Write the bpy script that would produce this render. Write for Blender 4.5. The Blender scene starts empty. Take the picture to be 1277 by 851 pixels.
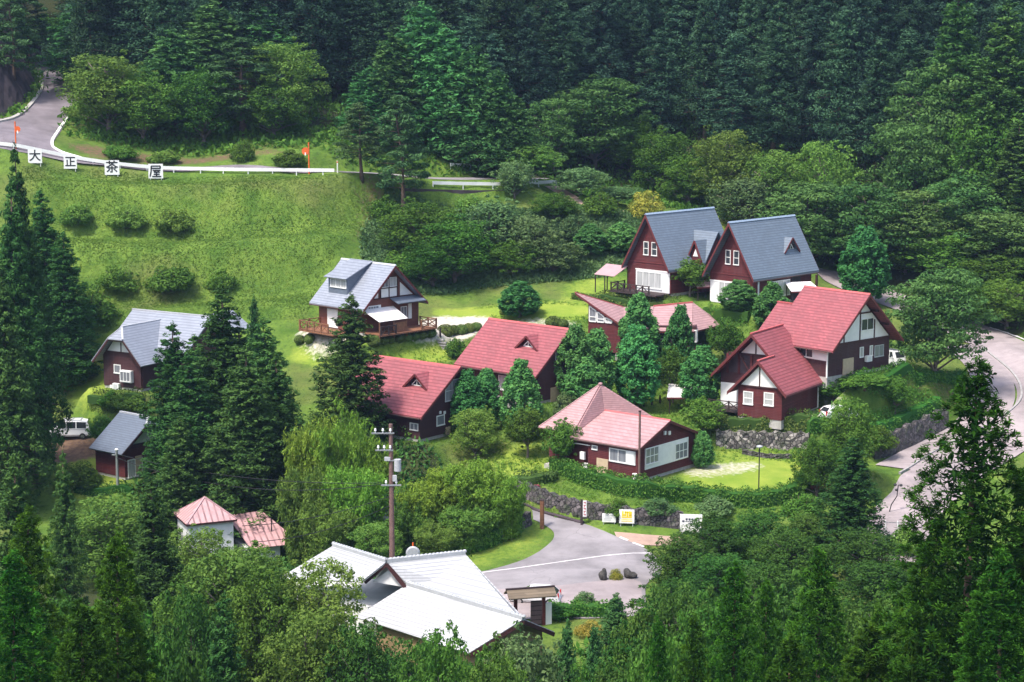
import bpy, math, random
import numpy as np
from mathutils import Vector, Matrix
random.seed(7)
RNG = np.random.default_rng(11)
rad = math.radians
sc = bpy.context.scene

# ---------------------------------------------------------------- camera, sky, sun, exposure
CZ, PITCH, FPX = 50.0, rad(9.0), 2400.0
cam_d = bpy.data.cameras.new('camera')
cam = bpy.data.objects.new('camera', cam_d)
sc.collection.objects.link(cam)
cam.location = (0, 0, CZ)
cam.rotation_euler = (rad(90) - PITCH, 0, 0)
cam_d.sensor_width = 36.0
cam_d.lens = FPX / 1277.0 * 36.0
cam_d.clip_start, cam_d.clip_end = 1.0, 3000.0
sc.camera = cam

SUN_EL, SUN_DIR = rad(62), Vector((-0.62, -0.62, 0)).normalized()      # horizontal direction towards the sun
world = bpy.data.worlds.new('World')
sc.world = world
world.use_nodes = True
wn = world.node_tree
bg = wn.nodes['Background']
sky = wn.nodes.new('ShaderNodeTexSky')
sky.sky_type = 'NISHITA'
sky.sun_disc = False
sky.sun_elevation = SUN_EL
sky.sun_rotation = math.atan2(SUN_DIR.x, SUN_DIR.y)
sky.dust_density = 3.0
wn.links.new(sky.outputs[0], bg.inputs['Color'])
bg.inputs['Strength'].default_value = 0.13
sun_d = bpy.data.lights.new('sun', 'SUN')
sun_d.energy = 2.0
sun_d.angle = rad(8)
sun_d.color = (1.0, 0.955, 0.88)
sun = bpy.data.objects.new('sun', sun_d)
sc.collection.objects.link(sun)
sd = Vector((SUN_DIR.x * math.cos(SUN_EL), SUN_DIR.y * math.cos(SUN_EL), math.sin(SUN_EL)))
sun.rotation_euler = sd.to_track_quat('Z', 'Y').to_euler()
sun.location = (-60, 120, 140)
vs = sc.view_settings
vs.view_transform, vs.look, vs.gamma, vs.exposure = 'Standard', 'None', 1.0, 1.33
vs.use_curve_mapping = False
sc.render.resolution_x, sc.render.resolution_y = 1024, 682
cy = sc.cycles
cy.max_bounces, cy.diffuse_bounces, cy.glossy_bounces, cy.transmission_bounces = 5, 3, 2, 3
cy.transparent_max_bounces, cy.volume_bounces = 6, 0
cy.use_denoising = True
cy.caustics_reflective = cy.caustics_refractive = False

# ---------------------------------------------------------------- scene graph helpers
COL = sc.collection.objects
def put(o):
    COL.link(o)
    return o
def tag(o, label=None, cat=None, group=None, kind=None):
    if label: o['label'] = label
    if cat: o['category'] = cat
    if group: o['group'] = group
    if kind: o['kind'] = kind
    return o
def empty(name, loc, rz=0.0, label=None, cat=None, group=None):
    o = bpy.data.objects.new(name, None)
    o.empty_display_size = 0.5
    o.location = loc
    o.rotation_euler = (0, 0, rz)
    put(o)
    return tag(o, label, cat, group)
def copy_thing(o, parent=None):
    c = o.copy()
    COL.link(c)
    if parent: c.parent = parent
    for ch in list(o.children): copy_thing(ch, c)
    return c
def mesh_np(name, v, f, mat=None, k=4):
    """v (n,3), f (m,k) arrays -> mesh"""
    me = bpy.data.meshes.new(name)
    v = np.asarray(v, np.float32); f = np.asarray(f, np.int32)
    me.vertices.add(len(v)); me.vertices.foreach_set('co', v.ravel())
    me.loops.add(f.size); me.loops.foreach_set('vertex_index', f.ravel())
    me.polygons.add(len(f)); me.polygons.foreach_set('loop_start', np.arange(len(f), dtype=np.int32) * k)
    me.update(calc_edges=True)
    if mat: me.materials.append(mat)
    return me
class MB:
    """collects shapes for ONE mesh"""
    def __init__(s): s.v = []; s.f = []
    def add(s, vs_, fs):
        b = len(s.v)
        s.v += [tuple(map(float, p)) for p in vs_]
        s.f += [tuple(b + i for i in f) for f in fs]
        return s
    def box(s, c, d, R=None):
        x, y, z = d[0] / 2, d[1] / 2, d[2] / 2
        P = [Vector((a, b, e)) for e in (-z, z) for a, b in ((-x, -y), (x, -y), (x, y), (-x, y))]
        if R is not None: P = [R @ p for p in P]
        c = Vector(c)
        return s.add([c + p for p in P], [(3, 2, 1, 0), (4, 5, 6, 7), (0, 1, 5, 4), (1, 2, 6, 5), (2, 3, 7, 6), (3, 0, 4, 7)])
    def prism(s, A, B):
        """two matching polygons, capped"""
        n = len(A)
        return s.add(list(A) + list(B), [tuple(range(n - 1, -1, -1)), tuple(range(n, 2 * n))] + [(i, (i + 1) % n, n + (i + 1) % n, n + i) for i in range(n)])
    def slab(s, pts, t, up=None):
        """flat polygon with thickness t along its (upward) normal"""
        P = [Vector(p) for p in pts]
        n = (P[1] - P[0]).cross(P[2] - P[0]).normalized()
        if n.z < 0 and up is None: n = -n; P = P[::-1]
        if up is not None: n = Vector(up)
        return s.prism(P, [p + n * t for p in P])
    def bar(s, a, b, w, h=None):
        """square-section bar from a to b"""
        a, b = Vector(a), Vector(b)
        d = b - a
        L = d.length
        if L < 1e-6: return s
        R = d.to_track_quat('X', 'Z').to_matrix()
        return s.box((a + b) / 2, (L, w, h or w), R)
    def tube(s, pts, r, n=8, cap=True):
        pts = [Vector(p) for p in pts]
        if not hasattr(r, '__len__'): r = [r] * len(pts)
        b = len(s.v)
        for i, p in enumerate(pts):
            d = (pts[min(i + 1, len(pts) - 1)] - pts[max(i - 1, 0)]).normalized()
            q = d.to_track_quat('Z', 'Y').to_matrix()
            for k in range(n):
                a = 2 * math.pi * k / n
                s.v.append(tuple(p + q @ Vector((r[i] * math.cos(a), r[i] * math.sin(a), 0))))
        for i in range(len(pts) - 1):
            for k in range(n):
                s.f.append((b + i * n + k, b + i * n + (k + 1) % n, b + (i + 1) * n + (k + 1) % n, b + (i + 1) * n + k))
        if cap:
            s.f.append(tuple(b + k for k in range(n - 1, -1, -1)))
            s.f.append(tuple(b + (len(pts) - 1) * n + k for k in range(n)))
        return s
    def ball(s, c, r, nu=12, nv=8):
        if not hasattr(r, '__len__'): r = (r, r, r)
        b = len(s.v)
        for j in range(nv + 1):
            t = math.pi * j / nv
            for i in range(nu):
                a = 2 * math.pi * i / nu
                s.v.append((c[0] + r[0] * math.sin(t) * math.cos(a), c[1] + r[1] * math.sin(t) * math.sin(a), c[2] + r[2] * math.cos(t)))
        for j in range(nv):
            for i in range(nu):
                s.f.append((b + j * nu + i, b + (j + 1) * nu + i, b + (j + 1) * nu + (i + 1) % nu, b + j * nu + (i + 1) % nu))
        return s
    def build(s, name, mat, parent=None, smooth=False):
        me = bpy.data.meshes.new(name)
        me.from_pydata(s.v, [], s.f)
        me.update()
        me.materials.append(mat)
        if smooth:
            me.polygons.foreach_set('use_smooth', [True] * len(me.polygons))
        o = bpy.data.objects.new(name, me)
        if parent: o.parent = parent
        return put(o)

# ---------------------------------------------------------------- materials
def nodes(name):
    m = bpy.data.materials.new(name)
    m.use_nodes = True
    nt = m.node_tree
    return m, nt, nt.nodes['Principled BSDF'], nt.nodes.new, nt.links.new
def rgba(c): return (c[0], c[1], c[2], 1)
def mix_col(nt, a, b, fac, mode='MIX'):
    n = nt.nodes.new('ShaderNodeMix'); n.data_type = 'RGBA'; n.blend_type = mode
    for i, v in ((6, a), (7, b)):
        if hasattr(v, 'links'): nt.links.new(v, n.inputs[i])
        else: n.inputs[i].default_value = rgba(v)
    if hasattr(fac, 'links'): nt.links.new(fac, n.inputs[0])
    else: n.inputs[0].default_value = fac
    return n.outputs[2]
def mth(nt, op, a, b=None, c=None, clamp=False):
    n = nt.nodes.new('ShaderNodeMath'); n.operation = op; n.use_clamp = clamp
    for i, v in enumerate((a, b, c)):
        if v is None: continue
        if hasattr(v, 'links'): nt.links.new(v, n.inputs[i])
        else: n.inputs[i].default_value = v
    return n.outputs[0]
def ramp(nt, v, lo, hi):
    n = nt.nodes.new('ShaderNodeMapRange'); n.inputs[1].default_value = lo; n.inputs[2].default_value = hi
    nt.links.new(v, n.inputs[0])
    return n.outputs[0]
def noise(nt, scale, detail=4, vec=None, rough=.55):
    n = nt.nodes.new('ShaderNodeTexNoise'); n.inputs['Scale'].default_value = scale; n.inputs['Detail'].default_value = detail
    n.inputs['Roughness'].default_value = rough
    if vec is not None: nt.links.new(vec, n.inputs['Vector'])
    return n.outputs[0]
def coord(nt, which='Object'):
    return nt.nodes.new('ShaderNodeTexCoord').outputs[which]
def sep(nt, v):
    n = nt.nodes.new('ShaderNodeSeparateXYZ'); nt.links.new(v, n.inputs[0]); return n.outputs
def bump(nt, h, bsdf, strength=.4, dist=.05):
    n = nt.nodes.new('ShaderNodeBump'); n.inputs['Strength'].default_value = strength; n.inputs['Distance'].default_value = dist
    nt.links.new(h, n.inputs['Height']); nt.links.new(n.outputs[0], bsdf.inputs['Normal'])
def plain(name, c, rough=.7, var=.15, scale=2.0, spec=.3, metal=0.0, emit=None):
    m, nt, b, N, L = nodes(name)
    v = ramp(nt, noise(nt, scale, 5, coord(nt)), .3, .7)
    col = mix_col(nt, [x * (1 - var) for x in c], [min(1, x * (1 + var)) for x in c], v)
    L(col, b.inputs['Base Color'])
    b.inputs['Roughness'].default_value = rough
    b.inputs['Specular IOR Level'].default_value = spec
    b.inputs['Metallic'].default_value = metal
    return m
def rows_mat(name, c, row=.14, joint=.3, rough=.55, var=.12, spec=.4, lap=.5, gap=.8, metal=0.0, weather=.14):
    """courses at equal heights (roof shingles on a slope, boards on a wall): object z sets the row"""
    m, nt, b, N, L = nodes(name)
    co = coord(nt); s = sep(nt, co)
    zr = mth(nt, 'DIVIDE', s[2], row)
    fr = mth(nt, 'FRACT', zr); fl = mth(nt, 'FLOOR', zr)
    xy = mth(nt, 'ADD', s[0], s[1])
    cf = mth(nt, 'FLOOR', mth(nt, 'ADD', mth(nt, 'DIVIDE', xy, joint), mth(nt, 'MULTIPLY', fl, .377)))
    cmb = N('ShaderNodeCombineXYZ'); L(cf, cmb.inputs[0]); L(fl, cmb.inputs[1])
    wn_ = N('ShaderNodeTexWhiteNoise'); wn_.noise_dimensions = '2D'; L(cmb.outputs[0], wn_.inputs['Vector'])
    fac = wn_.outputs['Value']
    col = mix_col(nt, [x * (1 - var) for x in c], [min(1, x * (1 + var)) for x in c], fac)
    big = ramp(nt, noise(nt, .6, 5, co), .35, .7)
    col = mix_col(nt, col, [x * (1 - 2 * weather) + .02 for x in c], mth(nt, 'MULTIPLY', big, .6))
    st = N('ShaderNodeMapping'); st.inputs['Scale'].default_value = (2.2, 2.2, .25); L(co, st.inputs[0])
    streak = ramp(nt, noise(nt, 1.5, 4, st.outputs[0]), .5, .75)
    col = mix_col(nt, col, [x * .75 + .05 for x in c], mth(nt, 'MULTIPLY', streak, .35))
    seam = ramp(nt, fr, gap, 1.0)
    col = mix_col(nt, col, [x * .55 for x in c], mth(nt, 'MULTIPLY', mth(nt, 'GREATER_THAN', fr, gap), lap))  # dark band paints the shadow gap between courses
    L(col, b.inputs['Base Color'])
    b.inputs['Roughness'].default_value = rough; b.inputs['Specular IOR Level'].default_value = spec
    b.inputs['Metallic'].default_value = metal
    bump(nt, mth(nt, 'SUBTRACT', 1.0, fr), b, .5, .03)
    return m
def seam_mat(name, c, pitch=.55, rough=.4, axis=0):
    """standing-seam sheet roof: seams run down the slope"""
    m, nt, b, N, L = nodes(name)
    co = coord(nt); s = sep(nt, co)
    fr = mth(nt, 'FRACT', mth(nt, 'DIVIDE', s[axis], pitch))
    edge = mth(nt, 'LESS_THAN', fr, .3)
    col = mix_col(nt, [x * 1.12 for x in c], [x * .38 for x in c], mth(nt, 'MULTIPLY', edge, .9))
    col = mix_col(nt, col, [x * .8 for x in c], ramp(nt, noise(nt, 1.2, 5, co), .4, .75))
    L(col, b.inputs['Base Color']); b.inputs['Roughness'].default_value = rough
    bump(nt, mth(nt, 'LESS_THAN', fr, .12), b, .6, .05)
    return m

M = {}
M['siding'] = rows_mat('dark red board siding', (.105, .021, .022), .16, 2.4, .7, .18, .2, .75)
M['siding_shade'] = rows_mat('shaded red board siding', (.062, .020, .022), .16, 2.4, .65, .14, .3, .75)  # darker copy of the red siding, shade of the dark sides in its colour
M['siding_brown'] = rows_mat('warm brown board siding', (.17, .055, .035), .16, 2.4, .65, .14, .3, .75)
M['roof_red'] = rows_mat('red roof shingles', (.31, .082, .092), .25, .33, .6, .16, .3, .85, .72, weather=.2)
M['roof_pink'] = rows_mat('faded red roof shingles', (.42, .245, .245), .2, .33, .6, .12, .3, .6, .72, weather=.16)
M['roof_blue'] = rows_mat('blue grey roof shingles', (.145, .18, .225), .27, .33, .42, .12, .5, .7, .74)
M['roof_grey'] = rows_mat('grey roof shingles', (.27, .29, .34), .24, .33, .4, .10, .5, .7, .74)
M['roof_slate'] = rows_mat('slate blue roof shingles', (.13, .155, .20), .17, .33, .4, .10, .5, .6)
M['roof_white'] = rows_mat('pale glazed roof tiles', (.50, .50, .51), .22, .3, .35, .10, .5, .75, .68, weather=.14)
M['roof_seam'] = seam_mat('pink sheet roof', (.50, .29, .29))
M['trim'] = plain('dark timber', (.055, .02, .02), .6, .25, 6)
M['trim_red'] = plain('red painted barge board', (.13, .03, .03), .55, .2, 4)
M['ridge_red'] = plain('red ridge cap', (.45, .10, .10), .5, .15, 4)
M['ridge_blue'] = plain('pale blue ridge cap', (.26, .33, .42), .4, .12, 4)
M['ridge_grey'] = plain('pale grey ridge cap', (.42, .43, .46), .4, .12, 4)
M['white'] = plain('white paint', (.80, .79, .76), .5, .06, 1.5)
M['stucco'] = plain('white render', (.74, .73, .72), .8, .09, 1.2)
M['beige'] = plain('beige board', (.52, .40, .26), .7, .1, 3)
M['ochre'] = plain('ochre plaster', (.36, .25, .13), .85, .15, 1.5)
M['concrete'] = plain('concrete', (.40, .38, .35), .85, .2, 2.5)
M['darkwall'] = plain('dark concrete', (.060, .045, .050), .9, .45, .8)
M['wood'] = plain('weathered wood', (.22, .10, .055), .75, .3, 5)
M['wood_dark'] = plain('dark stained wood', (.045, .03, .03), .7, .3, 5)
M['polewood'] = plain('brown utility pole', (.17, .10, .085), .7, .2, 3)
M['metal'] = plain('galvanised metal', (.45, .46, .47), .4, .12, 4, .5, .6)
M['greymetal'] = plain('grey painted metal', (.42, .43, .44), .5, .1, 4)
M['orange'] = plain('orange paint', (.72, .13, .03), .5, .15, 4)
M['yellow'] = plain('yellow print', (.85, .62, .02), .5, .05, 4)
M['black'] = plain('black paint', (.02, .02, .022), .5, .1, 4)
M['ink'] = plain('dark blue print', (.02, .025, .06), .5, .05, 4)
M['redprint'] = plain('red print', (.45, .03, .04), .5, .1, 4)
M['rubber'] = plain('black rubber', (.02, .02, .02), .8, .1, 4)
M['kerb'] = plain('pale kerb stone', (.33, .31, .30), .85, .25, 2)
M['marking'] = plain('worn white road paint', (.66, .62, .62), .8, .18, 1.5)
M['gutter'] = plain('brown gutter', (.10, .06, .055), .5, .15, 3)
M['rock'] = plain('dark rock', (.06, .055, .05), .9, .5, 3)
M['stucco_pale'] = plain('pale awning sheet', (.80, .75, .73), .5, .06, 1.5)
M['pinksheet'] = plain('pink awning sheet', (.42, .26, .27), .5, .08, 1.5)
def glass(name, c, rough=.08):
    m, nt, b, N, L = nodes(name)
    co = coord(nt)
    mp = N('ShaderNodeMapping'); mp.inputs['Scale'].default_value = (1, 1, .08); L(co, mp.inputs[0])
    v = ramp(nt, noise(nt, 6, 2, mp.outputs[0]), .35, .65)
    L(mix_col(nt, [x * .72 for x in c], c, v), b.inputs['Base Color'])
    b.inputs['Roughness'].default_value = rough; b.inputs['Specular IOR Level'].default_value = .6
    return m
M['dark_glass'] = glass('window glass over a dark room', (.05, .055, .065))
M['curtain'] = glass('window glass over a drawn curtain', (.50, .50, .49), .15)
M['grey_glass'] = glass('window glass over a grey blind', (.24, .25, .27), .12)
def stone_mat():
    m, nt, b, N, L = nodes('field stone wall')
    co = coord(nt)
    vo = N('ShaderNodeTexVoronoi'); vo.inputs['Scale'].default_value = 2.6; L(co, vo.inputs['Vector'])
    ve = N('ShaderNodeTexVoronoi'); ve.feature = 'DISTANCE_TO_EDGE'; ve.inputs['Scale'].default_value = 2.6; L(co, ve.inputs['Vector'])
    g = sep(nt, vo.outputs['Color'])
    col = mix_col(nt, (.07, .062, .06), (.40, .36, .33), mth(nt, 'POWER', g[0], 1.7))
    col = mix_col(nt, col, (.05, .07, .03), mth(nt, 'MULTIPLY', ramp(nt, noise(nt, 1.1, 5, co), .5, .65), .7))
    e = ramp(nt, ve.outputs['Distance'], .0, .09)
    col = mix_col(nt, (.025, .022, .02), col, e)
    L(col, b.inputs['Base Color']); b.inputs['Roughness'].default_value = .9
    bump(nt, e, b, .9, .12)
    return m
M['stone'] = stone_mat()
def asphalt(name, c, patch):
    m, nt, b, N, L = nodes(name)
    co = coord(nt)
    col = mix_col(nt, [x * .72 for x in c], [x * 1.22 for x in c], ramp(nt, noise(nt, .25, 7, co, .65), .35, .65))
    sm = N('ShaderNodeMapping'); sm.inputs['Scale'].default_value = (.25, 1.6, 1); sm.inputs['Rotation'].default_value = (0, 0, .35); L(co, sm.inputs[0])
    col = mix_col(nt, col, [x * 1.35 for x in c], mth(nt, 'MULTIPLY', ramp(nt, noise(nt, .5, 5, sm.outputs[0]), .5, .72), .5))
    col = mix_col(nt, col, [x * .6 for x in c], mth(nt, 'MULTIPLY', ramp(nt, noise(nt, .12, 4, co), .55, .66), .6))
    vo = N('ShaderNodeTexVoronoi'); vo.feature = 'DISTANCE_TO_EDGE'; vo.inputs['Scale'].default_value = .22
    dv = N('ShaderNodeVectorMath'); L(co, dv.inputs[0])
    nn = N('ShaderNodeTexNoise'); nn.inputs['Scale'].default_value = .8; L(co, nn.inputs['Vector']); L(nn.outputs['Color'], dv.inputs[1])
    L(dv.outputs[0], vo.inputs['Vector'])
    crack = mth(nt, 'MULTIPLY', mth(nt, 'LESS_THAN', vo.outputs['Distance'], .008), ramp(nt, noise(nt, .18, 3, co), .45, .6))
    col = mix_col(nt, col, [x * .6 for x in c], mth(nt, 'MULTIPLY', crack, .45))
    col = mix_col(nt, col, [x * 1.5 for x in c], mth(nt, 'MULTIPLY', ramp(nt, noise(nt, 9, 3, co), .62, .8), patch))
    L(col, b.inputs['Base Color']); b.inputs['Roughness'].default_value = .85
    return m
M['asphalt'] = asphalt('worn grey asphalt', (.235, .213, .22), .3)
M['asphalt_red'] = asphalt('reddish paving', (.30, .25, .25), .3)
M['asphalt_dark'] = asphalt('grey purple asphalt', (.17, .145, .16), .3)
M['path'] = asphalt('pale earth path', (.40, .27, .21), .4)

# ---------------------------------------------------------------- from picture position to place
CP, SP = math.cos(PITCH), math.sin(PITCH)
def ray(px, py):
    a, b = (px - 638.5) / FPX, (425.5 - py) / FPX
    return np.array([a, CP + b * SP, -SP + b * CP])
def at(px, py, Y):
    d = ray(px, py); t = Y / d[1]
    return Vector((d[0] * t, Y, CZ + d[2] * t))
def atz(px, py, z):
    d = ray(px, py); t = (z - CZ) / d[2]
    return Vector((d[0] * t, d[1] * t, z))
def proj(P):
    d = P[1] * CP - (P[2] - CZ) * SP
    return 638.5 + FPX * P[0] / d, 425.5 - FPX * (P[1] * SP + (P[2] - CZ) * CP) / d

# ---------------------------------------------------------------- house sites (x, y, ground z, heading, length, width, eave, ridge, eave overhang, gable overhang)
S = dict(
 A1=(20.06, 228.94, 20.0, 45.0, 11.2, 6.8, 3.26, 9.16, .25, .72),
 A2=(29.12, 223.38, 19.5, 45.6, 10.45, 6.8, 3.49, 9.23, .3, 1.1),
 R2=(1.79, 201.49, 12.6, -42.4, 11.0, 9.3, 3.49, 7.16, .8, .3),
 R1=(-9.88, 194.83, 10.1, -38.0, 10.3, 10.8, 3.08, 6.79, .75, .8),
 R4=(34.22, 201.09, 15.0, -48.5, 6.3, 10.2, 3.76, 8.39, .77, 1.25),
 H=(26.5, 196.9, 11.8, 57.0, 5.4, 9.6, 3.3, 8.09, .5, .8),
 C=(-16.21, 215.8, 17.3, -44.5, 7.43, 8.46, 3.37, 7.35, .64, .9),
 B1=(-39.03, 204.95, 12.95, 59.4, 9.08, 5.2, 3.61, 6.5, .73, .91),
 B2=(-37.9, 190.3, 6.5, -38.9, 4.2, 6.64, 3.2, 5.71, .72, .5),
 R5=(12.53, 180.8, 8.75, -39.6, 5.7, 9.4, 3.35, 5.19, .25, .35),
 R3=(18.1, 214.4, 15.1, -5.8, 4.25, 7.55, 2.87, 4.99, .48, .1),
)
# ---------------------------------------------------------------- terrain: smooth surface through known ground points
ctrl = []                                     # x, y, z
def cY(px, py, Y): p = at(px, py, Y); ctrl.append((p.x, p.y, p.z))
def cz(px, py, z): p = atz(px, py, z); ctrl.append((p.x, p.y, p.z))
for k in S: ctrl.append(S[k][:3])
for a in [(620, 642, 6.6), (650, 655, 6.1), (720, 655, 5.9), (700, 700, 4.9), (620, 740, 4.4), (740, 745, 4.6), (800, 700, 4.9), (850, 664, 5.9), (790, 668, 5.7),
          (640, 600, 8.1), (850, 692, 4.4), (930, 590, 8.4), (1000, 600, 8.3), (980, 570, 8.6), (860, 610, 8.2), (760, 640, 6.9), (870, 640, 6.6),
          (1120, 665, 4.9), (1130, 622, 6.0), (1180, 575, 7.4), (1260, 485, 10.9), (1240, 440, 13.2), (1277, 470, 12.0), (1220, 420, 14.3), (1120, 380, 16.8), (1050, 348, 18.6),
          (1105, 370, 17.3), (1150, 478, 13.2), (1090, 490, 12.4), (1130, 575, 8.2), (1050, 560, 9.2), (1200, 530, 9.2), (870, 500, 11.2), (830, 505, 11.0), (690, 505, 12.2), (610, 580, 8.4), (680, 560, 9.2),
          (560, 640, 5.6), (560, 700, 4.6)]: cz(*a)
for a in [(590, 400, 224), (540, 430, 216), (430, 440, 212), (440, 412, 219), (660, 385, 226), (700, 345, 236), (600, 340, 237), (740, 340, 238), (660, 400, 221),
          (300, 390, 222), (300, 290, 233), (300, 212, 243), (140, 206, 243), (0, 181, 241), (420, 214, 246), (430, 300, 233), (150, 380, 222), (100, 280, 234), (420, 380, 224),
          (550, 258, 248), (550, 232, 251), (690, 231, 257), (690, 262, 249), (780, 255, 262), (905, 275, 262), (60, 168, 250), (150, 195, 247), (60, 110, 274), (50, 75, 298),
          (250, 193, 252), (620, 214, 262), (700, 240, 262), (600, 320, 240), (520, 340, 236)]: cY(*a)
for a in [(-44, 201, 9.2), (-45, 195, 7.8), (-30, 200, 10.5), (-25, 205, 12.8), (-40, 175, 3.5), (-25, 170, 2.0), (-28, 160, 1.5), (-12, 175, 4.5), (-8, 182, 6.2), (-60, 200, 9.5), (-75, 215, 15.5), (-60, 228, 23.),
          (-10, 147, 3.0), (0, 143, 3.0), (-18, 150, 2.5), (5, 150, 4.0), (5, 140, 3.0), (20, 150, 3.6), (30, 160, 4.2), (45, 160, 4.5), (-60, 160, 1.), (-40, 140, 0.), (0, 125, 0.5), (40, 130, 2.), (70, 150, 5.), (75, 180, 9.),
          (0, 100, 0.), (40, 100, 2), (-40, 100, 0), (-30, 75, 8), (30, 75, 9), (0, 75, 6), (0, 40, 25), (40, 40, 27), (-40, 40, 25), (0, 0, 47.5), (-60, 0, 49), (60, 0, 49), (-90, 60, 22), (90, 60, 24), (-110, 120, 10), (110, 120, 14),
          (70, 205, 16), (80, 230, 22), (62, 222, 16.5), (70, 245, 24), (60, 255, 23), (45, 262, 23), (50, 280, 33), (75, 285, 38), (20, 285, 32), (20, 300, 42), (0, 285, 36), (-20, 280, 41), (-45, 280, 46), (0, 330, 62), (40, 330, 64), (80, 330, 68), (-40, 330, 70), (-80, 330, 74),
          (-80, 250, 38), (-85, 285, 50), (-110, 250, 40), (-110, 200, 18), (0, 380, 92), (-90, 380, 100), (90, 380, 96), (120, 300, 52), (120, 230, 26), (115, 180, 14), (0, 420, 112), (-130, 420, 120), (130, 420, 118), (36, 245, 19.2), (10, 250, 27.5), (25, 255, 26)]: ctrl.append(a)
ctrl = np.array(ctrl, float)
def tps_fit(P, lam=.6):
    X = P[:, :2]; n = len(P)
    r2 = ((X[:, None] - X[None]) ** 2).sum(-1)
    K = .5 * r2 * np.log(r2 + 1e-9) + lam * np.eye(n) * 10
    A = np.zeros((n + 3, n + 3)); A[:n, :n] = K; A[:n, n] = 1; A[:n, n + 1:] = X; A[n:, :n] = A[:n, n:].T
    return np.linalg.solve(A, np.concatenate([P[:, 2], [0, 0, 0]]))
wts = tps_fit(ctrl)
GX0, GX1, GY0, GY1, GS = -150.0, 150.0, -20.0, 420.0, .8
gx = np.arange(GX0, GX1 + .01, GS); gy = np.arange(GY0, GY1 + .01, GS)
GXX, GYY = np.meshgrid(gx, gy)
def tps_eval(X, Y):
    out = wts[-3] + wts[-2] * X + wts[-1] * Y
    for (cx, cyy, _), w in zip(ctrl, wts[:-3]):
        r2 = (X - cx) ** 2 + (Y - cyy) ** 2
        out = out + w * .5 * r2 * np.log(r2 + 1e-9)
    return out
# coarse evaluation then bilinear up-sampling keeps this quick
cxs = np.arange(GX0, GX1 + 2.5, 2.4); cys = np.arange(GY0, GY1 + 2.5, 2.4)
CXX, CYY = np.meshgrid(cxs, cys)
CZZ = tps_eval(CXX, CYY)
def bil(Z, x0, y0, st, X, Y):
    u = np.clip((X - x0) / st, 0, Z.shape[1] - 1.001); v = np.clip((Y - y0) / st, 0, Z.shape[0] - 1.001)
    i = u.astype(int); j = v.astype(int); a = u - i; b = v - j
    return (Z[j, i] * (1 - a) + Z[j, i + 1] * a) * (1 - b) + (Z[j + 1, i] * (1 - a) + Z[j + 1, i + 1] * a) * b
HZ = bil(CZZ, GX0, GY0, 2.4, GXX, GYY)
def smooth01(t): t = np.clip(t, 0, 1); return t * t * (3 - 2 * t)
for k, (x, y, z, r, L_, W_, *_r) in S.items():          # level house platforms
    c, s_ = math.cos(rad(r)), math.sin(rad(r))
    u = (GXX - x) * c + (GYY - y) * s_; v = -(GXX - x) * s_ + (GYY - y) * c
    m = 1.2
    d = np.hypot(np.maximum(np.abs(u) - L_ / 2 - m, 0), np.maximum(np.abs(v) - W_ / 2 - m, 0))
    w = 1 - smooth01(d / 2.5)
    HZ = HZ * (1 - w) + (z - .02) * w
def H(x, y): return float(bil(HZ, GX0, GY0, GS, np.array(float(x)), np.array(float(y))))
def Hn(X, Y): return bil(HZ, GX0, GY0, GS, np.asarray(X, float), np.asarray(Y, float))
def hit(px, py):
    d = ray(px, py); t = 60.0; prev = t
    while t < 420:
        if CZ + d[2] * t < H(d[0] * t, d[1] * t):
            a, b = prev, t
            for _ in range(14):
                m = (a + b) / 2
                if CZ + d[2] * m < H(d[0] * m, d[1] * m): b = m
                else: a = m
            return Vector((d[0] * b, d[1] * b, CZ + d[2] * b))
        prev = t; t += .6
    return Vector(d * 300) + Vector((0, 0, CZ))
def catmull(P, n=8):
    P = [np.array(p, float) for p in P]
    Q = [2 * P[0] - P[1]] + P + [2 * P[-1] - P[-2]]
    out = []
    for i in range(1, len(Q) - 2):
        for k in range(n):
            t = k / n
            out.append(.5 * (2 * Q[i] + (Q[i + 1] - Q[i - 1]) * t + (2 * Q[i - 1] - 5 * Q[i] + 4 * Q[i + 1] - Q[i + 2]) * t * t + (3 * Q[i] - Q[i - 1] - 3 * Q[i + 1] + Q[i + 2]) * t ** 3))
    out.append(P[-1])
    return np.array(out)
def road_line(pxs, n=10):
    """centre line through pictured points that lie on the ground"""
    return catmull([tuple(hit(*p)) for p in pxs], n)
def carve(line, w, feather=2.5, drop=.05, smooth=True):
    """level the ground across a road"""
    global HZ
    P = line.copy()
    if smooth:
        for _ in range(6): P[1:-1, 2] = (P[:-2, 2] + P[1:-1, 2] * 2 + P[2:, 2]) / 4
    x0, x1, y0, y1 = P[:, 0].min() - 9, P[:, 0].max() + 9, P[:, 1].min() - 9, P[:, 1].max() + 9
    i0, i1 = np.searchsorted(gx, (x0, x1)); j0, j1 = np.searchsorted(gy, (y0, y1))
    X = GXX[j0:j1, i0:i1]; Y = GYY[j0:j1, i0:i1]
    best = np.full(X.shape, 1e9); bz = np.zeros(X.shape)
    for a, b in zip(P[:-1], P[1:]):
        d = b - a; l2 = d[0] ** 2 + d[1] ** 2 + 1e-9
        t = np.clip(((X - a[0]) * d[0] + (Y - a[1]) * d[1]) / l2, 0, 1)
        dd = np.hypot(X - a[0] - t * d[0], Y - a[1] - t * d[1])
        m = dd < best
        best = np.where(m, dd, best); bz = np.where(m, a[2] + t * d[2], bz)
    wgt = 1 - smooth01((best - w / 2 - .5) / feather)
    HZ[j0:j1, i0:i1] = HZ[j0:j1, i0:i1] * (1 - wgt) + (bz - drop) * wgt
    return P
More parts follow.
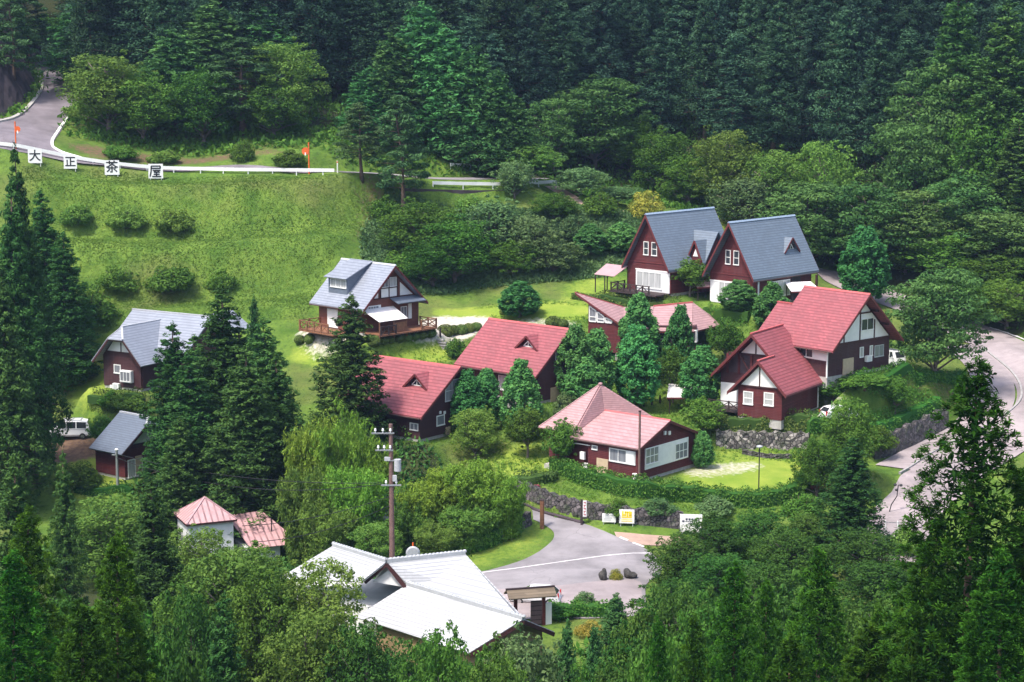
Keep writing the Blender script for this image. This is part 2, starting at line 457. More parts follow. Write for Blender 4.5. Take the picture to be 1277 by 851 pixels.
def strip(name, P, w, mat, z=.05, off=0.0, parent=None, thick=0.0, m=6):
    """a sheet w wide along a centre line P, following the ground"""
    T = np.gradient(P[:, :2], axis=0); T /= np.linalg.norm(T, axis=1)[:, None] + 1e-9
    Nn = np.stack([-T[:, 1], T[:, 0]], 1)
    V = []; F = []
    for i in range(len(P)):
        for k in range(m + 1):
            o = off + w * (k / m - .5)
            x, y = P[i, 0] + Nn[i, 0] * o, P[i, 1] + Nn[i, 1] * o
            V.append((x, y, H(x, y) + z))
    for i in range(len(P) - 1):
        for k in range(m):
            a = i * (m + 1) + k
            F.append((a, a + m + 1, a + m + 2, a + 1))
    mb = MB()
    mb.v, mb.f = V, F
    if thick:
        nb = len(V)
        mb.v = V + [(x, y, zz - thick) for x, y, zz in V]
        rim = [i * (m + 1) for i in range(len(P))] + [(len(P) - 1) * (m + 1) + k for k in range(1, m + 1)] + [i * (m + 1) + m for i in range(len(P) - 2, -1, -1)] + list(range(m - 1, 0, -1))
        mb.f += [(rim[i], rim[(i + 1) % len(rim)], rim[(i + 1) % len(rim)] + nb, rim[i] + nb) for i in range(len(rim))]
    return mb.build(name, mat, parent)
# ---------------------------------------------------------------- roads and ground sheet
from mathutils.geometry import delaunay_2d_cdt
def inside(poly, X, Y):
    r = np.zeros(np.shape(X), bool)
    n = len(poly)
    for i in range(n):
        (x1, y1), (x2, y2) = poly[i][:2], poly[(i + 1) % n][:2]
        c = ((y1 > Y) != (y2 > Y)) & (X < (x2 - x1) * (Y - y1) / ((y2 - y1) or 1e-9) + x1)
        r ^= c
    return r
def ground_poly(pxs, n=4):
    P = [tuple(hit(*p)) for p in pxs]
    C = catmull(P + [P[0]], n)[:-1]
    return [tuple(p) for p in C]
def area(name, poly, mat, z=.06, step=.8):
    P = [Vector(p[:2]) for p in poly]
    dense = []
    for a, b in zip(P, P[1:] + P[:1]):
        n = max(1, int((b - a).length / step))
        dense += [a + (b - a) * (k / n) for k in range(n)]
    nb = len(dense)
    xs = [p.x for p in P]; ys = [p.y for p in P]
    X, Y = np.meshgrid(np.arange(min(xs), max(xs), step), np.arange(min(ys), max(ys), step))
    X = X.ravel() + RNG.uniform(-.1, .1, X.size); Y = Y.ravel() + RNG.uniform(-.1, .1, Y.size)
    ins = inside([(p.x, p.y) for p in P], X, Y)
    pts = dense + [Vector((x, y)) for x, y in zip(X[ins], Y[ins])]
    vo, eo, fo, *_ = delaunay_2d_cdt(pts, [(i, (i + 1) % nb) for i in range(nb)], [list(range(nb))], 1, 1e-4)
    mb = MB(); mb.v = [(p.x, p.y, H(p.x, p.y) + z) for p in vo]; mb.f = [tuple(f) for f in fo]
    return mb.build(name, mat)

upper_poly = ground_poly([(34, 66), (58, 70), (84, 98), (90, 128), (84, 150), (67, 178), (76, 190), (100, 197), (150, 204), (250, 209), (360, 211), (424, 212), (424, 217), (360, 216), (250, 213.5), (150, 209), (60, 197), (-14, 180), (-14, 153), (20, 144), (44, 122), (50, 105), (44, 85)])
upper_line = road_line([(418, 214), (480, 217), (550, 223), (620, 222), (692, 223)])
upper_line = carve(upper_line, 4.4)
right_line = road_line([(1000, 333), (1030, 342), (1066, 356), (1115, 375), (1180, 400), (1238, 424), (1288, 455), (1306, 490), (1290, 530), (1236, 562), (1180, 596), (1136, 635), (1112, 668), (1098, 700)])
right_line = carve(right_line, 6.4)
inner_line = road_line([(1200, 430), (1232, 462), (1238, 500), (1212, 532), (1166, 558), (1118, 584)])
inner_line = carve(inner_line, 4.6)
foot_line = carve(road_line([(688, 232), (712, 246), (732, 256), (775, 263), (812, 264)]), 2.0)
tag(area('upper_road', upper_poly, M['asphalt_dark'], .07), kind='structure')
tag(strip('upper_road', upper_line, 4.4, M['asphalt']), kind='structure')
tag(strip('road', right_line, 6.4, M['asphalt_red'], .13, m=10), kind='structure')
tag(strip('inner_road', inner_line, 4.6, M['asphalt_red'], .105, m=8), kind='structure')
tag(strip('footpath', foot_line, 2.0, M['path']), kind='structure')
plaza = ground_poly([(634, 626), (662, 636), (700, 648), (728, 654), (764, 668), (806, 686), (822, 700), (824, 716), (806, 730), (800, 765), (745, 772), (690, 772), (600, 772), (540, 745), (560, 722), (610, 712), (655, 698), (686, 678), (690, 664), (672, 652), (650, 643), (630, 632)])
tag(area('plaza_road', plaza, M['asphalt'], .07), kind='structure')
court = ground_poly([(600, 738), (700, 731), (790, 724), (800, 740), (798, 764), (745, 771), (690, 771), (610, 768)])
tag(area('court_paving', court, M['asphalt_red'], .078), kind='structure')
epath = ground_poly([(766, 664), (800, 667), (855, 671), (880, 674), (880, 681), (850, 681), (800, 680), (772, 672)])
tag(area('earth_path', epath, M['path'], .05), kind='structure')
def terrace(pxs, rise, depth, setback=.7):
    """raise the ground behind a retaining wall"""
    global HZ
    P = catmull([tuple(hit(*q)) for q in pxs], 8)
    T = np.gradient(P[:, :2], axis=0); T /= np.linalg.norm(T, axis=1)[:, None] + 1e-9
    Nn = np.stack([-T[:, 1], T[:, 0]], 1)
    if Nn[:, 1].mean() < 0: Nn = -Nn
    best = np.full(GXX.shape, 1e9); bz = np.zeros(GXX.shape); side = np.zeros(GXX.shape)
    x0, x1, y0, y1 = P[:, 0].min() - 8, P[:, 0].max() + 8, P[:, 1].min() - 8, P[:, 1].max() + 8
    for p, nn in zip(P, Nn):
        d = np.hypot(GXX - p[0], GYY - p[1]); m = d < best
        best = np.where(m, d, best); bz = np.where(m, p[2], bz); side = np.where(m, (GXX - p[0]) * nn[0] + (GYY - p[1]) * nn[1], side)
    w = (side > setback) * (np.abs(side) > best * .75) * (1 - smooth01((best - depth) / 2.5))
    HZ = HZ * (1 - w) + np.maximum(HZ, bz + rise) * w
slope_px = [(20, 205), (140, 212), (300, 219), (430, 221), (455, 240), (440, 300), (400, 350), (380, 400), (300, 396), (150, 410), (60, 420)]
_sp = inside(ground_poly(slope_px, 3), GXX, GYY).astype(float)
for _ in range(6): _sp = (_sp + np.roll(_sp, 1, 0) + np.roll(_sp, -1, 0) + np.roll(_sp, 1, 1) + np.roll(_sp, -1, 1)) / 5
HZ = HZ - 1.15 * _sp * np.sin((HZ - 19.5 + .6 * np.sin(GXX * .11)) * 2 * math.pi / 6.5) * .9
WALLS = [([(640, 618), (668, 629), (700, 640), (740, 649), (790, 655), (852, 661)], 1.5), ([(893, 560), (930, 561), (970, 562), (1008, 563)], 1.8), ([(1092, 574), (1120, 566), (1150, 552), (1184, 534)], 2.3), ([(624, 668), (645, 664), (664, 655)], 1.2)]
WALL_P = []
for w_px, w_h in WALLS:
    WALL_P.append(catmull([tuple(hit(*q)) for q in w_px], 10))
for w_px, w_h in WALLS: terrace(w_px, w_h * .88, 2.2)
def pline(pxs, n=8):
    return catmull([tuple(hit(*p)) for p in pxs], n)
tag(strip('kerb', pline([(1226, 436), (1262, 466), (1274, 492), (1262, 512), (1225, 535), (1170, 562), (1122, 592)]), .22, M['kerb'], .26, thick=.25, m=1), kind='structure')
tag(strip('road_edge_line', pline([(1010, 330), (1040, 340), (1075, 354)]), .18, M['marking'], .09, m=1), kind='structure')
tag(strip('road_edge_line', pline([(1234, 409), (1256, 416), (1290, 427)]), .22, M['marking'], .09, m=1), kind='structure')
tag(strip('road_edge_line', pline([(596, 716), (650, 709), (720, 699), (812, 691)]), .16, M['marking'], .09, m=1), kind='structure')
tag(strip('kerb', pline([(86, 146), (74, 162), (65, 178), (72, 188), (104, 199)]), .34, M['white'], .16, thick=.16, m=1), kind='structure')
tag(strip('kerb', pline([(-14, 156), (20, 147), (44, 125), (52, 108), (46, 92)]), .5, M['concrete'], .3, thick=.3, m=1), kind='structure')
tag(strip('kerb', pline([(632, 622), (662, 634), (700, 646), (728, 653)]), .3, M['darkwall'], .18, thick=.16, m=1), kind='structure')
for a, b in (((773, 671), (783, 675)), ((789, 678), (803, 683))):
    tag(strip('road_dash', pline([a, b], 4), .25, M['marking'], .09, m=1), kind='structure')

cover = np.zeros(GXX.shape + (4,), np.float32)           # lawn, gravel, soil, forest floor
def mask(ch, pxs, val=1.0, blur=2):
    P = ground_poly(pxs, 3)
    m = inside(P, GXX, GYY).astype(np.float32) * val
    for _ in range(blur):
        m = (m + np.roll(m, 1, 0) + np.roll(m, -1, 0) + np.roll(m, 1, 1) + np.roll(m, -1, 1)) / 5
    cover[..., ch] = np.maximum(cover[..., ch], m)
mask(0, [(860, 585), (930, 570), (1000, 578), (1012, 592), (990, 612), (930, 618), (860, 610), (845, 598)])
mask(0, [(540, 384), (640, 378), (740, 380), (735, 398), (650, 400), (600, 397), (545, 396)], .9)
mask(0, [(700, 360), (730, 345), (770, 352), (760, 372), (720, 392), (690, 392)], .6)
mask(0, [(370, 425), (440, 430), (560, 430), (590, 445), (470, 450), (360, 452)], .8)
mask(0, [(600, 580), (640, 550), (690, 560), (690, 600), (640, 605)], .7)
mask(0, [(790, 495), (880, 480), (900, 505), (850, 515), (790, 510)], .6)
mask(0, [(890, 560), (1010, 555), (1010, 585), (900, 580)], .6)
mask(0, [(1060, 480), (1200, 470), (1210, 515), (1080, 510)], .35)
mask(0, [(640, 612), (850, 640), (850, 655), (720, 645), (640, 625)], .5)
mask(0, [(80, 430), (130, 440), (135, 490), (100, 500)], .9)
mask(0, [(60, 575), (140, 570), (150, 610), (70, 610)], .8)
mask(0, [(610, 650), (680, 655), (690, 668), (650, 695), (590, 712), (560, 705)], .45)
mask(0, [(860, 265), (905, 268), (925, 282), (880, 285)], .9)
mask(0, [(20, 205), (140, 212), (300, 219), (430, 221), (455, 240), (440, 300), (400, 350), (380, 400), (300, 396), (150, 410), (60, 420)], .28, 12)
mask(2, [(120, 225), (240, 232), (330, 238), (300, 252), (180, 246)], .22, 8)
mask(2, [(200, 300), (330, 305), (400, 300), (380, 318), (250, 320)], .18, 8)
mask(1, [(520, 402), (560, 394), (610, 396), (600, 412), (545, 425), (510, 418)])
mask(1, [(380, 405), (440, 410), (530, 412), (540, 430), (430, 432), (370, 425)], .7)
mask(1, [(850, 582), (930, 575), (960, 580), (930, 590), (860, 597)], .55)
mask(1, [(640, 396), (720, 400), (715, 412), (650, 408)], .5)
mask(2, [(50, 535), (140, 535), (200, 525), (190, 560), (100, 576), (50, 576)], .9)
mask(2, [(600, 716), (660, 702), (690, 684), (700, 668), (680, 655), (672, 676), (640, 694), (590, 708)], .35)
mask(2, [(700, 655), (770, 662), (860, 668), (880, 684), (830, 690), (780, 684)], .3)
mask(1, [(880, 430), (1050, 470), (1050, 530), (1000, 520)], .35)
mask(2, [(430, 215), (490, 225), (520, 300), (470, 340), (440, 300), (450, 250)], .6, 14)
mask(2, [(80, 185), (110, 180), (300, 190), (400, 200), (410, 208), (250, 205), (130, 198)], .62)
mask(2, [(550, 400), (600, 410), (570, 445), (540, 440)], .2)
mask(2, [(1120, 465), (1215, 468), (1205, 500), (1130, 490)], .6, 3)
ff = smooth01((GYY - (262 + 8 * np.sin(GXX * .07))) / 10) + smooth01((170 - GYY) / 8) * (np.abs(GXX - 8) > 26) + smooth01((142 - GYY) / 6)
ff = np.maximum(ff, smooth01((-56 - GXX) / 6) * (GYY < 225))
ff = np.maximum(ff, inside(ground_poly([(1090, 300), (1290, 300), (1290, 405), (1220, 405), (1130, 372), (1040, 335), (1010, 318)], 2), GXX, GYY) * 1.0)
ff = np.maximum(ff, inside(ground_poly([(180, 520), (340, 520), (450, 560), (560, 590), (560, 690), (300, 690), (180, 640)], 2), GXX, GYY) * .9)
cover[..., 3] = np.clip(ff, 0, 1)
def terrain():
    ny, nx = HZ.shape
    V = np.stack([GXX, GYY, HZ], -1).reshape(-1, 3)
    idx = np.arange(ny * nx).reshape(ny, nx)
    F = np.stack([idx[:-1, :-1], idx[:-1, 1:], idx[1:, 1:], idx[1:, :-1]], -1).reshape(-1, 4)
    m, nt, b, N, L = nodes('hillside ground')
    co = coord(nt)
    at_ = N('ShaderNodeAttribute'); at_.attribute_name = 'cover'
    s = N('ShaderNodeSeparateColor'); L(at_.outputs['Color'], s.inputs[0])
    n1 = noise(nt, .35, 6, co); n2 = noise(nt, 2.3, 5, co); n3 = noise(nt, .09, 4, co)
    nm = mth(nt, 'MULTIPLY', mth(nt, 'SUBTRACT', n2, .5), .9)
    def msk(o): return ramp(nt, mth(nt, 'ADD', o, nm), .3, .7)
    col = mix_col(nt, (.065, .130, .020), (.145, .225, .036), ramp(nt, n1, .35, .68))
    col = mix_col(nt, col, (.16, .15, .055), mth(nt, 'MULTIPLY', ramp(nt, n3, .5, .64), .5))
    col = mix_col(nt, col, (.035, .07, .016), mth(nt, 'MULTIPLY', ramp(nt, n2, .52, .7), .7))
    lawn = mix_col(nt, (.165, .265, .032), (.29, .345, .055), ramp(nt, n1, .3, .7))
    col = mix_col(nt, col, lawn, msk(s.outputs[0]))
    grav = mix_col(nt, (.46, .41, .34), (.62, .57, .49), ramp(nt, n2, .3, .7))
    col = mix_col(nt, col, grav, msk(s.outputs[1]))
    soil = mix_col(nt, (.10, .062, .045), (.19, .12, .075), ramp(nt, n2, .3, .7))
    col = mix_col(nt, col, soil, msk(s.outputs[2]))
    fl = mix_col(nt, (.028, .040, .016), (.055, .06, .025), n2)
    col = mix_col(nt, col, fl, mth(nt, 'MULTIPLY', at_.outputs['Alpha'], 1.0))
    L(col, b.inputs['Base Color']); b.inputs['Roughness'].default_value = .95; b.inputs['Specular IOR Level'].default_value = .1
    bump(nt, mth(nt, 'ADD', n2, noise(nt, 9, 3, co)), b, .6, .25)
    me = mesh_np('terrain', V, F, m)
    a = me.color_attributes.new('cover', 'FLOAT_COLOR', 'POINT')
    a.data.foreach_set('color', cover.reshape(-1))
    me.polygons.foreach_set('use_smooth', np.ones(len(F), bool))
    o = put(bpy.data.objects.new('terrain', me)); tag(o, kind='structure')
terrain()

# ---------------------------------------------------------------- houses
class House:
    def __init__(s, key, label, name='cottage', group=None):
        s.x, s.y, s.z, r, s.L, s.W, s.he, s.hr, s.oe, s.og = S[key]
        s.r = rad(r); s.s = (s.hr - s.he) / (s.W / 2)
        s.root = empty(name, (s.x, s.y, s.z), s.r, label, 'house', group)
        c, n = math.cos(s.r), math.sin(s.r)
        s.c, s.n = c, n
        s.o = np.array([(0 - s.x) * c + (0 - s.y) * n, -(0 - s.x) * n + (0 - s.y) * c, CZ - s.z])
    def d(s, px, py):
        d = ray(px, py)
        return np.array([d[0] * s.c + d[1] * s.n, -d[0] * s.n + d[1] * s.c, d[2]])
    def on(s, ax, val, px, py):
        """local point of the sight line on the plane (axis ax) = val"""
        d = s.d(px, py); t = (val - s.o[ax]) / d[ax]
        return Vector(s.o + d * t)
    def on_slope(s, sy, px, py, hr=None):
        """on the main roof slope of side sy"""
        hr = s.hr if hr is None else hr
        d = s.d(px, py)           # z = hr - sl*sy*y
        t = (hr - s.s * sy * s.o[1] - s.o[2]) / (d[2] + s.s * sy * d[1])
        return Vector(s.o + d * t)
    def body(s, mat, x0=None, x1=None, base=True):
        x0 = -s.L / 2 if x0 is None else x0; x1 = s.L / 2 if x1 is None else x1
        w = s.W / 2
        pr = [(-w, .3), (w, .3), (w, s.he - .02), (0, s.hr - .04), (-w, s.he - .02)]
        MB().prism([(x0, a, b) for a, b in pr], [(x1, a, b) for a, b in pr]).build('wall', mat, s.root)
        if base:
            MB().box(((x0 + x1) / 2, 0, -.3), (x1 - x0 - .08, s.W - .08, 1.2)).build('foundation', M['concrete'], s.root)
    def roof(s, mat, ridge, x0=None, x1=None, t=.16, barge='trim_red'):
        x0 = -s.L / 2 - s.og if x0 is None else x0; x1 = s.L / 2 + s.og if x1 is None else x1
        e = s.W / 2 + s.oe; ze = s.he - s.s * s.oe
        ss = t * math.hypot(1, s.s)
        pr = [(-e, ze), (0, s.hr), (e, ze), (e, ze + ss), (0, s.hr + ss), (-e, ze + ss)]
        mb = MB()
        A = [(x0, a, b) for a, b in pr]; B = [(x1, a, b) for a, b in pr]
        mb.add(A + B, [(0, 1, 4, 5), (1, 2, 3, 4), (6, 11, 10, 7), (7, 10, 9, 8), (0, 6, 7, 1), (1, 7, 8, 2), (2, 8, 9, 3), (3, 9, 10, 4), (4, 10, 11, 5), (5, 11, 6, 0)])
        o = mb.build('roof', mat, s.root)
        MB().prism([(x0 - .03, -.16, s.hr + ss - .1), (x0 - .03, 0, s.hr + ss + .09), (x0 - .03, .16, s.hr + ss - .1)],
                   [(x1 + .03, -.16, s.hr + ss - .1), (x1 + .03, 0, s.hr + ss + .09), (x1 + .03, .16, s.hr + ss - .1)]).build('ridge_cap', M[ridge], o)
        gt = MB()
        for sy in (-1, 1): gt.bar((x0 + .15, sy * (e + .06), ze + .02), (x1 - .15, sy * (e + .06), ze + .02), .11, .1)
        gt.build('gutter', M['gutter'], o)
        for x in (x0, x1):
            for sy in (-1, 1):
                sx = -.045 if x == x0 else .045
                q = [(x, 0, s.hr - .12), (x, sy * e, ze - .12), (x, sy * e, ze + ss - .03), (x, 0, s.hr + ss - .03)]
                MB().prism(q, [(a + sx, b, c) for a, b, c in q]).build('barge_board', M[barge], o)
        return o
    def win(s, ax, val, sg, box, nm=2, tr=0, pane='curtain', frame='white', fw=.07, name='window', proud=.05):
        """window on the wall plane axis ax = val facing sg, between two pictured corners"""
        a = s.on(ax, val, box[0], box[1]); b = s.on(ax, val, box[2], box[3])
        ta = 1 - ax
        t0, t1 = sorted((a[ta], b[ta])); z0, z1 = sorted((a.z, b.z))
        return s.winl(ax, val, sg, t0, t1, z0, z1, nm, tr, pane, frame, fw, name, proud)
    def winl(s, ax, val, sg, t0, t1, z0, z1, nm=2, tr=0, pane='curtain', frame='white', fw=.07, name='window', proud=.05):
        ta = 1 - ax
        def P(t, z, dpt):
            p = [0, 0, z]; p[ax] = val + sg * dpt; p[ta] = t
            return p
        def D(w, h, dp):
            p = [0, 0, h]; p[ax] = dp; p[ta] = w
            return p
        f = MB()
        w, h = t1 - t0, z1 - z0
        f.box(P((t0 + t1) / 2, z0 - .02, proud * .7), D(w + fw * 2.4, fw * 1.3, proud * 1.6 + .04))
        f.box(P((t0 + t1) / 2, z1 + fw * .5, proud / 2), D(w + fw * 2, fw, proud + .02))
        for t in (t0 - fw / 2, t1 + fw / 2): f.box(P(t, (z0 + z1) / 2, proud / 2), D(fw, h, proud + .014))
        for k in range(1, nm):
            f.box(P(t0 + w * k / nm, (z0 + z1) / 2, proud * .42), D(fw * .8, h, proud + .006))
        for k in range(1, tr + 1):
            f.box(P((t0 + t1) / 2, z0 + h * k / (tr + 1), proud * .38), D(w, fw * .8, proud + .002))
        fo = f.build(name, M[frame], s.root)
        MB().box(P((t0 + t1) / 2, (z0 + z1) / 2, .004), D(w, h, .03)).build('pane', M[pane], fo)
        return fo
    def panel(s, ax, val, sg, t0, t1, z0, z1, mat, name, dp=.05, parent=None):
        p = [0, 0, (z0 + z1) / 2]; d = [0, 0, z1 - z0]
        p[ax] = val + sg * dp / 2; d[ax] = dp; p[1 - ax] = (t0 + t1) / 2; d[1 - ax] = abs(t1 - t0)
        return MB().box(p, d).build(name, M[mat], parent or s.root)
    def panel_px(s, ax, val, sg, box, mat, name, dp=.05):
        a = s.on(ax, val, box[0], box[1]); b = s.on(ax, val, box[2], box[3])
        return s.panel(ax, val, sg, *sorted((a[1 - ax], b[1 - ax])), *sorted((a.z, b.z)), mat, name, dp)
    def gable_poly(s, x, sg, zlo, mat, name, dp=.04, inset=.12, hr=None, w=None):
        """infill of the gable triangle above zlo"""
        w = (s.hr - .2 - zlo) / s.s - inset
        pr = [(-w, zlo), (w, zlo), (0, s.hr - .2 - inset * s.s)] if w < s.W / 2 - .05 else \
             [(-s.W / 2 + .05, zlo), (s.W / 2 - .05, zlo), (s.W / 2 - .05, s.hr - .2 - s.s * (s.W / 2 + inset)), (0, s.hr - .2 - inset * s.s), (-s.W / 2 + .05, s.hr - .2 - s.s * (s.W / 2 + inset))]
        return MB().prism([(x, a, b) for a, b in pr], [(x + sg * dp, a, b) for a, b in pr]).build(name, M[mat], s.root)
    def dormer(s, apex, foot0, foot1, roofmat, wallmat='siding_shade', over=.25):
        """little gabled dormer on the -y slope"""
        a = s.on_slope(-1, *foot0); b = s.on_slope(-1, *foot1)
        y = (a.y + b.y) / 2; z0 = (a.z + b.z) / 2
        ap = s.on(1, y, *apex)
        xc = (a.x + b.x) / 2; hw = abs(a.x - b.x) / 2; za = max(ap.z, z0 + .5)
        yb = -(s.hr + .2 - za) / s.s
        sl = (za - z0) / hw
        d = MB()
        for sg in (-1, 1):
            P = [Vector((xc, y - over, za)), Vector((xc + sg * hw, y - over, z0)), Vector((xc + sg * hw, y, z0)), Vector((xc, yb, za))]
            d.slab(P, .1)
        ro = d.build('dormer', M[roofmat], s.root)
        wl = MB(); h2 = hw - .22
        wl.prism([(xc - h2, y + .1, z0 - .05), (xc + h2, y + .1, z0 - .05), (xc, y + .1, za - .15)], [(xc - h2, y + .3, z0 + .0), (xc + h2, y + .3, z0 + .0), (xc, y + .3, za - .15)])
        wl.build('dormer_wall', M[wallmat], ro)
        bb = MB()
        for sg in (-1, 1):
            bb.bar((xc, y - over - .03, za), (xc + sg * hw, y - over - .03, z0), .06, .2)
        bb.build('barge_board', M['trim_red'], ro)
        k = .42
        wi = MB(); zb = z0 + (za - z0) * .22
        tri = [(xc - hw * k, y + .08, zb), (xc + hw * k, y + .08, zb), (xc, y + .08, zb + hw * k * sl)]
        for p, q in ((0, 1), (1, 2), (2, 0)): wi.bar(tri[p], tri[q], .06, .09)
        wi.bar(((tri[0][0] + tri[1][0]) / 2, y + .08, zb), tri[2], .05, .06)
        wi.build('window', M['white'], ro)
        MB().prism(tri, [(a_, b_ - .015, c_) for a_, b_, c_ in tri]).build('pane', M['dark_glass'], ro)
        return ro
    def w2(s, p): return Vector((s.x + p[0] * s.c - p[1] * s.n, s.y + p[0] * s.n + p[1] * s.c, s.z + p[2]))
def railing(parent, a, b, z0, h, n, mat, style='x', name='railing'):
    """posts, rails and crossed braces between two local points"""
    a = Vector((a[0], a[1], z0)); b = Vector((b[0], b[1], z0))
    mb = MB(); up = Vector((0, 0, 1))
    for k in range(n + 1):
        p = a.lerp(b, k / n); mb.bar(p, p + up * (h + .08), .13)
    mb.bar(a + up * h, b + up * h, .1, .09); mb.bar(a + up * .15, b + up * .15, .07, .07)
    for k in range(n):
        p, q = a.lerp(b, k / n), a.lerp(b, (k + 1) / n)
        if style == 'x':
            mb.bar(p + up * .18, q + up * (h - .06), .055, .08); mb.bar(p + up * (h - .06), q + up * .18, .05, .075)
        elif style == 'v':
            (lo, hi) = ((p, q) if k % 2 == 0 else (q, p))
            mb.bar(lo + up * .18, hi + up * (h - .06), .06, .1)
    return mb.build(name, mat, parent)
def ac_unit(h, ax, val, sg, px, py, mat='white', name='outdoor_unit'):
    p = h.on(ax, val, px, py)
    mb = MB(); d = [.85, .85, .62]; d[ax] = .34
    q = list(p); q[ax] += sg * .22
    mb.box(q, d)
    o = mb.build(name, M[mat], h.root)
    g = MB(); c = list(q); c[ax] += sg * .18
    for k in range(5):
        cc = list(c); cc[2] += -.2 + k * .1; dd = [.5, .5, .03]; dd[ax] = .02; g.box(cc, dd)
    g.build('grille', M['greymetal'], o)
    return o

# ---- two tall steep blue houses
def blue_front(h, wins, white_box, sash, sash_n):
    x = -h.L / 2
    w = h.on(0, x, *white_box[:2]); v = h.on(0, x, *white_box[2:])
    y0, y1 = sorted((w.y, v.y)); zt = w.z
    pn = h.panel(0, x, -1, y0, y1, .02, zt, 'stucco', 'front_wall', .07)
    h.panel(0, x, -1, y0 - .05, y1 + .05, zt, zt + .14, 'white', 'trim_board', .12)
    h.panel(0, x, -1, -h.W / 2 + .1, h.W / 2 - .1, zt + .9, zt + 1.02, 'trim_red', 'belt_board', .05)
    h.win(0, x - .07, -1, sash, sash_n, 0, 'curtain', fw=.09, name='sliding_window')
    for b in wins: h.win(0, x, -1, b, 1, 1, 'dark_glass', fw=.085)
h = House('A1', 'steep blue grey gabled house with cross gable and fenced terrace, left of its blue twin', 'steep_house')
h.body(M['siding']); h.roof(M['roof_blue'], 'ridge_blue')
blue_front(h, [(803.5, 302, 808.3, 318), (813.5, 303, 818.8, 319)], (793.5, 336, 835.2, 369), (794.8, 338.5, 824.5, 361), 4)
# cross gable on the right-hand slope, with its own small gable
ap = h.on_slope(-1, 847.3, 289.4); zc = ap.z; xc = ap.x + 2.6
yo = -(h.W / 2 + 1.6); sl = 1.5; zlow = h.he - .1
hw = (zc - zlow) / sl
cg = MB()
for sg in (-1, 1):
    cg.slab([(xc, -(h.hr - zc) / h.s + .25, zc), (xc, yo, zc), (xc + sg * hw, yo, zlow), (xc + sg * hw, -(h.hr - zlow) / h.s + .25, zlow)], .12)
cr = cg.build('cross_gable_roof', M['roof_blue'], h.root)
MB().prism([(xc - hw + .3, yo + .4, .2), (xc + hw - .3, yo + .4, .2), (xc + hw - .3, yo + .4, zlow + .3), (xc, yo + .4, zc - .15), (xc - hw + .3, yo + .4, zlow + .3)],
           [(xc - hw + .3, -2, .2), (xc + hw - .3, -2, .2), (xc + hw - .3, -2, zlow + .3), (xc, -2, zc - .15), (xc - hw + .3, -2, zlow + .3)]).build('cross_gable_wall', M['siding'], h.root)
# small gable facing the front on the cross gable's slope
yg = yo + 1.3; zg0, zg1 = zlow + .5, zlow + 3.1; hg = 1.25
xg = xc - hw - .2
sg_ = MB()
for sgn in (-1, 1):
    sg_.slab([(xg, yg, zg1), (xg, yg + sgn * hg, zg0), (xc - (zc - zg0) / sl, yg + sgn * hg, zg0), (xc - (zc - zg1) / sl, yg, zg1)], .1)
so = sg_.build('small_gable', M['roof_blue'], h.root)
MB().prism([(xg + .25, yg - hg + .2, zg0 - .6), (xg + .25, yg + hg - .2, zg0 - .6), (xg + .25, yg + hg - .2, zg0 + .1), (xg + .25, yg, zg1 - .2), (xg + .25, yg - hg + .2, zg0 + .1)],
           [(xg + .9, yg - hg + .2, zg0 - .6), (xg + .9, yg + hg - .2, zg0 - .6), (xg + .9, yg + hg - .2, zg0 + .1), (xg + .9, yg, zg1 - .2), (xg + .9, yg - hg + .2, zg0 + .1)]).build('small_gable_wall', M['siding'], so)
MB().prism([(xg + .24, yg - .38, zg0 + .75), (xg + .24, yg + .38, zg0 + .75), (xg + .24, yg, zg0 + 1.6)], [(xg + .2, yg - .38, zg0 + .75), (xg + .2, yg + .38, zg0 + .75), (xg + .2, yg, zg0 + 1.6)]).build('pane', M['white'], so)
bb = MB()
for sgn in (-1, 1): bb.bar((xg - .03, yg, zg1), (xg - .03, yg + sgn * hg, zg0), .06, .2)
bb.build('barge_board', M['trim_red'], so)
# terrace and lean-to on the left
x = -h.L / 2
MB().box((x - 1.3, .2, .25), (2.6, 7.2, .18)).build('deck', M['wood_dark'], h.root)
railing(h.root, (x - 2.5, -2.2), (x - 2.5, 3.7), .3, .95, 6, M['wood_dark'], 'v')
railing(h.root, (x - 2.5, 3.7), (x - .1, 3.7), .3, .95, 2, M['wood_dark'], 'v')
can = MB()
ca, cb = h.on(0, x - .2, 754, 333.5), h.on(0, x - .2, 785, 333)
can.slab([(x - .1, 3.2, 3.0), (x - .1, 6.6, 3.0), (x - 2.5, 6.4, 1.95), (x - 2.5, 3.2, 1.95)], .06)
co_ = can.build('canopy', M['pinksheet'], h.root)
MB().prism([(x - .1, 6.6, 2.98), (x - 2.5, 6.4, 1.93), (x - .1, 6.4, 1.93)], [(x - .1, 6.66, 2.98), (x - 2.5, 6.46, 1.93), (x - .1, 6.46, 1.93)]).build('canopy_end', M['siding'], co_)
cp = MB()
for p in ((x - 2.4, 6.3), (x - 2.4, 4.8), (x - .2, 6.4)): cp.bar((p[0], p[1], -.2), (p[0], p[1], 1.95 if p[0] < x - 1 else 2.9), .1)
cp.build('canopy_post', M['wood_dark'], co_)

h = House('A2', 'steep blue grey gabled house with one triangular dormer, right of its blue twin', 'steep_house')
h.body(M['siding']); h.roof(M['roof_blue'], 'ridge_blue')
blue_front(h, [(905.8, 312.5, 910.5, 329.5), (915.8, 313.5, 921, 330.5)], (886.3, 350, 925, 377), (897.5, 352, 916, 375), 3)
h.dormer((989.3, 296.5), (976.5, 316.5), (995.3, 313.5), 'roof_blue')
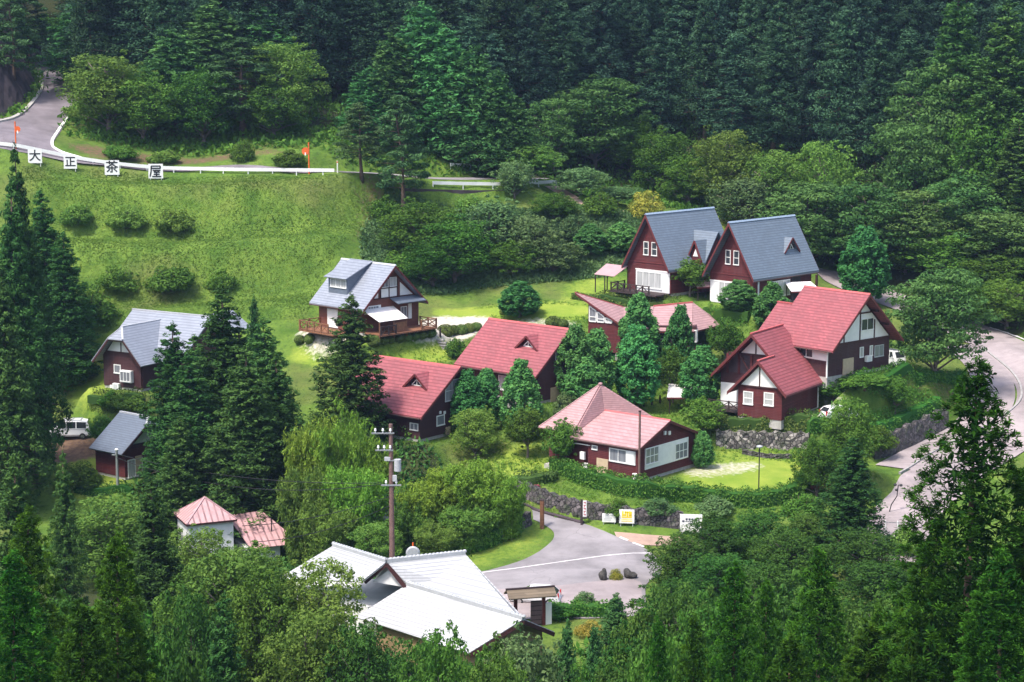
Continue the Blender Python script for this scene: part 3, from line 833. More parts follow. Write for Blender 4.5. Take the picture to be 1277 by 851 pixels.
# open bay under the right eave
yb = -h.W / 2
h.panel(1, yb, -1, -h.L / 2 + .1, -h.L / 2 + .28, .1, h.he - .3, 'white', 'downpipe', .1)
h.winl(1, yb, -1, -2.9, .9, .9, 2.6, 3, 0, 'curtain', fw=.09)
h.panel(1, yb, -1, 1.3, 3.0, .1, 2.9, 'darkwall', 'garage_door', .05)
MB().box((h.L / 2 - .2, yb - .9, 1.3), (.22, .22, 3.2)).build('porch_post', M['trim'], h.root)

# ---- red roofed cottages with gabled dormer
h = House('R2', 'large red roofed cottage with one gabled dormer, higher of the two dormered red cottages', 'cottage')
h.body(M['siding_shade']); h.roof(M['roof_red'], 'ridge_red')
h.dormer((658, 419.5), (644, 434.5), (672.5, 437.5), 'roof_red')
h.win(0, h.L / 2, 1, (693, 438, 699.5, 447.5), 2, 1, 'curtain')
h.win(1, -h.W / 2, -1, (623, 469, 634, 487), 1, 0, 'curtain', fw=.12)
h.panel_px(0, h.L / 2, 1, (686.5, 484, 699.5, 507), 'beige', 'door', .06)
ac_unit(h, 0, h.L / 2, 1, 712.5, 475)
MB().box((h.L / 2 + .35, 3.0, .95), (.4, .4, .95)).build('gas_bottle', M['white'], h.root)
h = House('R1', 'red roofed cottage with gabled dormer behind the utility pole, lower of the dormered red cottages', 'cottage')
h.body(M['siding_shade']); h.roof(M['roof_red'], 'ridge_red')
h.dormer((519.3, 467), (504.5, 482.5), (534.5, 487), 'roof_red')
h.win(0, h.L / 2, 1, (555.5, 476.5, 571.5, 497), 2, 1, 'curtain', fw=.09)
h.win(0, h.L / 2, 1, (545, 520, 553.5, 529), 1, 0, 'grey_glass', fw=.1)
h.win(1, -h.W / 2, -1, (512, 528, 521, 537), 2, 0, 'grey_glass', fw=.08)
for px in (547.5, 553): h.panel_px(0, h.L / 2, 1, (px, 513, px + 2, 516), 'white', 'vent_cap', .12)
h.panel_px(0, h.L / 2, 1, (555.5, 533, 560, 541), 'beige', 'meter_box', .2)

# ---- red roofed cottage with white half-timbered gable
h = House('R4', 'red roofed cottage with white half timbered gable, beside the white truck', 'cottage')
h.body(M['siding_shade']); h.roof(M['roof_red'], 'ridge_red')
x = h.L / 2; zl = 3.55
h.gable_poly(x, 1, zl, 'white', 'gable_panel')
tb = MB()
for y in (-2.6, 0.0, 2.4): tb.box((x + .06, y, (zl + h.hr - .6 - h.s * abs(y)) / 2 + .0), (.08, .15, h.hr - .6 - h.s * abs(y) - zl))
tb.box((x + .062, 0, zl), (.09, h.W - .5, .18)); tb.box((x + .064, .0, 6.45), (.09, 2 * (h.hr - 6.75) / h.s, .16))
tb.build('timber', M['trim'], h.root)
pu = MB()
for y in (-3.4, -1.7, 0, 1.7, 3.4): pu.box((x + .5, y, h.hr - .22 - h.s * abs(y)), (1.2, .18, .2))
pu.build('purlin', M['trim'], h.root)
h.winl(0, x + .05, 1, .25, 2.15, 4.6, 5.75, 2, 0, 'dark_glass', fw=.08)
h.win(0, x, 1, (1072.7, 434, 1076, 445), 1, 0, 'curtain'); h.win(0, x, 1, (1085, 432, 1087.5, 443), 1, 0, 'curtain')
h.win(0, x, 1, (1091, 432, 1101, 443.5), 2, 0, 'grey_glass', 'greymetal')
h.panel_px(0, x, 1, (1051, 448, 1063.5, 466), 'beige', 'door', .08)
ac_unit(h, 0, x, 1, 1081, 447)
h.panel(1, -h.W / 2, -1, -1.6, h.L / 2 - .05, 1.95, 3.35, 'white', 'window_band', .06)
h.winl(1, -h.W / 2 - .06, -1, -1.3, 1.2, 2.1, 3.2, 3, 0, 'dark_glass', fw=.08)
h.panel(1, -h.W / 2, -1, h.L / 2 - .1, h.L / 2 + .06, .2, 3.4, 'white', 'downpipe', .1)
# lower wing continuing to the left
xl = -h.L / 2 - h.og; yr = -1.9; zr = h.hr - h.s * 1.9
e = h.W / 2 + h.oe; ze = h.he - h.s * h.oe; t = .16 * math.hypot(1, h.s)
lw = MB()
pr = [(-e, ze), (yr, zr), (1.5, zr - h.s * (1.5 - yr)), (1.5, zr - h.s * (1.5 - yr) + t), (yr, zr + t), (-e, ze + t)]
lw.prism([(xl - 2.0, a, b) for a, b in pr], [(xl - .02, a, b) for a, b in pr])
lo = lw.build('wing_roof', M['roof_red'], h.root)
MB().bar((xl - 2.05, yr, zr + t), (xl, yr, zr + t), .26, .12).build('ridge_cap', M['ridge_red'], lo)
pr = [(-h.W / 2, .2), (1.2, .2), (1.2, zr - h.s * (1.2 - yr) - .05), (yr, zr - .05), (-h.W / 2, h.he - .05)]
MB().prism([(xl - 1.5, a, b) for a, b in pr], [(-h.L / 2 + .1, a, b) for a, b in pr]).build('wing_wall', M['siding_shade'], h.root)

# ---- red house with projecting wing above the stone wall
h = House('H', 'dark red cottage with two white topped gables above the field stone wall', 'cottage')
s_ = 1.02; hr = h.hr; L2 = h.L / 2; ext = 3.53; zw = 5.88; yw = -(hr - zw) / s_; eR = 5.31; eL = 4.5
t = .16 * math.hypot(1, s_)
def roofpr(y0, yr, y1, zr):
    return [(y0, zr - s_ * (yr - y0)), (yr, zr), (y1, zr - s_ * (y1 - yr)), (y1, zr - s_ * (y1 - yr) + t), (yr, zr + t), (y0, zr - s_ * (yr - y0) + t)]
def chevron(pr, x0, x1, name, mat):
    A = [(x0, a, b) for a, b in pr]; B = [(x1, a, b) for a, b in pr]
    return MB().add(A + B, [(0, 1, 4, 5), (1, 2, 3, 4), (6, 11, 10, 7), (7, 10, 9, 8), (0, 6, 7, 1), (1, 7, 8, 2), (2, 8, 9, 3), (3, 9, 10, 4), (4, 10, 11, 5), (5, 11, 6, 0)]).build(name, M[mat], h.root)
xa, xb = -L2 - 1.25, L2 + .79
ro = chevron(roofpr(yw - .02, 0, eL, hr), xa, xb, 'roof', 'roof_red')
xw = -L2 - ext - .5
pr = [(-eR, hr - s_ * eR), (yw, zw), (yw, zw + t), (-eR, hr - s_ * eR + t)]
wr = MB().prism([(xw, a, b) for a, b in pr], [(xb, a, b) for a, b in pr]).build('wing_roof', M['roof_red'], h.root)
pr = [(yw, zw), (yw + 3.4, zw - s_ * 3.4), (yw + 3.4, zw - s_ * 3.4 + t), (yw, zw + t)]
MB().prism([(xw, a, b) for a, b in pr], [(-L2 + .3, a, b) for a, b in pr]).build('wing_slope', M['roof_red'], wr)
MB().bar((xa - .03, 0, hr + t), (xb + .03, 0, hr + t), .28, .12).build('ridge_cap', M['ridge_red'], ro)
MB().bar((xw - .03, yw, zw + t), (xa + .9, yw, zw + t), .28, .12).build('ridge_cap', M['ridge_red'], wr)
def barge(x, yr, zr, y1, parent, d=-.05):
    z1 = zr - s_ * abs(y1 - yr)
    q = [(x, yr, zr - .14), (x, y1, z1 - .14), (x, y1, z1 + t - .03), (x, yr, zr + t - .03)]
    MB().prism(q, [(a + d, b, c) for a, b, c in q]).build('barge_board', M['trim_red'], parent)
barge(xa, 0, hr, eL, ro); barge(xa, 0, hr, yw, ro); barge(xb, 0, hr, eL, ro, .05); barge(xb, 0, hr, -eR, ro, .05)
barge(xw, yw, zw, -eR, wr); barge(xw, yw, zw, yw + 3.4, wr)
WL, WR = .24, -4.63
pr = [(WR, .15), (WL, .15), (WL, zw - s_ * (WL - yw) - .02), (yw, zw - .05), (WR, hr + s_ * WR - .02)]
MB().prism([(-L2 - ext, a, b) for a, b in pr], [(L2, a, b) for a, b in pr]).build('wing_wall', M['siding'], h.root)
pr = [(WR + .1, .15), (4.0, .15), (4.0, hr - s_ * 4.0 - .05), (0, hr - .08), (WR + .1, hr + s_ * (WR + .1) - .05)]
MB().prism([(-L2, a, b) for a, b in pr], [(L2 - .05, a, b) for a, b in pr]).build('wall', M['siding_shade'], h.root)
MB().box((-ext / 2, (WL + WR) / 2, -.3), (h.L + ext - .1, WL - WR - .1, .95)).build('foundation', M['concrete'], h.root)
MB().box((0, 2.0, -.3), (h.L - .1, 3.9, .96)).build('foundation', M['concrete'], h.root)
xf = -L2 - ext
zl = 3.35
MB().prism([(xf, yw - (zw - .35 - zl) / s_, zl), (xf, yw + (zw - .35 - zl) / s_, zl), (xf, yw, zw - .35)], [(xf - .05, yw - (zw - .35 - zl) / s_, zl), (xf - .05, yw + (zw - .35 - zl) / s_, zl), (xf - .05, yw, zw - .35)]).build('gable_panel', M['white'], h.root)
tb = MB(); tb.box((xf - .06, yw, (zl + zw - .3) / 2), (.07, .13, zw - .3 - zl)); tb.box((xf - .062, yw, zl), (.08, 4.6, .14)); tb.build('timber', M['trim'], h.root)
h.win(0, xf, -1, (928.3, 489, 938, 504.5), 1, 1, 'curtain', fw=.11); h.win(0, xf, -1, (954, 490.5, 963.8, 506.3), 1, 1, 'curtain', fw=.11)
xm = -L2
zl = 6.0
MB().prism([(xm, yw + .4, zl), (xm, (hr - .35 - zl) / s_, zl), (xm, 0, hr - .35), (xm, yw + .4, hr - .35 + s_ * (yw + .4))], [(xm - .05, yw + .4, zl), (xm - .05, (hr - .35 - zl) / s_, zl), (xm - .05, 0, hr - .35), (xm - .05, yw + .4, hr - .35 + s_ * (yw + .4))]).build('gable_panel', M['white'], h.root)
tb = MB(); tb.box((xm - .06, 0, zl + .85), (.07, .14, 1.6)); tb.box((xm - .06, .6, zl - .05), (.09, 5.0, .16)); tb.bar((xm - .5, .3, 3.9), (xm - .5, 1.6, 5.9), .12, .14); tb.build('timber', M['trim'], h.root)
h.panel(0, xm, -1, .35, 3.3, 3.9, 5.75, 'darkwall', 'loft_shade_panel', .03)  # flat dark panel stands for the shade inside the loft opening
for y in (.5, 1.9, 3.2): h.panel(0, xm, -1, y - .12, y + .12, 3.8, 5.85, 'siding', 'loft_post', .12)
h.panel(0, xm, -1, .3, 3.95, .1, 2.75, 'white', 'front_wall', .05)
h.winl(0, xm - .05, -1, .5, 2.1, .3, 2.5, 2, 0, 'grey_glass', fw=.09, name='sliding_window')
MB().box((xm - 1.4, 2.3, .3), (2.6, 3.6, .16)).build('deck', M['wood_dark'], h.root)
railing(h.root, (xm - 2.6, .6), (xm - 2.6, 4.0), .35, .95, 3, M['wood_dark'], 'x')
h.panel(1, WR, -1, L2 - .3, L2 - .16, .1, 2.3, 'white', 'downpipe', .1)
# ---- grey roofed chalet with the long shed dormer and decks
h = House('C', 'brown chalet with grey roof, wide shed dormer and wooden decks below the grass slope', 'chalet')
h.body(M['siding_brown']); h.roof(M['roof_grey'], 'ridge_grey')
x = h.L / 2
zl = 3.9
h.panel(0, x, 1, -1.5, .9, zl, 5.0, 'white', 'gable_panel', .05)
h.panel(0, x, 1, -1.5, .9, 5.0, 6.2, 'grey_glass', 'gable_glazing', .03)
tb = MB()
for y in (-1.55, -.3, .95): tb.box((x + .06, y, (zl + h.hr - .5 - h.s * abs(y)) / 2), (.1, .12, h.hr - .5 - h.s * abs(y) - zl))
tb.box((x + .062, -.3, 5.0), (.11, 2.6, .12)); tb.box((x + .062, -.2, zl), (.11, 6.2, .14)); tb.box((x + .062, -.1, 6.2), (.11, 1.9, .12))
tb.build('timber', M['trim'], h.root)
h.winl(0, x + .03, 1, -1.35, -.42, 5.12, 5.9, 2, 0, 'grey_glass', fw=.05); h.winl(0, x + .03, 1, -.16, .8, 5.12, 6.1, 2, 0, 'curtain', fw=.05)
for y0, y1 in ((1.4, 3.3), (-3.0, -1.9)):
    zt = h.hr - .35 - h.s * min(abs(y0), abs(y1))
    q = [(y0, zl + .05), (y1, zl + .05)] + ([(y0, zt - .2)] if y0 > 0 else [(y1, zt - .2)])
    MB().prism([(x, a, b) for a, b in q], [(x + .05, a, b) for a, b in q]).build('gable_panel', M['white'], h.root)
# shed dormer on the -y slope
fp = h.on_slope(-1, 433.2, 370.5); ya = fp.y; xb = fp.x
zt = h.on(1, ya, 433.2, 347.2).z; xa = h.on(1, ya, 409.5, 345).x
print('dormer', ya, xa, xb, zt, h.hr)
zb = h.hr + h.s * ya
yr = -.25; zr = h.hr + .12
MB().prism([(xa, ya, zb - .3), (xa, yr, h.hr - .3), (xa, yr, zr - .1), (xa, ya, zt)], [(xb, ya, zb - .3), (xb, yr, h.hr - .3), (xb, yr, zr - .1), (xb, ya, zt)]).build('shed_dormer', M['roof_slate'], h.root)
so = [c for c in h.root.children][-1]
k = (zr - zt) / (yr - ya)
MB().slab([(xa - .25, ya - .45, zt - .45 * k + .05), (xb + .3, ya - .45, zt - .45 * k + .05), (xb + .3, yr + .25, zr + .25 * k + .05), (xa - .25, yr + .25, zr + .25 * k + .05)], .1).build('dormer_roof', M['roof_grey'], so)
wo = h.winl(1, ya, -1, xa + .45, xb - .2, zb + (zt - zb) * .45, zt - .3, 3, 0, 'curtain', fw=.07)
# porch roof, awning, decks
MB().slab([(x + .02, -.2, 3.75), (x + .02, 4.1, 3.75), (x + 1.5, 4.0, 3.25), (x + 1.5, -.2, 3.25)], .1).build('porch_roof', M['roof_slate'], h.root)
h.winl(0, x, 1, 1.55, 2.35, 1.3, 2.6, 2, 0, 'grey_glass', fw=.07); h.panel(0, x, 1, 2.6, 3.1, 1.2, 2.9, 'white', 'door', .08)
h.panel(0, x, 1, -3.9, -1.5, 2.3, 3.2, 'white', 'window_band', .05)
h.winl(0, x + .05, 1, -3.4, -1.9, 2.7, 3.1, 4, 0, 'grey_glass', fw=.05)
aw = MB()
aw.slab([(x + .08, -4.3, 2.85), (x + .08, .3, 2.85), (x + 2.7, .1, 1.75), (x + 2.7, -4.1, 1.75)], .05)
ao = aw.build('awning', M['stucco_pale'], h.root)
ap_ = MB()
for y in (-4.0, -1.9, .0): ap_.bar((x + 2.6, y, -.2), (x + 2.6, y, 1.78), .1)
ap_.build('awning_post', M['wood'], ao)
h.panel(0, x + 2.55, 1, -1.85, .0, .35, 1.45, 'wood', 'awning_screen', .06)
MB().box((x + 1.5, .2, .25), (3.0, 8.2, .16)).build('deck', M['wood'], h.root)
railing(h.root, (x + 2.9, 2.0), (x + 2.9, 4.2), .3, 1.0, 1, M['wood']); railing(h.root, (x + .2, 4.25), (x + 2.9, 4.25), .3, 1.0, 2, M['wood'])
railing(h.root, (x + 2.95, -4.1), (x + 2.95, -1.9), .3, .95, 2, M['wood_dark'], 'v')
MB().box((-.6, -h.W / 2 - 1.6, .2), (6.0, 3.0, .16)).build('deck', M['wood'], h.root)
railing(h.root, (-3.4, -h.W / 2 - 3.0), (1.4, -h.W / 2 - 3.0), .25, 1.05, 4, M['wood']); railing(h.root, (-3.5, -h.W / 2 - 3.0), (-3.5, -h.W / 2 - .1), .25, 1.05, 2, M['wood'])
h.panel(1, -h.W / 2, -1, -2.2, -.4, .4, 2.5, 'white', 'door', .06)

# ---- half-hipped grey cottages on the left
def half_hip(h, mat, ridge, front, zc, xend, back_x, wallmat):
    """gabled roof with a clipped front end; front = -1 / +1 along the ridge"""
    e = h.W / 2 + h.oe; ze = h.he - h.s * h.oe; t = .14 * math.hypot(1, h.s)
    yc = (h.hr - zc) / h.s
    xr = xend - front * (h.hr - zc) * .95           # ridge stops here
    mb = MB()
    for sy in (-1, 1):
        mb.slab([(xend, sy * e, ze), (back_x, sy * e, ze), (back_x, 0, h.hr), (xr, 0, h.hr), (xend, sy * yc, zc)], t)
    mb.slab([(xend, yc, zc), (xend, -yc, zc), (xr, 0, h.hr)], t * .8)
    ro = mb.build('roof', M[mat], h.root)
    MB().bar((xr, 0, h.hr + t), (back_x, 0, h.hr + t), .28, .13).build('ridge_cap', M[ridge], ro)
    hp = MB()
    bb = MB()
    for sy in (-1, 1):
        hp.bar((xr, 0, h.hr + t), (xend, sy * yc, zc + t), .2, .1)
        bb.bar((xend, sy * yc, zc), (xend, sy * e, ze), .06, .22)
    bb.bar((xend, -yc, zc + .02), (xend, yc, zc + .02), .06, .16)
    hp.build('hip_cap', M[ridge], ro); bb.build('barge_board', M['trim'], ro)
    xw = xend - front * h.og
    w = h.W / 2
    pr = [(-w, .25), (w, .25), (w, h.he - .03), (yc, zc - .1), (-yc, zc - .1), (-w, h.he - .03)]
    MB().prism([(xw, a, b) for a, b in pr], [(back_x, a, b) for a, b in pr]).build('wall', wallmat, h.root)
    MB().box(((xw + back_x) / 2, 0, -.3), (abs(xw - back_x) - .1, h.W - .1, 1.1)).build('foundation', M['concrete'], h.root)
    return xw, yc, ro
h = House('B1', 'dark red cottage with grey half hipped roof and bay window, behind the cedar clump', 'cottage')
xw, yc, ro = half_hip(h, 'roof_grey', 'ridge_grey', -1, 5.35, -h.L / 2 - h.og, h.L / 2 + 1.0, M['siding_shade'])
zl = 4.0
w = min(h.W / 2 - .1, (h.hr - .3 - zl) / h.s)
pr = [(-w, zl), (w, zl), (yc + .05, 5.1), (-yc - .05, 5.1)]
MB().prism([(xw, a, b) for a, b in pr], [(xw - .05, a, b) for a, b in pr]).build('gable_panel', M['white'], h.root)
tb = MB(); tb.box((xw - .06, .0, 4.5), (.06, .12, 1.1)); tb.box((xw - .062, 0, zl), (.08, 2 * w, .12)); tb.build('timber', M['trim'], h.root)
h.win(0, xw, -1, (143, 455.5, 150, 465.5), 1, 0, 'grey_glass', fw=.1)
a, b = h.on(0, xw, 154, 463), h.on(0, xw, 165.5, 475.5)
y0, y1 = sorted((a.y, b.y)); z0, z1 = b.z, a.z
MB().box((xw - .22, (y0 + y1) / 2, (z0 + z1) / 2), (.46, y1 - y0 + .3, z1 - z0 + .3)).build('bay_window', M['white'], h.root)
bw = h.winl(0, xw - .45, -1, y0, y1, z0, z1, 3, 0, 'grey_glass', fw=.07)
ac_unit(h, 0, xw, -1, 147, 481.5); h.panel_px(0, xw, -1, (138, 480, 141, 484), 'white', 'vent_cap', .15)
h.panel(1, -h.W / 2, -1, xw + .15, xw + .3, .2, h.he - .4, 'trim', 'downpipe', .1)
# the cross wing roof rising behind
zr = h.hr + .75; xc = 2.6
cg = MB()
for sg in (-1, 1):
    cg.slab([(xc, 4.6, zr), (xc, -6.5, zr), (xc + sg * 4.2, -6.5, zr - 3.3), (xc + sg * 4.2, 4.6, zr - 3.3)], .15)
co_ = cg.build('cross_roof', M['roof_grey'], h.root)
MB().bar((xc, 4.65, zr + .17), (xc, -6.55, zr + .17), .28, .13).build('ridge_cap', M['ridge_grey'], co_)
MB().prism([(xc - 3.4, -6.0, .25), (xc + 3.4, -6.0, .25), (xc + 3.4, -6.0, zr - 2.75), (xc, -6.0, zr - .05), (xc - 3.4, -6.0, zr - 2.75)],
           [(xc - 3.4, 4.0, .25), (xc + 3.4, 4.0, .25), (xc + 3.4, 4.0, zr - 2.75), (xc, 4.0, zr - .05), (xc - 3.4, 4.0, zr - 2.75)]).build('cross_wing_wall', M['siding_shade'], h.root)
MB().slab([(xc + 1.0, -4.2, zr - .15), (xc + 6.2, -4.2, zr - .15), (xc + 6.2, -6.9, zr - 1.9), (xc + 1.0, -6.9, zr - 1.9)], .14).build('wing_roof', M['roof_grey'], h.root)

h = House('B2', 'small red cottage with slate half hipped roof beside the grey concrete pole', 'cottage')
xw, yc, ro = half_hip(h, 'roof_slate', 'ridge_grey', 1, 5.0, h.L / 2 + h.og, -h.L / 2 - .3, M['siding'])
zl = 3.4; w = (h.hr - .35 - zl) / h.s
pr = [(-w, zl), (w, zl), (yc + .05, 4.75), (-yc - .05, 4.75)]
MB().prism([(xw, a, b) for a, b in pr], [(xw + .05, a, b) for a, b in pr]).build('gable_panel', M['white'], h.root)
MB().box((xw + .06, 0, zl), (.08, 2 * w, .12)).build('timber', M['trim'], h.root)
h.win(0, xw, 1, (160, 575, 177, 592), 2, 0, 'curtain', fw=.1)
h.panel(0, xw, 1, -2.0, -1.2, .3, 2.2, 'beige', 'door', .06)
ac_unit(h, 1, -h.W / 2, -1, 133, 601)

# ---- faded red cottage with pyramid roof at the front
h = House('R5', 'faded red cottage with pyramid roof and white window band above the road', 'cottage')
h.body(M['siding'], -3.0, h.L / 2); Rk0 = h.on(1, 0, 753, 515.8).x - .4
h.roof(M['roof_pink'], 'ridge_red', Rk0, h.L / 2 + h.og, .14)
ax, ay, az = -5.13, .03, 7.73
x0, x1 = -9.2, -1.6
zE = 3.66; yE = h.W / 2 + .25 - .5
def facet(mb, P): mb.slab(P, .14)
mb = MB()
apx = (ax, ay, az)
Rk = h.on(1, 0, 753, 515.8); Rk = (Rk.x, 0, max(Rk.z, h.hr + .15))
cA, cB, cC, cD = (x0, -yE, zE), (Rk[0] - .3, -yE, 3.62), (x1 + 1.0, yE, zE), (x0, yE, zE)
zv = h.hr + .2
for P in ([apx, cA, cB], [apx, cA, cD], [apx, cD, cC], [apx, cB, Rk], [apx, Rk, cC]): facet(mb, P)
ro = mb.build('pyramid_roof', M['roof_pink'], h.root)
hp = MB()
for c in (cA, cD): hp.bar((ax, ay, az + .15), (c[0], c[1], c[2] + .15), .2, .1)
hp.ball((ax, ay, az + .16), (.22, .22, .14), 8, 5)
hp.build('hip_cap', M['roof_pink'], ro)
MB().box(((x0 + x1) / 2 + .2, 0, 1.9), (x1 - x0 - 1.6, 2 * yE - .7, 3.4)).build('wall', M['siding'], h.root)
MB().box(((x0 + h.L / 2) / 2 + .4, 0, -.3), (h.L / 2 - x0 - .9, h.W - .06, 1.2)).build('foundation', M['concrete'], h.root)
x = h.L / 2; yw_ = -h.W / 2
h.panel_px(0, x, 1, (804.2, 560, 857.6, 570.4), 'white', 'window_band', .07)
h.win(0, x + .07, 1, (805.5, 561, 820.5, 575.5), 3, 1, 'grey_glass', fw=.08); h.win(0, x + .07, 1, (842.5, 555, 856.5, 569.3), 3, 1, 'grey_glass', fw=.08)
for px in (827.5, 833): h.panel_px(0, x, 1, (px, 538, px + 2, 542), 'white', 'vent_cap', .15)
h.win(1, yw_, -1, (761, 559.5, 791.5, 579.5), 3, 0, 'grey_glass', fw=.09)
h.panel(1, yw_ - .02, -1, h.on(1, yw_, 781, 570).x, h.on(1, yw_, 791, 570).x, h.on(1, yw_, 785, 579).z, h.on(1, yw_, 785, 563).z, 'white', 'shutter', .06)
h.panel_px(1, yw_, -1, (744.5, 571, 758.5, 594), 'beige', 'door', .07)
h.panel_px(1, yw_ + .1, -1, (717, 552, 737, 556), 'white', 'gutter_board', .2)
h.win(1, yw_, -1, (739, 556, 744.5, 561), 1, 0, 'grey_glass', fw=.07)
h.panel_px(1, yw_ + .25, -1, (725, 563, 730.5, 573), 'white', 'meter_box', .25)
h.panel_px(1, yw_ + .25, -1, (729.5, 577, 735, 583.5), 'white', 'outdoor_unit', .4)
h.panel_px(1, yw_ + .25, -1, (696, 577, 704, 586), 'white', 'outdoor_unit', .5)
pp = MB(); p = h.on(1, yw_ - .4, 798, 596); pp.tube([(x - .1, yw_ - .35, -.2), (x - .1, yw_ - .35, 1.0)], .22, 12); pp.build('gas_bottle', M['white'], h.root)

# ---- faded red cottage with the raised prow roof
h = House('R3', 'faded red cottage with upswept prow roof and tall slanted windows, half hidden by oval trees', 'cottage')
g = lambda px, py, Y: Vector(((lambda p: ((p.x - h.x) * h.c + (p.y - h.y) * h.n, -(p.x - h.x) * h.n + (p.y - h.y) * h.c, p.z - h.z))(at(px, py, Y))))
A_, B_, C_, D_, E_, F_, G_ = g(815, 383.7, 215.6), g(863.8, 378.8, 216.4), g(896.7, 406.8, 214.5), g(863, 415, 210.4), g(812.7, 414.2, 210.6), g(777, 384.5, 217.5), g(775.7, 407.2, 211.2)
T_ = g(717.3, 366.5, 214.0)
rt = MB()
rt.slab([A_, B_, D_, E_], .14); rt.slab([B_, C_, D_], .14)
rt.slab([E_, A_, F_, G_], .139)
rt.slab([T_, G_, F_], .14)
bk = [g(863.8, 378.8, 216.4), g(896.7, 406.8, 214.5)]
rt.slab([A_, B_, Vector((B_.x + 2.2, B_.y + 4.4, B_.z - 2.2)), Vector((A_.x - 3, A_.y + 4.4, A_.z - 2.2))], .14)
rt.slab([B_, C_, Vector((B_.x + 2.2, B_.y + 4.4, B_.z - 2.2))], .138)
ro = rt.build('roof', M['roof_pink'], h.root)
fb = MB()
fb.bar(T_, G_, .07, .2); fb.bar(E_, D_, .07, .18); fb.bar(D_, C_, .07, .18); fb.build('barge_board', M['trim_red'], ro)
rc = MB(); rc.bar(Vector(A_) + Vector((0, 0, .18)), Vector(B_) + Vector((0, 0, .18)), .26, .12); rc.build('ridge_cap', M['ridge_red'], ro); rc = MB(); rc.bar(Vector(T_) + Vector((0, 0, .16)), Vector(F_) + Vector((0, 0, .16)), .2, .1); rc.build('ridge_cap', M['ridge_red'], ro)
def inset(p, q, f): return p + (q - p) * f
wt0 = inset(T_, G_, .28); wt0 = Vector((wt0.x, wt0.y + .35, wt0.z)); wt1 = Vector((G_.x - .2, G_.y + .35, G_.z))
dv = Vector((0.0, 3.4, 0))
MB().prism([(wt0.x, wt0.y, .0), (wt1.x, wt1.y, .0), tuple(wt1 - Vector((0, 0, .06))), tuple(wt0 - Vector((0, 0, .06)))], [(wt0.x, wt0.y + 3.2, .0), (wt1.x, wt1.y + 3.2, .0), (wt1.x, wt1.y + 3.2, wt1.z - .3), (wt0.x, wt0.y + 3.2, wt0.z - 1.4)]).build('prow_wall', M['siding'], h.root)
wdir = (wt1 - wt0); nrm = Vector((wdir.y, -wdir.x, 0)).normalized()
if nrm.y > 0: nrm = -nrm
zsill = 3.35
for f0, f1 in ((.04, .25), (.29, .5), (.54, .74)):
    a, b = inset(wt0, wt1, f0), inset(wt0, wt1, f1)
    zs = zsill + .0
    ta, tb_ = a.z - .3, b.z - .3
    fr = MB(); o_ = nrm * .05
    q = [Vector((a.x, a.y, zs)) + o_, Vector((b.x, b.y, zs)) + o_, Vector((b.x, b.y, max(tb_, zs + .3))) + o_, Vector((a.x, a.y, ta)) + o_]
    for i in range(4): fr.bar(q[i], q[(i + 1) % 4], .1, .12)
    m0, m1 = inset(q[0], q[3], .3), inset(q[1], q[2], .3); m1.z = m0.z
    if m1.z < q[2].z - .1: fr.bar(m0, m1, .08, .09)
    fo = fr.build('slanted_window', M['white'], h.root)
    MB().prism([tuple(p - nrm * .03) for p in q], [tuple(p - nrm * .045) for p in q]).build('pane', M['grey_glass'], fo)
yf = -3.5
MB().box(((E_.x + D_.x) / 2 + .1, .3, 1.6), (D_.x - E_.x + .8, 7.2, 3.1)).build('wall', M['siding_shade'], h.root)
MB().box(((G_.x + E_.x) / 2, .6, 1.6), (E_.x - G_.x + .8, 5.6, 3.05)).build('wall', M['siding'], h.root)
MB().box((-1.5, .4, -.4), (9.6, 7.0, 1.1)).build('foundation', M['concrete'], h.root)
xr_ = D_.x + .5
h.panel(1, yf + .2, -1, xr_ - 1.9, xr_ + .02, 1.3, 2.75, 'white', 'window_band', .07); h.panel(0, xr_, 1, yf + .2, yf + 4.5, 1.3, 2.75, 'white', 'window_band', .07)
h.winl(0, xr_ + .07, 1, yf + .5, yf + 2.2, 1.45, 2.65, 3, 0, 'grey_glass', fw=.08)
h.winl(1, yf + .13, -1, xr_ - 1.8, xr_ - .1, 1.45, 2.65, 2, 0, 'grey_glass', fw=.08)
h.winl(1, yf + .2, -1, E_.x + .2, E_.x + 1.5, 1.7, 2.6, 2, 0, 'dark_glass', fw=.08)
h.panel(1, yf + .2, -1, E_.x + .9, E_.x + 1.3, .3, 1.2, 'white', 'meter_box', .3)

# ---- big pale roofed inn in front
rt_ = empty('inn', (0, 0, 0), 0, 'large low inn with pale white tiled hip and gable roof in front of the road', 'building')
Sv, Ev, Lv = atz(482.4, 702.9, 9.2), atz(579.6, 692.4, 9.2), atz(416, 682.6, 9.2)
R0, R1_ = atz(508, 731, 7.5), atz(653, 774.2, 7.3)
eR_, eF, eL_, eC = atz(646, 765, 5.35), atz(585.3, 816.5, 4.75), atz(348.5, 723, 5.9), atz(691, 790, 5.5)
U = (R1_ - R0); eB = eF - U * 1.0
t = .16
mb = MB()
mb.slab([Sv, Ev, eR_, R1_ - U * .02, R0], t)
o1 = mb.build('roof', M['roof_white'], rt_)
mb = MB(); mb.slab([R0, R1_, eF, eB], t); mb.build('wing_roof', M['roof_white'], rt_)
mb = MB(); q = R1_ - U * .25
mb.slab([R1_, q, q + (eC - R1_), eC], t * .8); mb.build('wing_roof', M['roof_white'], rt_)
mb = MB(); mb.slab([Lv, Sv, atz(452, 727, 7.6), eL_], t * 1.1); mb.build('side_roof', M['roof_white'], rt_)
back = Vector((-3, 7.0, -3.2))
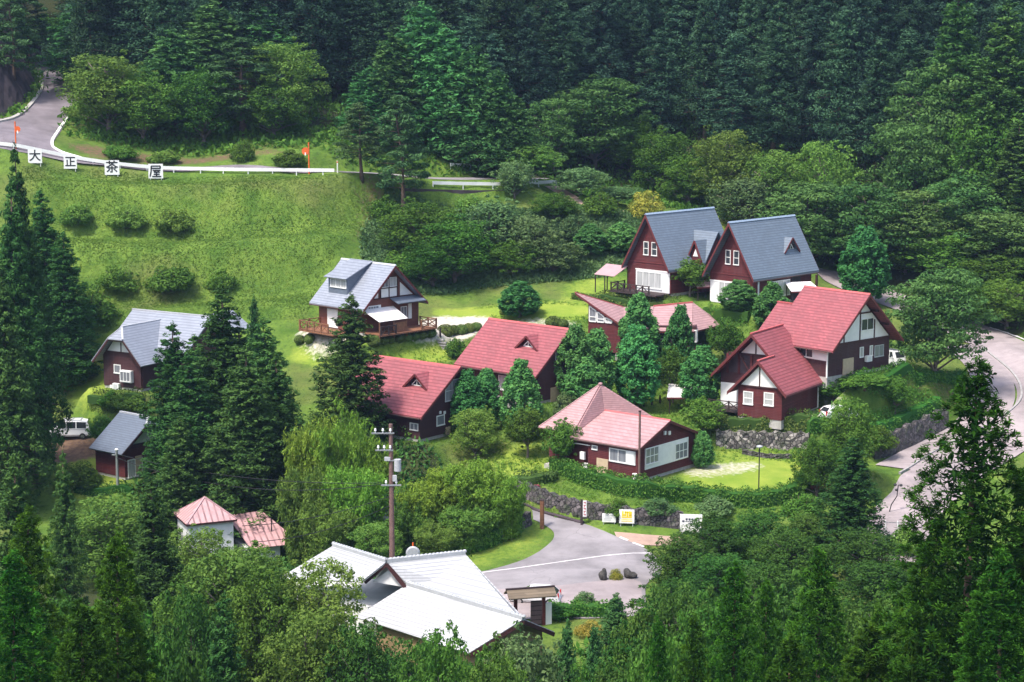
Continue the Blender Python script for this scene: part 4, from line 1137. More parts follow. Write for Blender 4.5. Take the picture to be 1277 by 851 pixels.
mb = MB(); mb.slab([Sv, Ev, Ev + Vector((-1.5, 6.5, -3.4)), Sv + Vector((-1.5, 6.5, -3.4))], t); mb.slab([Lv, Sv, Sv + Vector((3.5, 6.5, -3.4)), Lv + Vector((3.5, 6.5, -3.4))], t * .9); mb.build('rear_roof', M['roof_white'], rt_)
def ridge_tiles(a, b, r=.2, nm='ridge_cap', mat='greymetal'):
    mb = MB(); a, b = Vector(a) + Vector((0, 0, t + .06)), Vector(b) + Vector((0, 0, t + .06))
    mb.bar(a, b, r * 1.5, r * 1.3)
    n = int((b - a).length / .32)
    for k in range(n + 1):
        p = a.lerp(b, k / n); mb.ball(p + Vector((0, 0, .1)), (.17, .17, .15), 7, 4)
    return mb.build(nm, M[mat], rt_)
ridge_tiles(Lv, Sv); ridge_tiles(Sv, Ev, .24); ridge_tiles(R0, R1_, .22)
gl, gr = atz(455, 726.5, 7.5), atz(507, 735, 7.3)
mb = MB(); n_ = (Ev - Sv).normalized()
mb.prism([Sv + n_ * .7 - Vector((0, 0, .2)), gl + n_ * .6, gr + n_ * .5], [Sv + n_ * .9 - Vector((0, 0, .2)), gl + n_ * .8, gr + n_ * .7]); mb.build('gablet', M['stucco'], rt_)
bb = MB(); bb.bar(Sv - Vector((0, 0, .05)), gl, .16, .3); bb.bar(Sv - Vector((0, 0, .05)), gr, .16, .3); bb.build('barge_board', M['trim'], rt_)
bb = MB(); bb.bar(R1_ - Vector((0, 0, .1)), eF - Vector((0, 0, .1)), .12, .3); bb.bar(R1_ - Vector((0, 0, .1)), eC - Vector((0, 0, .1)), .12, .3); bb.build('barge_board', M['trim'], rt_)
zb = 1.5
gin = -U.normalized() * .9
a, b, c = eF + gin, R1_ + gin, eC + gin
a = a + (b - a) * .12; c = c + (b - c) * .1
wl = MB(); W2 = -U * .8
wl.prism([(a.x, a.y, zb), (c.x, c.y, zb), tuple(c - Vector((0, 0, .05))), tuple(b - Vector((0, 0, .05))), tuple(a - Vector((0, 0, .05)))],
         [(a.x + W2.x, a.y + W2.y, zb), (c.x + W2.x, c.y + W2.y, zb), tuple(c + W2 - Vector((0, 0, .05))), tuple(b + W2 - Vector((0, 0, .05))), tuple(a + W2 - Vector((0, 0, .05)))])
wl.build('wall', M['ochre'], rt_)
nn = (c - a).normalized(); nn.z = 0
wp = MB(); out = U.normalized(); out.z = 0
for f in (.3, .62):
    p = a.lerp(c, f) + out * .03; wp.bar((p.x, p.y, zb), (p.x, p.y, a.z + .9), .16)
p, q = a + out * .03, c + out * .03
wp.bar((p.x, p.y, a.z - .1), (q.x, q.y, a.z - .1), .14, .2); wp.build('timber', M['trim'], rt_)
p = a.lerp(c, .78) + out * .04
wd = MB(); wd.bar((p.x - nn.x * .6, p.y - nn.y * .6, 4.4), (p.x + nn.x * .6, p.y + nn.y * .6, 4.4), .08, 1.0); wd.build('window', M['dark_glass'], rt_)
lb = [eL_ + Vector((1.2, 1.0, -.2)), eB + Vector((.8, 1.5, 0)), Ev + Vector((-2, 2, -3)), Lv + Vector((3, 4, -3.))]
wl = MB(); wl.prism([(p.x, p.y, zb) for p in lb], [(p.x, p.y, 5.4) for p in lb]); wl.build('rear_wall', M['stucco'], rt_)

# ---- small white house with pink sheet roofs
pc = at(256, 655, 170.5); r0 = rad(24)
sh = empty('annex', (pc.x, pc.y, 1.6), r0, 'small white annex with pink ribbed pyramid roof and lean-to, left of the inn', 'building')
hs, ze, za = 2.3, 5.2, 6.95
loc_ = lambda v: v
for sg, (p, q) in enumerate((((-hs, -hs), (hs, -hs)), ((hs, -hs), (hs, hs)), ((hs, hs), (-hs, hs)), ((-hs, hs), (-hs, -hs)))):
    MB().slab([(p[0], p[1], ze), (q[0], q[1], ze), (0, 0, za)], .08).build('roof_face', M['roof_seam'] if sg % 2 == 0 else seam_mat('pink sheet roof side', (.50, .29, .29), axis=1) if sg == 1 else bpy.data.materials['pink sheet roof side'], sh)
hp = MB()
for p in ((-hs, -hs), (hs, -hs), (hs, hs), (-hs, hs)): hp.bar((0, 0, za + .1), (p[0], p[1], ze + .1), .16, .1)
hp.build('hip_cap', M['pinksheet'], sh)
MB().box((0, 0, ze / 2 - .2), (2 * hs - .5, 2 * hs - .5, ze + .3)).build('wall', M['stucco'], sh)
ev = MB()
for a, b in (((-hs, -hs), (hs, -hs)), ((hs, -hs), (hs, hs)), ((-hs, -hs), (-hs, hs))): ev.bar((a[0], a[1], ze - .04), (b[0], b[1], ze - .04), .1, .16)
ev.build('gutter', M['trim'], sh)
lt = MB(); lt.slab([(hs - .15, .6, 4.9), (hs + 3.3, 1.0, 4.9), (hs + 5.6, -3.6, 2.7), (hs + .9, -3.7, 2.7)], .08); lo = lt.build('lean_to_roof', M['roof_seam'], sh)
MB().box((hs + 2.2, -1.2, 1.2), (3.2, 3.6, 3.0)).build('lean_to_wall', M['stucco'], sh)
MB().tube([(hs + 3.4, -1.8, 3.6), (hs + 3.4, -1.8, 5.0)], .06, 6).build('flue_pipe', M['black'], sh)

# ---- little hut behind the utility pole
pc = at(478, 668, 172); gz = H(pc.x, pc.y)
hu = empty('hut', (pc.x, pc.y, gz), rad(-8), 'small grey roofed hut in the trees behind the utility pole', 'hut')
MB().box((0, 0, 1.1), (3.4, 2.4, 2.4)).build('wall', M['siding_brown'], hu)
hr_ = MB(); hr_.slab([(-2.2, -1.8, 2.3), (2.2, -1.8, 2.3), (1.6, 0, 3.1), (-1.6, 0, 3.1)], .1); hr_.slab([(-2.2, 1.8, 2.3), (2.2, 1.8, 2.3), (1.6, 0, 3.1), (-1.6, 0, 3.1)], .1)
hr_.build('roof', M['roof_grey'], hu)
# ---------------------------------------------------------------- lettering
TEXTS = []
def text_mesh(body, size, bold=0.0):
    cu = bpy.data.curves.new('lettering', 'FONT'); cu.body = body; cu.size = size; cu.extrude = .012; cu.offset = bold
    cu.align_x, cu.align_y = 'CENTER', 'CENTER'
    o = bpy.data.objects.new('lettering', cu); COL.link(o)
    dg = bpy.context.evaluated_depsgraph_get()
    me = bpy.data.meshes.new_from_object(o.evaluated_get(dg))
    bpy.data.objects.remove(o); bpy.data.curves.remove(cu)
    return me
def mesh_obj(name, me, mat, parent, loc=(0, 0, 0), rot=(0, 0, 0)):
    me.materials.clear(); me.materials.append(mat)
    o = bpy.data.objects.new(name, me); o.parent = parent; o.location = loc; o.rotation_euler = rot
    return put(o)
def scale_at(P): return math.hypot(P.y, CZ - P.z) / FPX          # metres per pictured pixel

# ---- guardrails
def guardrail(pxs, label, every=3.0, hgt=.8, name='guardrail'):
    P = pline(pxs, 12)
    root = empty(name, tuple(P[0]), 0, label, 'guardrail')
    o = Vector(P[0]); acc = 0; rail = MB(); vs_ = []
    pts = [Vector(p) - o for p in P]
    for zo, hh in ((hgt - .2, .42),):
        for a, b in zip(pts[:-1], pts[1:]):
            rail.bar(a + Vector((0, 0, zo)), b + Vector((0, 0, zo)), .07, hh)
    rail.build('rail', M['white'], root)
    last = -9
    for i, p in enumerate(pts):
        if i: acc += (pts[i] - pts[i - 1]).length
        if acc - last >= every or i == 0:
            last = acc
            MB().tube([p + Vector((0, .08, -.3)), p + Vector((0, .08, hgt))], .075, 8).build('post', M['white'], root)
    return root
guardrail([(-14, 184), (20, 187.5), (60, 195.5), (100, 203.5), (150, 210.5), (200, 215), (250, 216.5), (300, 217.5), (360, 218), (417, 218.5)], 'long white guardrail along the upper road above the grass slope')
guardrail([(540, 234), (590, 235), (640, 235), (694, 232)], 'white guardrail on top of the dark concrete wall', 4.0)
guardrail([(562, 211), (600, 213), (642, 218)], 'short white guardrail seen under the cypress trunks', 3.0)
# ---- kanji signboards
for (px, py, w, ch, lab) in ((44, 194.5, 17, '大', 'white signboard partly behind the cedar tip, first of the kanji row'), (88, 202, 16, '正', 'white signboard whose kanji is made of straight bars, meaning correct'),
                             (140, 208.5, 18, '茶', 'white signboard with the kanji for tea in front of the guardrail'), (194.5, 213, 18, '屋', 'white signboard with the kanji for shop, last of the row')):
    P = hit(px, py + w * .55 + 2); s = scale_at(P) * w
    r = empty('signboard', tuple(P), rad(4), lab, 'signboard')
    zc = s * .5 + .22
    MB().box((0, 0, zc), (s, .06, s)).build('board', M['white'], r)
    for sx in (-.38, .38): MB().box((sx * s, .07, zc * .6), (.07, .07, zc * 1.6)).build('post', M['white'], r)
    if ch == '屋':
        mb = MB()
        for (xa, za, xb, zb_) in ((-.35, .42, .38, .42), (.37, .42, .37, .22), (-.35, .23, .38, .23), (-.35, .42, -.37, .0), (-.37, .0, -.47, -.44), (-.24, .06, .38, .06), (.02, .06, -.14, -.1), (-.14, -.1, .26, -.07), (.18, .03, .31, -.13), (.06, -.08, .06, -.44), (-.17, -.26, .31, -.26), (-.29, -.44, .44, -.44)):
            mb.bar((xa * s * .84, -.045, zc + za * s * .84), (xb * s * .84, -.045, zc + zb_ * s * .84), .03, .085 * s)
        mb.build('lettering', M['black'], r)
    else: mesh_obj('lettering', text_mesh(ch, s * .86, .012 * s), M['black'], r, (0, -.04, zc), (rad(90), 0, 0))
# ---- orange snow poles
for (px, py, top, hd, lab) in ((20, 186, 152, (.3, .36), 'orange marker pole with a small plate, at the left end of the guardrail'), (385.5, 217, 178, (-.42, .46), 'orange marker pole with a round plate, at the right end of the guardrail')):
    P = hit(px, py); s = scale_at(P); h_ = (py - top) * s
    r = empty('marker_pole', tuple(P), 0, lab, 'marker pole')
    MB().tube([(0, 0, -.3), (0, 0, h_)], .09, 8).build('pole', M['orange'], r)
    mb = MB(); n = 14; rr = hd[1]
    ring = [(hd[0] + rr * math.cos(k * 6.283 / n), -.05, h_ * .72 + rr * 1.05 * math.sin(k * 6.283 / n)) for k in range(n)]
    mb.prism(ring, [(x, y - .05, z) for x, y, z in ring]); mb.build('plate', M['orange'], r)
    mb = MB(); mb.box((hd[0], -.12, h_ * .72 - .35), (.16, .03, .35)); mb.build('reflector', M['white'], r)
P = hit(421, 216); r = empty('road_post', tuple(P), 0, 'slim white post beyond the right end of the long guardrail', 'post')
MB().tube([(0, 0, -.2), (0, 0, 1.55)], .08, 8).build('shaft', M['white'], r); MB().tube([(0, 0, 1.3), (0, 0, 1.45)], .09, 8).build('reflector_band', M['orange'], r)
# ---- dark retaining walls
B = [hit(-16, 153), hit(20, 143.5), hit(43, 121), hit(50, 103), hit(46, 88)]
mb = MB(); T = [Vector((p.x - 4.2 - i * .25, p.y + 1.0, p.z + 10.5 - i * .8)) for i, p in enumerate(B)]
C_ = catmull([tuple(p) for p in B], 6); D_ = catmull([tuple(p) for p in T], 6); k = 9; V = []
for a, b in zip(C_, D_):
    for j in range(k + 1): q = a + (b - a) * j / k; V.append((q[0] - .5 + random.uniform(-.14, .14), q[1], q[2] - .3 + random.uniform(-.1, .1)))
mb.add(V, [(i * (k + 1) + j, (i + 1) * (k + 1) + j, (i + 1) * (k + 1) + j + 1, i * (k + 1) + j + 1) for i in range(len(C_) - 1) for j in range(k)])
bk = [(a[0] - 14, a[1] + 3, a[2] + 9) for a in C_]
n0 = len(mb.v); mb.v += bk
mb.f += [(i * (k + 1) + k, (i + 1) * (k + 1) + k, n0 + i + 1, n0 + i) for i in range(len(C_) - 1)]
tag(mb.build('retaining_slope', M['darkwall']), 'dark sprayed concrete retaining slope beside the upper road at the top left', 'wall')
P = pline([(498, 237), (550, 239), (600, 240), (652, 238)], 6)
mb = MB()
for a, b in zip(P[:-1], P[1:]): mb.prism([(a[0], a[1], a[2] - 2.9), (a[0], a[1] + .5, a[2] - 2.9), (a[0], a[1] + .5, a[2] + .25), (a[0], a[1], a[2] + .25)], [(b[0], b[1], b[2] - 2.9), (b[0], b[1] + .5, b[2] - 2.9), (b[0], b[1] + .5, b[2] + .25), (b[0], b[1], b[2] + .25)])
tag(mb.build('retaining_wall', M['darkwall']), 'dark concrete wall under the second white guardrail', 'wall')
# ---- stone walls
def stone_wall(P, hgt, label, thick=.6, dark=False, lean=.12):
    T = np.gradient(P[:, :2], axis=0); T /= np.linalg.norm(T, axis=1)[:, None] + 1e-9
    Nn = np.stack([-T[:, 1], T[:, 0]], 1)
    if Nn[:, 1].mean() < 0: Nn = -Nn
    mb = MB(); k = 6; V = []; g = random.Random(int(P[0, 0] * 10))
    for i, p in enumerate(P):
        hh = hgt * (1 + .07 * math.sin(i * 1.7) + g.uniform(-.05, .05))
        for j in range(k + 1):
            o = lean * hgt * j / k + g.uniform(-.07, .07)
            V.append((p[0] + Nn[i, 0] * o, p[1] + Nn[i, 1] * o, p[2] - .4 + (hh + .4) * j / k))
        for o in (thick, thick + .3):
            V.append((p[0] + Nn[i, 0] * (o + lean * hgt), p[1] + Nn[i, 1] * (o + lean * hgt), p[2] + (hh - .05 if o == thick else -.6)))
    m = k + 3
    mb.add(V, [(i * m + j, (i + 1) * m + j, (i + 1) * m + j + 1, i * m + j + 1) for i in range(len(P) - 1) for j in range(m - 1)] + [tuple(range(m)), tuple((len(P) - 1) * m + j for j in range(m - 1, -1, -1))])
    return tag(mb.build('stone_wall', M['stone_dark'] if dark else M['stone']), label, 'wall')
M['stone_dark'] = M['stone'].copy(); M['stone_dark'].name = 'dark field stone wall'
for nd in M['stone_dark'].node_tree.nodes:
    if nd.type == 'MIX' and not nd.inputs[7].is_linked and abs(nd.inputs[7].default_value[0] - .40) < .01: nd.inputs[7].default_value = (.17, .145, .15, 1)
stone_wall(WALL_P[0], 1.5, 'long dark stone wall behind the roadside signs', dark=True)
stone_wall(WALL_P[1], 1.8, 'pale field stone wall under the two gabled red cottage')
stone_wall(WALL_P[2], 2.3, 'dark field stone wall beside the pink inner road', dark=True)
stone_wall(pline([(925, 567), (955, 572), (988, 573)], 10), .5, 'low stone edging curving across the lawn', .4, True)
stone_wall(WALL_P[3], 1.2, 'short stone wall at the left of the lane mouth', dark=True)
# ---- poles and wires
def pole_at(px, ytop, Y, r0, r1, mat, label, name='utility_pole', cat='utility pole', part='pole'):
    b = at(px, 500, Y); zg = H(b.x, b.y); t = at(px, ytop, Y).z
    r = empty(name, (b.x, b.y, zg), 0, label, cat)
    MB().tube([(0, 0, -.5), (0, 0, t - zg)], [r0, r1], 12).build(part, M[mat], r)
    return r, t - zg
r, hp_ = pole_at(487, 529, 158, .26, .17, 'polewood', 'tall brown utility pole with crossarms behind the inn roof')
S1 = scale_at(Vector((0, 158, 10)))
def arm(z, x0, x1, par, nm='crossarm', n=3):
    o = MB().box(((x0 + x1) / 2, -.2, z), (x1 - x0, .1, .12)).build(nm, M['metal'], par)
    for k in range(n):
        x = x0 + (x1 - x0) * (k + .5) / n
        MB().tube([(x, -.2, z + .06), (x, -.2, z + .2), (x, -.2, z + .22), (x, -.2, z + .42)], [.05, .05, .11, .07], 8).build('insulator', M['white'], o)
arm(hp_ - .75, -1.6, .3, r); arm(hp_ - 2.2, -1.3, .2, r)
arm(hp_ - 5.2, -.85, .85, r, 'crossarm', 2)
MB().tube([(.55, -.1, hp_ - 4.0), (.55, -.1, hp_ - 3.0)], .3, 12).build('transformer', M['greymetal'], r)
MB().box((.2, -.15, hp_ - 3.1), (1.2, .1, .1)).build('bracket', M['metal'], r)
MB().box((-.3, -.15, hp_ - 2.95), (.5, .25, .3)).build('switch_box', M['greymetal'], r)
MB().box((.3, -.2, hp_ - 4.6), (.35, .25, .5)).build('junction_box', M['greymetal'], r)
top1 = Vector(r.location)
P = hit(147, 612); r2 = empty('concrete_pole', tuple(P), 0, 'thin grey concrete pole in front of the small slate roofed cottage', 'utility pole')
h2 = 52 * scale_at(P)
MB().tube([(0, 0, -.3), (0, 0, h2)], [.16, .12], 10).build('pole', M['metal'], r2); MB().ball((0, 0, h2), (.2, .2, .12), 8, 5).build('cap', M['white'], r2)
MB().box((-.25, -.1, h2 - .5), (.4, .12, .1)).build('bracket', M['metal'], r2)
def wire(a, b, sag, label, r=.032):
    pts = [Vector(a).lerp(Vector(b), t) - Vector((0, 0, sag * 4 * t * (1 - t))) for t in np.linspace(0, 1, 16)]
    tag(MB().tube(pts, r, 5).build('power_line', M['black']), label, 'cable')
wire(top1 + Vector((-.8, -.2, hp_ - 5.0)), Vector(r2.location) + Vector((0, -.1, h2 - .4)), .9, 'thin cable from the low crossarm to the grey concrete pole')
wire(top1 + Vector((-.8, -.2, hp_ - 5.1)), Vector(r2.location) + Vector((0, -.1, h2 - .8)), 1.6, 'lower sagging cable crossing the dark cedar clump')
wire(top1 + Vector((-.2, -.2, hp_ - 6.2)), Vector((sh.location.x + 3.5, sh.location.y - 1, 6.2)), .5, 'thin cable from the utility pole down to the pink roofed annex')
wire(top1 + Vector((-.2, -.2, hp_ - 7.0)), Vector((sh.location.x + 5, sh.location.y - 2, 5.0)), .6, 'lower cable of the pair running to the pink roofed annex')
P = hit(797, 606); r = empty('thin_pole', tuple(P), 0, 'slim brown pole in front of the pyramid roofed cottage', 'pole'); MB().tube([(0, 0, -.3), (0, 0, 94 * scale_at(P))], .11, 8).build('shaft', M['polewood'], r)
MB().tube([(0, 0, 94 * scale_at(P)), (0, 0, 94 * scale_at(P) + .08)], .14, 8).build('cap', M['trim'], r)
P = hit(946, 617); hh = 60 * scale_at(P); r = empty('garden_lamp', tuple(P), 0, 'thin black lamp post on the bright lawn', 'lamp post'); MB().tube([(0, 0, -.2), (0, 0, hh)], .055, 8).build('shaft', M['black'], r); MB().tube([(0, 0, hh), (0, 0, hh + .12), (0, 0, hh + .2)], [.28, .3, .08], 10).build('lamp_head', M['greymetal'], r)
P = hit(1108, 640); hh = 36 * scale_at(P); r = empty('road_lamp', tuple(P), 0, 'thin black bent lamp post at the pink road above the silver gate', 'lamp post')
MB().tube([(0, 0, -.2), (.25, 0, hh * .3), (.75, 0, hh * .6), (.85, 0, hh)], .05, 7).build('shaft', M['black'], r)
for dx, dz in ((-.3, 0), (.25, -.05), (-.15, -.5)): MB().ball((.85 + dx, 0, hh + dz), (.17, .17, .13), 8, 5).build('lamp_head', M['black'], r)
P = hit(676, 659); r = empty('wooden_post', tuple(P), 0, 'stout wooden post at the corner of the lane and the road', 'post'); hh = 36 * scale_at(P); MB().tube([(0, 0, -.3), (0, 0, hh)], .2, 10).build('shaft', M['wood'], r); MB().tube([(0, 0, hh), (0, 0, hh + .07)], [.24, .2], 10).build('cap', M['wood_dark'], r)
# ---- traffic mirror seen from behind
Y = 161; b = at(515, 690, Y); zg = H(b.x, b.y); r = empty('traffic_mirror', (b.x, b.y, zg), 0, 'round grey traffic mirror on an orange post above the inn ridge', 'traffic mirror')
zc = b.z - zg
MB().tube([(0, .12, -.3), (0, .12, zc + .9)], .07, 8).build('post', M['orange'], r)
n = 20; ring = [(.62 * math.cos(k * 6.283 / n), 0, zc + .62 * math.sin(k * 6.283 / n)) for k in range(n)]
MB().prism(ring, [(x * .8, -.12, (z - zc) * .8 + zc) for x, y, z in ring]).build('mirror_back', M['greymetal'], r)
# ---- roadside signs
def sign(px0, py0, px1, py1, Yd, label, name='sign'):
    c = hit((px0 + px1) / 2, Yd); s = scale_at(c)
    p = at((px0 + px1) / 2, (py0 + py1) / 2, c.y); w, h_ = (px1 - px0) * s, (py1 - py0) * s
    r = empty(name, (p.x, p.y, c.z), rad(-6), label, 'sign'); zc = p.z - c.z
    MB().box((0, 0, zc), (w, .06, h_)).build('board', M['white'], r)
    for sx in (-.4, .4): MB().box((sx * w, .08, zc / 2 - .1), (.07, .07, zc + h_ * .6)).build('post', M['greymetal'], r)
    return r, zc, w, h_
r, zc, w, h_ = sign(751, 640.5, 768, 651.5, 654.5, 'small blank looking white sign left of the yellow logo sign')
mb = MB()
for k in range(4): mb.box((-.05 * k, -.04, zc + h_ * (.28 - .17 * k)), (w * (.62 - .08 * (k % 2)), .02, .035))
mb.build('lettering', M['greymetal'], r)
r, zc, w, h_ = sign(772.3, 635.5, 791, 653, 657, 'white sign with a big yellow logo in front of the stone wall')
mb = MB()
for (x, z, dx, dz) in ((-.27, .2, .1, .36), (-.17, .1, .2, .1), (-.1, .2, .09, .34), (.04, .16, .1, .4), (.0, .3, .28, .08), (.18, .2, .09, .34), (.28, .2, .09, .3), (.23, .06, .2, .09), (.0, -.06, .68, .09)):
    mb.box((x * w, -.045, zc + z * h_ + .02), (dx * w, .03, dz * h_))
mb.build('logo', M['yellow'], r)
mb = MB()
for k in range(2): mb.box((0, -.042, zc - h_ * (.22 + .12 * k)), (w * .72, .02, .05))
mb.build('lettering', M['yellow'], r)
r, zc, w, h_ = sign(848, 641.3, 875.5, 664.5, 668, 'largest white sign, with an arrow and dark lettering, in front of the round tree')
mb = MB()
for k in range(4): mb.box((w * (-.2 + .13 * k), -.045, zc + h_ * .24), (w * .09, .02, h_ * .07)); mb.box((w * (-.2 + .13 * k), -.045, zc + h_ * .19), (w * .02, .02, h_ * .1))
for k in range(5): mb.box((w * (-.22 + .09 * k), -.045, zc + h_ * .11), (w * .06, .02, h_ * .035))
mb.box((w * .03, -.045, zc - h_ * .0), (w * .3, .02, h_ * .03)); mb.build('lettering', M['ink'], r)
mb = MB(); ar = [(-.42, .12), (-.34, .19), (-.34, .15), (-.29, .15), (-.29, .09), (-.34, .09), (-.34, .05)]
mb.prism([(x * w, -.034, zc + z * h_) for x, z in ar], [(x * w, -.055, zc + z * h_) for x, z in ar]); mb.build('arrow', M['ink'], r)
mb = MB(); mb.box((w * .16, -.045, zc + h_ * .1), (w * .035, .02, h_ * .2)); mb.ball((w * .16, -.045, zc + h_ * .23), (w * .025, .015, h_ * .025), 8, 5); mb.build('figure_mark', M['ink'], r)
P = hit(727, 655); s = scale_at(P); r = empty('banner_post', tuple(P), rad(-8), 'dark post with a narrow red and white vertical sign before the stone wall', 'sign')
MB().box((-.12, 0, 1.1), (.2, .2, 2.6)).build('post', M['wood_dark'], r); MB().box((.16, -.06, 1.55), (.34, .06, 1.5)).build('board', M['stucco'], r)
mb = MB()
for k in range(5): mb.box((.16, -.1, 2.15 - k * .28), (.2, .02, .05)); mb.box((.16 + .04 * (-1) ** k, -.1, 2.08 - k * .28), (.05, .02, .17))
mb.build('lettering', M['redprint'], r)
# ---- little roofed gate of the inn
P = atz(662, 770, 4.4); P.z = H(P.x, P.y); r = empty('roofed_gate', tuple(P), rad(14), 'small wooden roofed gate with lattice door beside the inn', 'gate')
for sx in (-1.25, 1.05): MB().box((sx, 0, 1.25), (.26, .26, 3.1)).build('post', M['trim_red'], r)
gr_ = MB(); gr_.slab([(-2.0, -.85, 2.55), (1.9, -.85, 2.55), (1.9, 0, 3.05), (-2.0, 0, 3.05)], .1); gr_.slab([(-2.0, .85, 2.55), (1.9, .85, 2.55), (1.9, 0, 3.05), (-2.0, 0, 3.05)], .1)
M['gate_roof'] = rows_mat('weathered board roof', (.17, .13, .09), .14, 2.0, .8, .25, .2, .6)
go = gr_.build('roof', M['gate_roof'], r); MB().box((-.05, 0, 3.18), (4.0, .2, .12)).build('ridge_cap', M['wood_dark'], go)
MB().box((-.1, 0, 2.5), (3.0, .2, .22)).build('beam', M['wood_dark'], r)
mb = MB()
for k in range(11): mb.box((.0 + k * .085, -.05, 1.1), (.025, .03, 2.0))
for k in range(6): mb.box((.43, -.05, .15 + k * .38), (.9, .035, .03))
do = mb.build('lattice_door', M['wood_dark'], r); MB().box((.43, .0, 1.1), (.9, .02, 2.0)).build('door_panel', M['pinksheet'], do)
MB().box((1.45, 0, .9), (.5, .14, 1.9)).build('side_wall', M['stucco'], r)
# ---- black rocks
def rock(px, py, wpx, hpx, label, seed):
    P = hit(px, py); s = scale_at(P); g = np.random.default_rng(seed); mb = MB().ball((0, 0, hpx * s * .45), (wpx * s / 2, wpx * s * .4, hpx * s * .55), 18, 12)
    ph = g.random(6) * 6.28
    mb.v = [tuple(np.array(v) * (1 + .16 * math.sin(v[2] * 5 + ph[0] + v[0] * 4) + .12 * math.sin(v[0] * 7 + ph[1]) + g.uniform(-.05, .05))) for v in mb.v]
    o = mb.build('boulder', M['rock']); o.location = P; tag(o, label, 'rock')
rock(752.5, 724, 12, 15, 'upright black boulder at the edge of the paved court', 3); rock(785, 721, 18, 10, 'low flat black boulder right of the upright one', 4)
# ---- vehicles
M['car_white'] = plain('white car paint', (.78, .78, .78), .25, .02, 1, .5); M['car_glass'] = glass('tinted car glass', (.03, .035, .04), .05); M['chrome'] = plain('chrome', (.6, .6, .6), .2, .05, 3, .5, .9); M['lamp_red'] = plain('red tail lamp', (.45, .02, .02), .3, .05, 3); M['lamp_clear'] = plain('clear lamp', (.75, .75, .72), .15, .05, 3, .6)
def vehicle(P, rz, L_, W_, prof, belt, label, cat, name, cab_in=.13, carrier=False, panes=()):
    """body from a side profile (x, z) of the roofline; front towards +x"""
    r = empty(name, tuple(P), rz, label, cat); hw = W_ / 2
    lo = .28
    xs = np.linspace(-L_ / 2, L_ / 2, 29); roof = np.interp(xs, [p[0] for p in prof], [p[1] for p in prof])
    mb = MB(); V = []
    for x, zr in zip(xs, roof):
        e = 1 - .10 * (abs(x) / (L_ / 2)) ** 6
        zb = min(belt, zr - .03); t = (zr - zb)
        sec = [(hw * .92 * e, lo), (hw * e, lo + .18), (hw * e, zb), ((hw - cab_in * min(1, t / .5)) * e, zr - .06 * min(1, t)), ((hw - cab_in * min(1, t / .5) - .12) * e, zr)]
        V += [(x, -y, z) for y, z in sec] + [(x, y, z) for y, z in sec[::-1]]
    k = 10
    mb.add(V, [(i * k + j, i * k + j + 1, (i + 1) * k + j + 1, (i + 1) * k + j) for i in range(28) for j in range(k - 1)] + [((i + 1) * k, i * k, i * k + k - 1, (i + 1) * k + k - 1) for i in range(28)] + [tuple(range(k)), tuple(28 * k + j for j in range(k - 1, -1, -1))])
    mb.build('body', M['car_white'], r)
    rf = lambda x: float(np.interp(x, [p[0] for p in prof], [p[1] for p in prof]))
    for (x0, x1, tp) in panes:
        for sy in (-1, 1):
            def yy(z, x): t = rf(x) - belt; return sy * (hw - cab_in * min(1, t / .5) * (z - belt) / max(.05, rf(x) - .06 - belt) + .012)
            z0 = belt + .03; q = []
            for (x, z) in ((x0, z0), (x1, z0), (x1 - (tp if tp > 0 else 0), min(rf(x1 - max(tp, 0)) - .12, rf(x1) + 5)), (x0 - (tp if tp < 0 else 0), rf(x0 - min(tp, 0)) - .12)): q.append((x, yy(z, min(max(x, x0), x1)), z))
            MB().prism(q, [(a, b - sy * .03, c) for a, b, c in q]).build('side_window', M['car_glass'], r)
    # screens follow the sloping front and rear of the roofline
    for (xa, xb, nm) in ((prof[-3][0], prof[-2][0], 'windscreen'), (prof[1][0], prof[2][0], 'rear_window')):
        a, b = rf(xa), rf(xb); d = Vector((xb - xa, 0, b - a)); nrm = Vector((-(b - a), 0, xb - xa)).normalized() * .015
        if nrm.z < 0: nrm = -nrm
        p0, p1 = Vector((xa, 0, a)) + d * .1 + nrm, Vector((xa, 0, a)) + d * .92 + nrm
        y0 = hw - cab_in - .14; y1 = hw - cab_in * .5 - .12
        if nm == 'rear_window': y0, y1 = y1, y0
        q = [(p0.x, -y0, p0.z), (p0.x, y0, p0.z), (p1.x, y1, p1.z), (p1.x, -y1, p1.z)]
        MB().prism(q, [(x - nrm.x * 1.5, y, z - nrm.z * 1.5) for x, y, z in q]).build(nm, M['car_glass'], r)
    for sx in (-.31, .31):
        for sy in (-1, 1):
            w_ = empty('wheel', (sx * L_, sy * (hw - .1), .31)); w_.parent = r
            MB().tube([(0, -.1, 0), (0, .1, 0)], .31, 20).build('tyre', M['rubber'], w_); MB().tube([(0, -.112, 0), (0, .112, 0)], .19, 14).build('rim', M['chrome'], w_)
    for sy in (-1, 1):
        MB().box((L_ / 2 * .985, sy * hw * .68, .72), (.1, .34, .2)).build('headlight', M['lamp_clear'], r); MB().box((-L_ / 2 * .985, sy * hw * .76, .85), (.1, .2, .42)).build('tail_light', M['lamp_red'], r)
        MB().box((prof[-3][0] + .25 if False else prof[-2][0] - .35, sy * (hw + .12), belt + .1), (.1, .2, .17)).build('mirror', M['car_white'], r)
    MB().box((L_ / 2, 0, .42), (.12, W_ * .9, .2)).build('bumper', M['car_white'], r); MB().box((-L_ / 2, 0, .42), (.12, W_ * .9, .2)).build('bumper', M['car_white'], r)
    MB().box((L_ / 2 + .03, 0, .72), (.06, W_ * .42, .12)).build('grille', M['black'], r)
    for sy in (-1, 1):
        o = MB().box((-.1, sy * (hw + .005), belt - .06), (L_ * .82, .03, .035)).build('trim_strip', M['greymetal'], r)
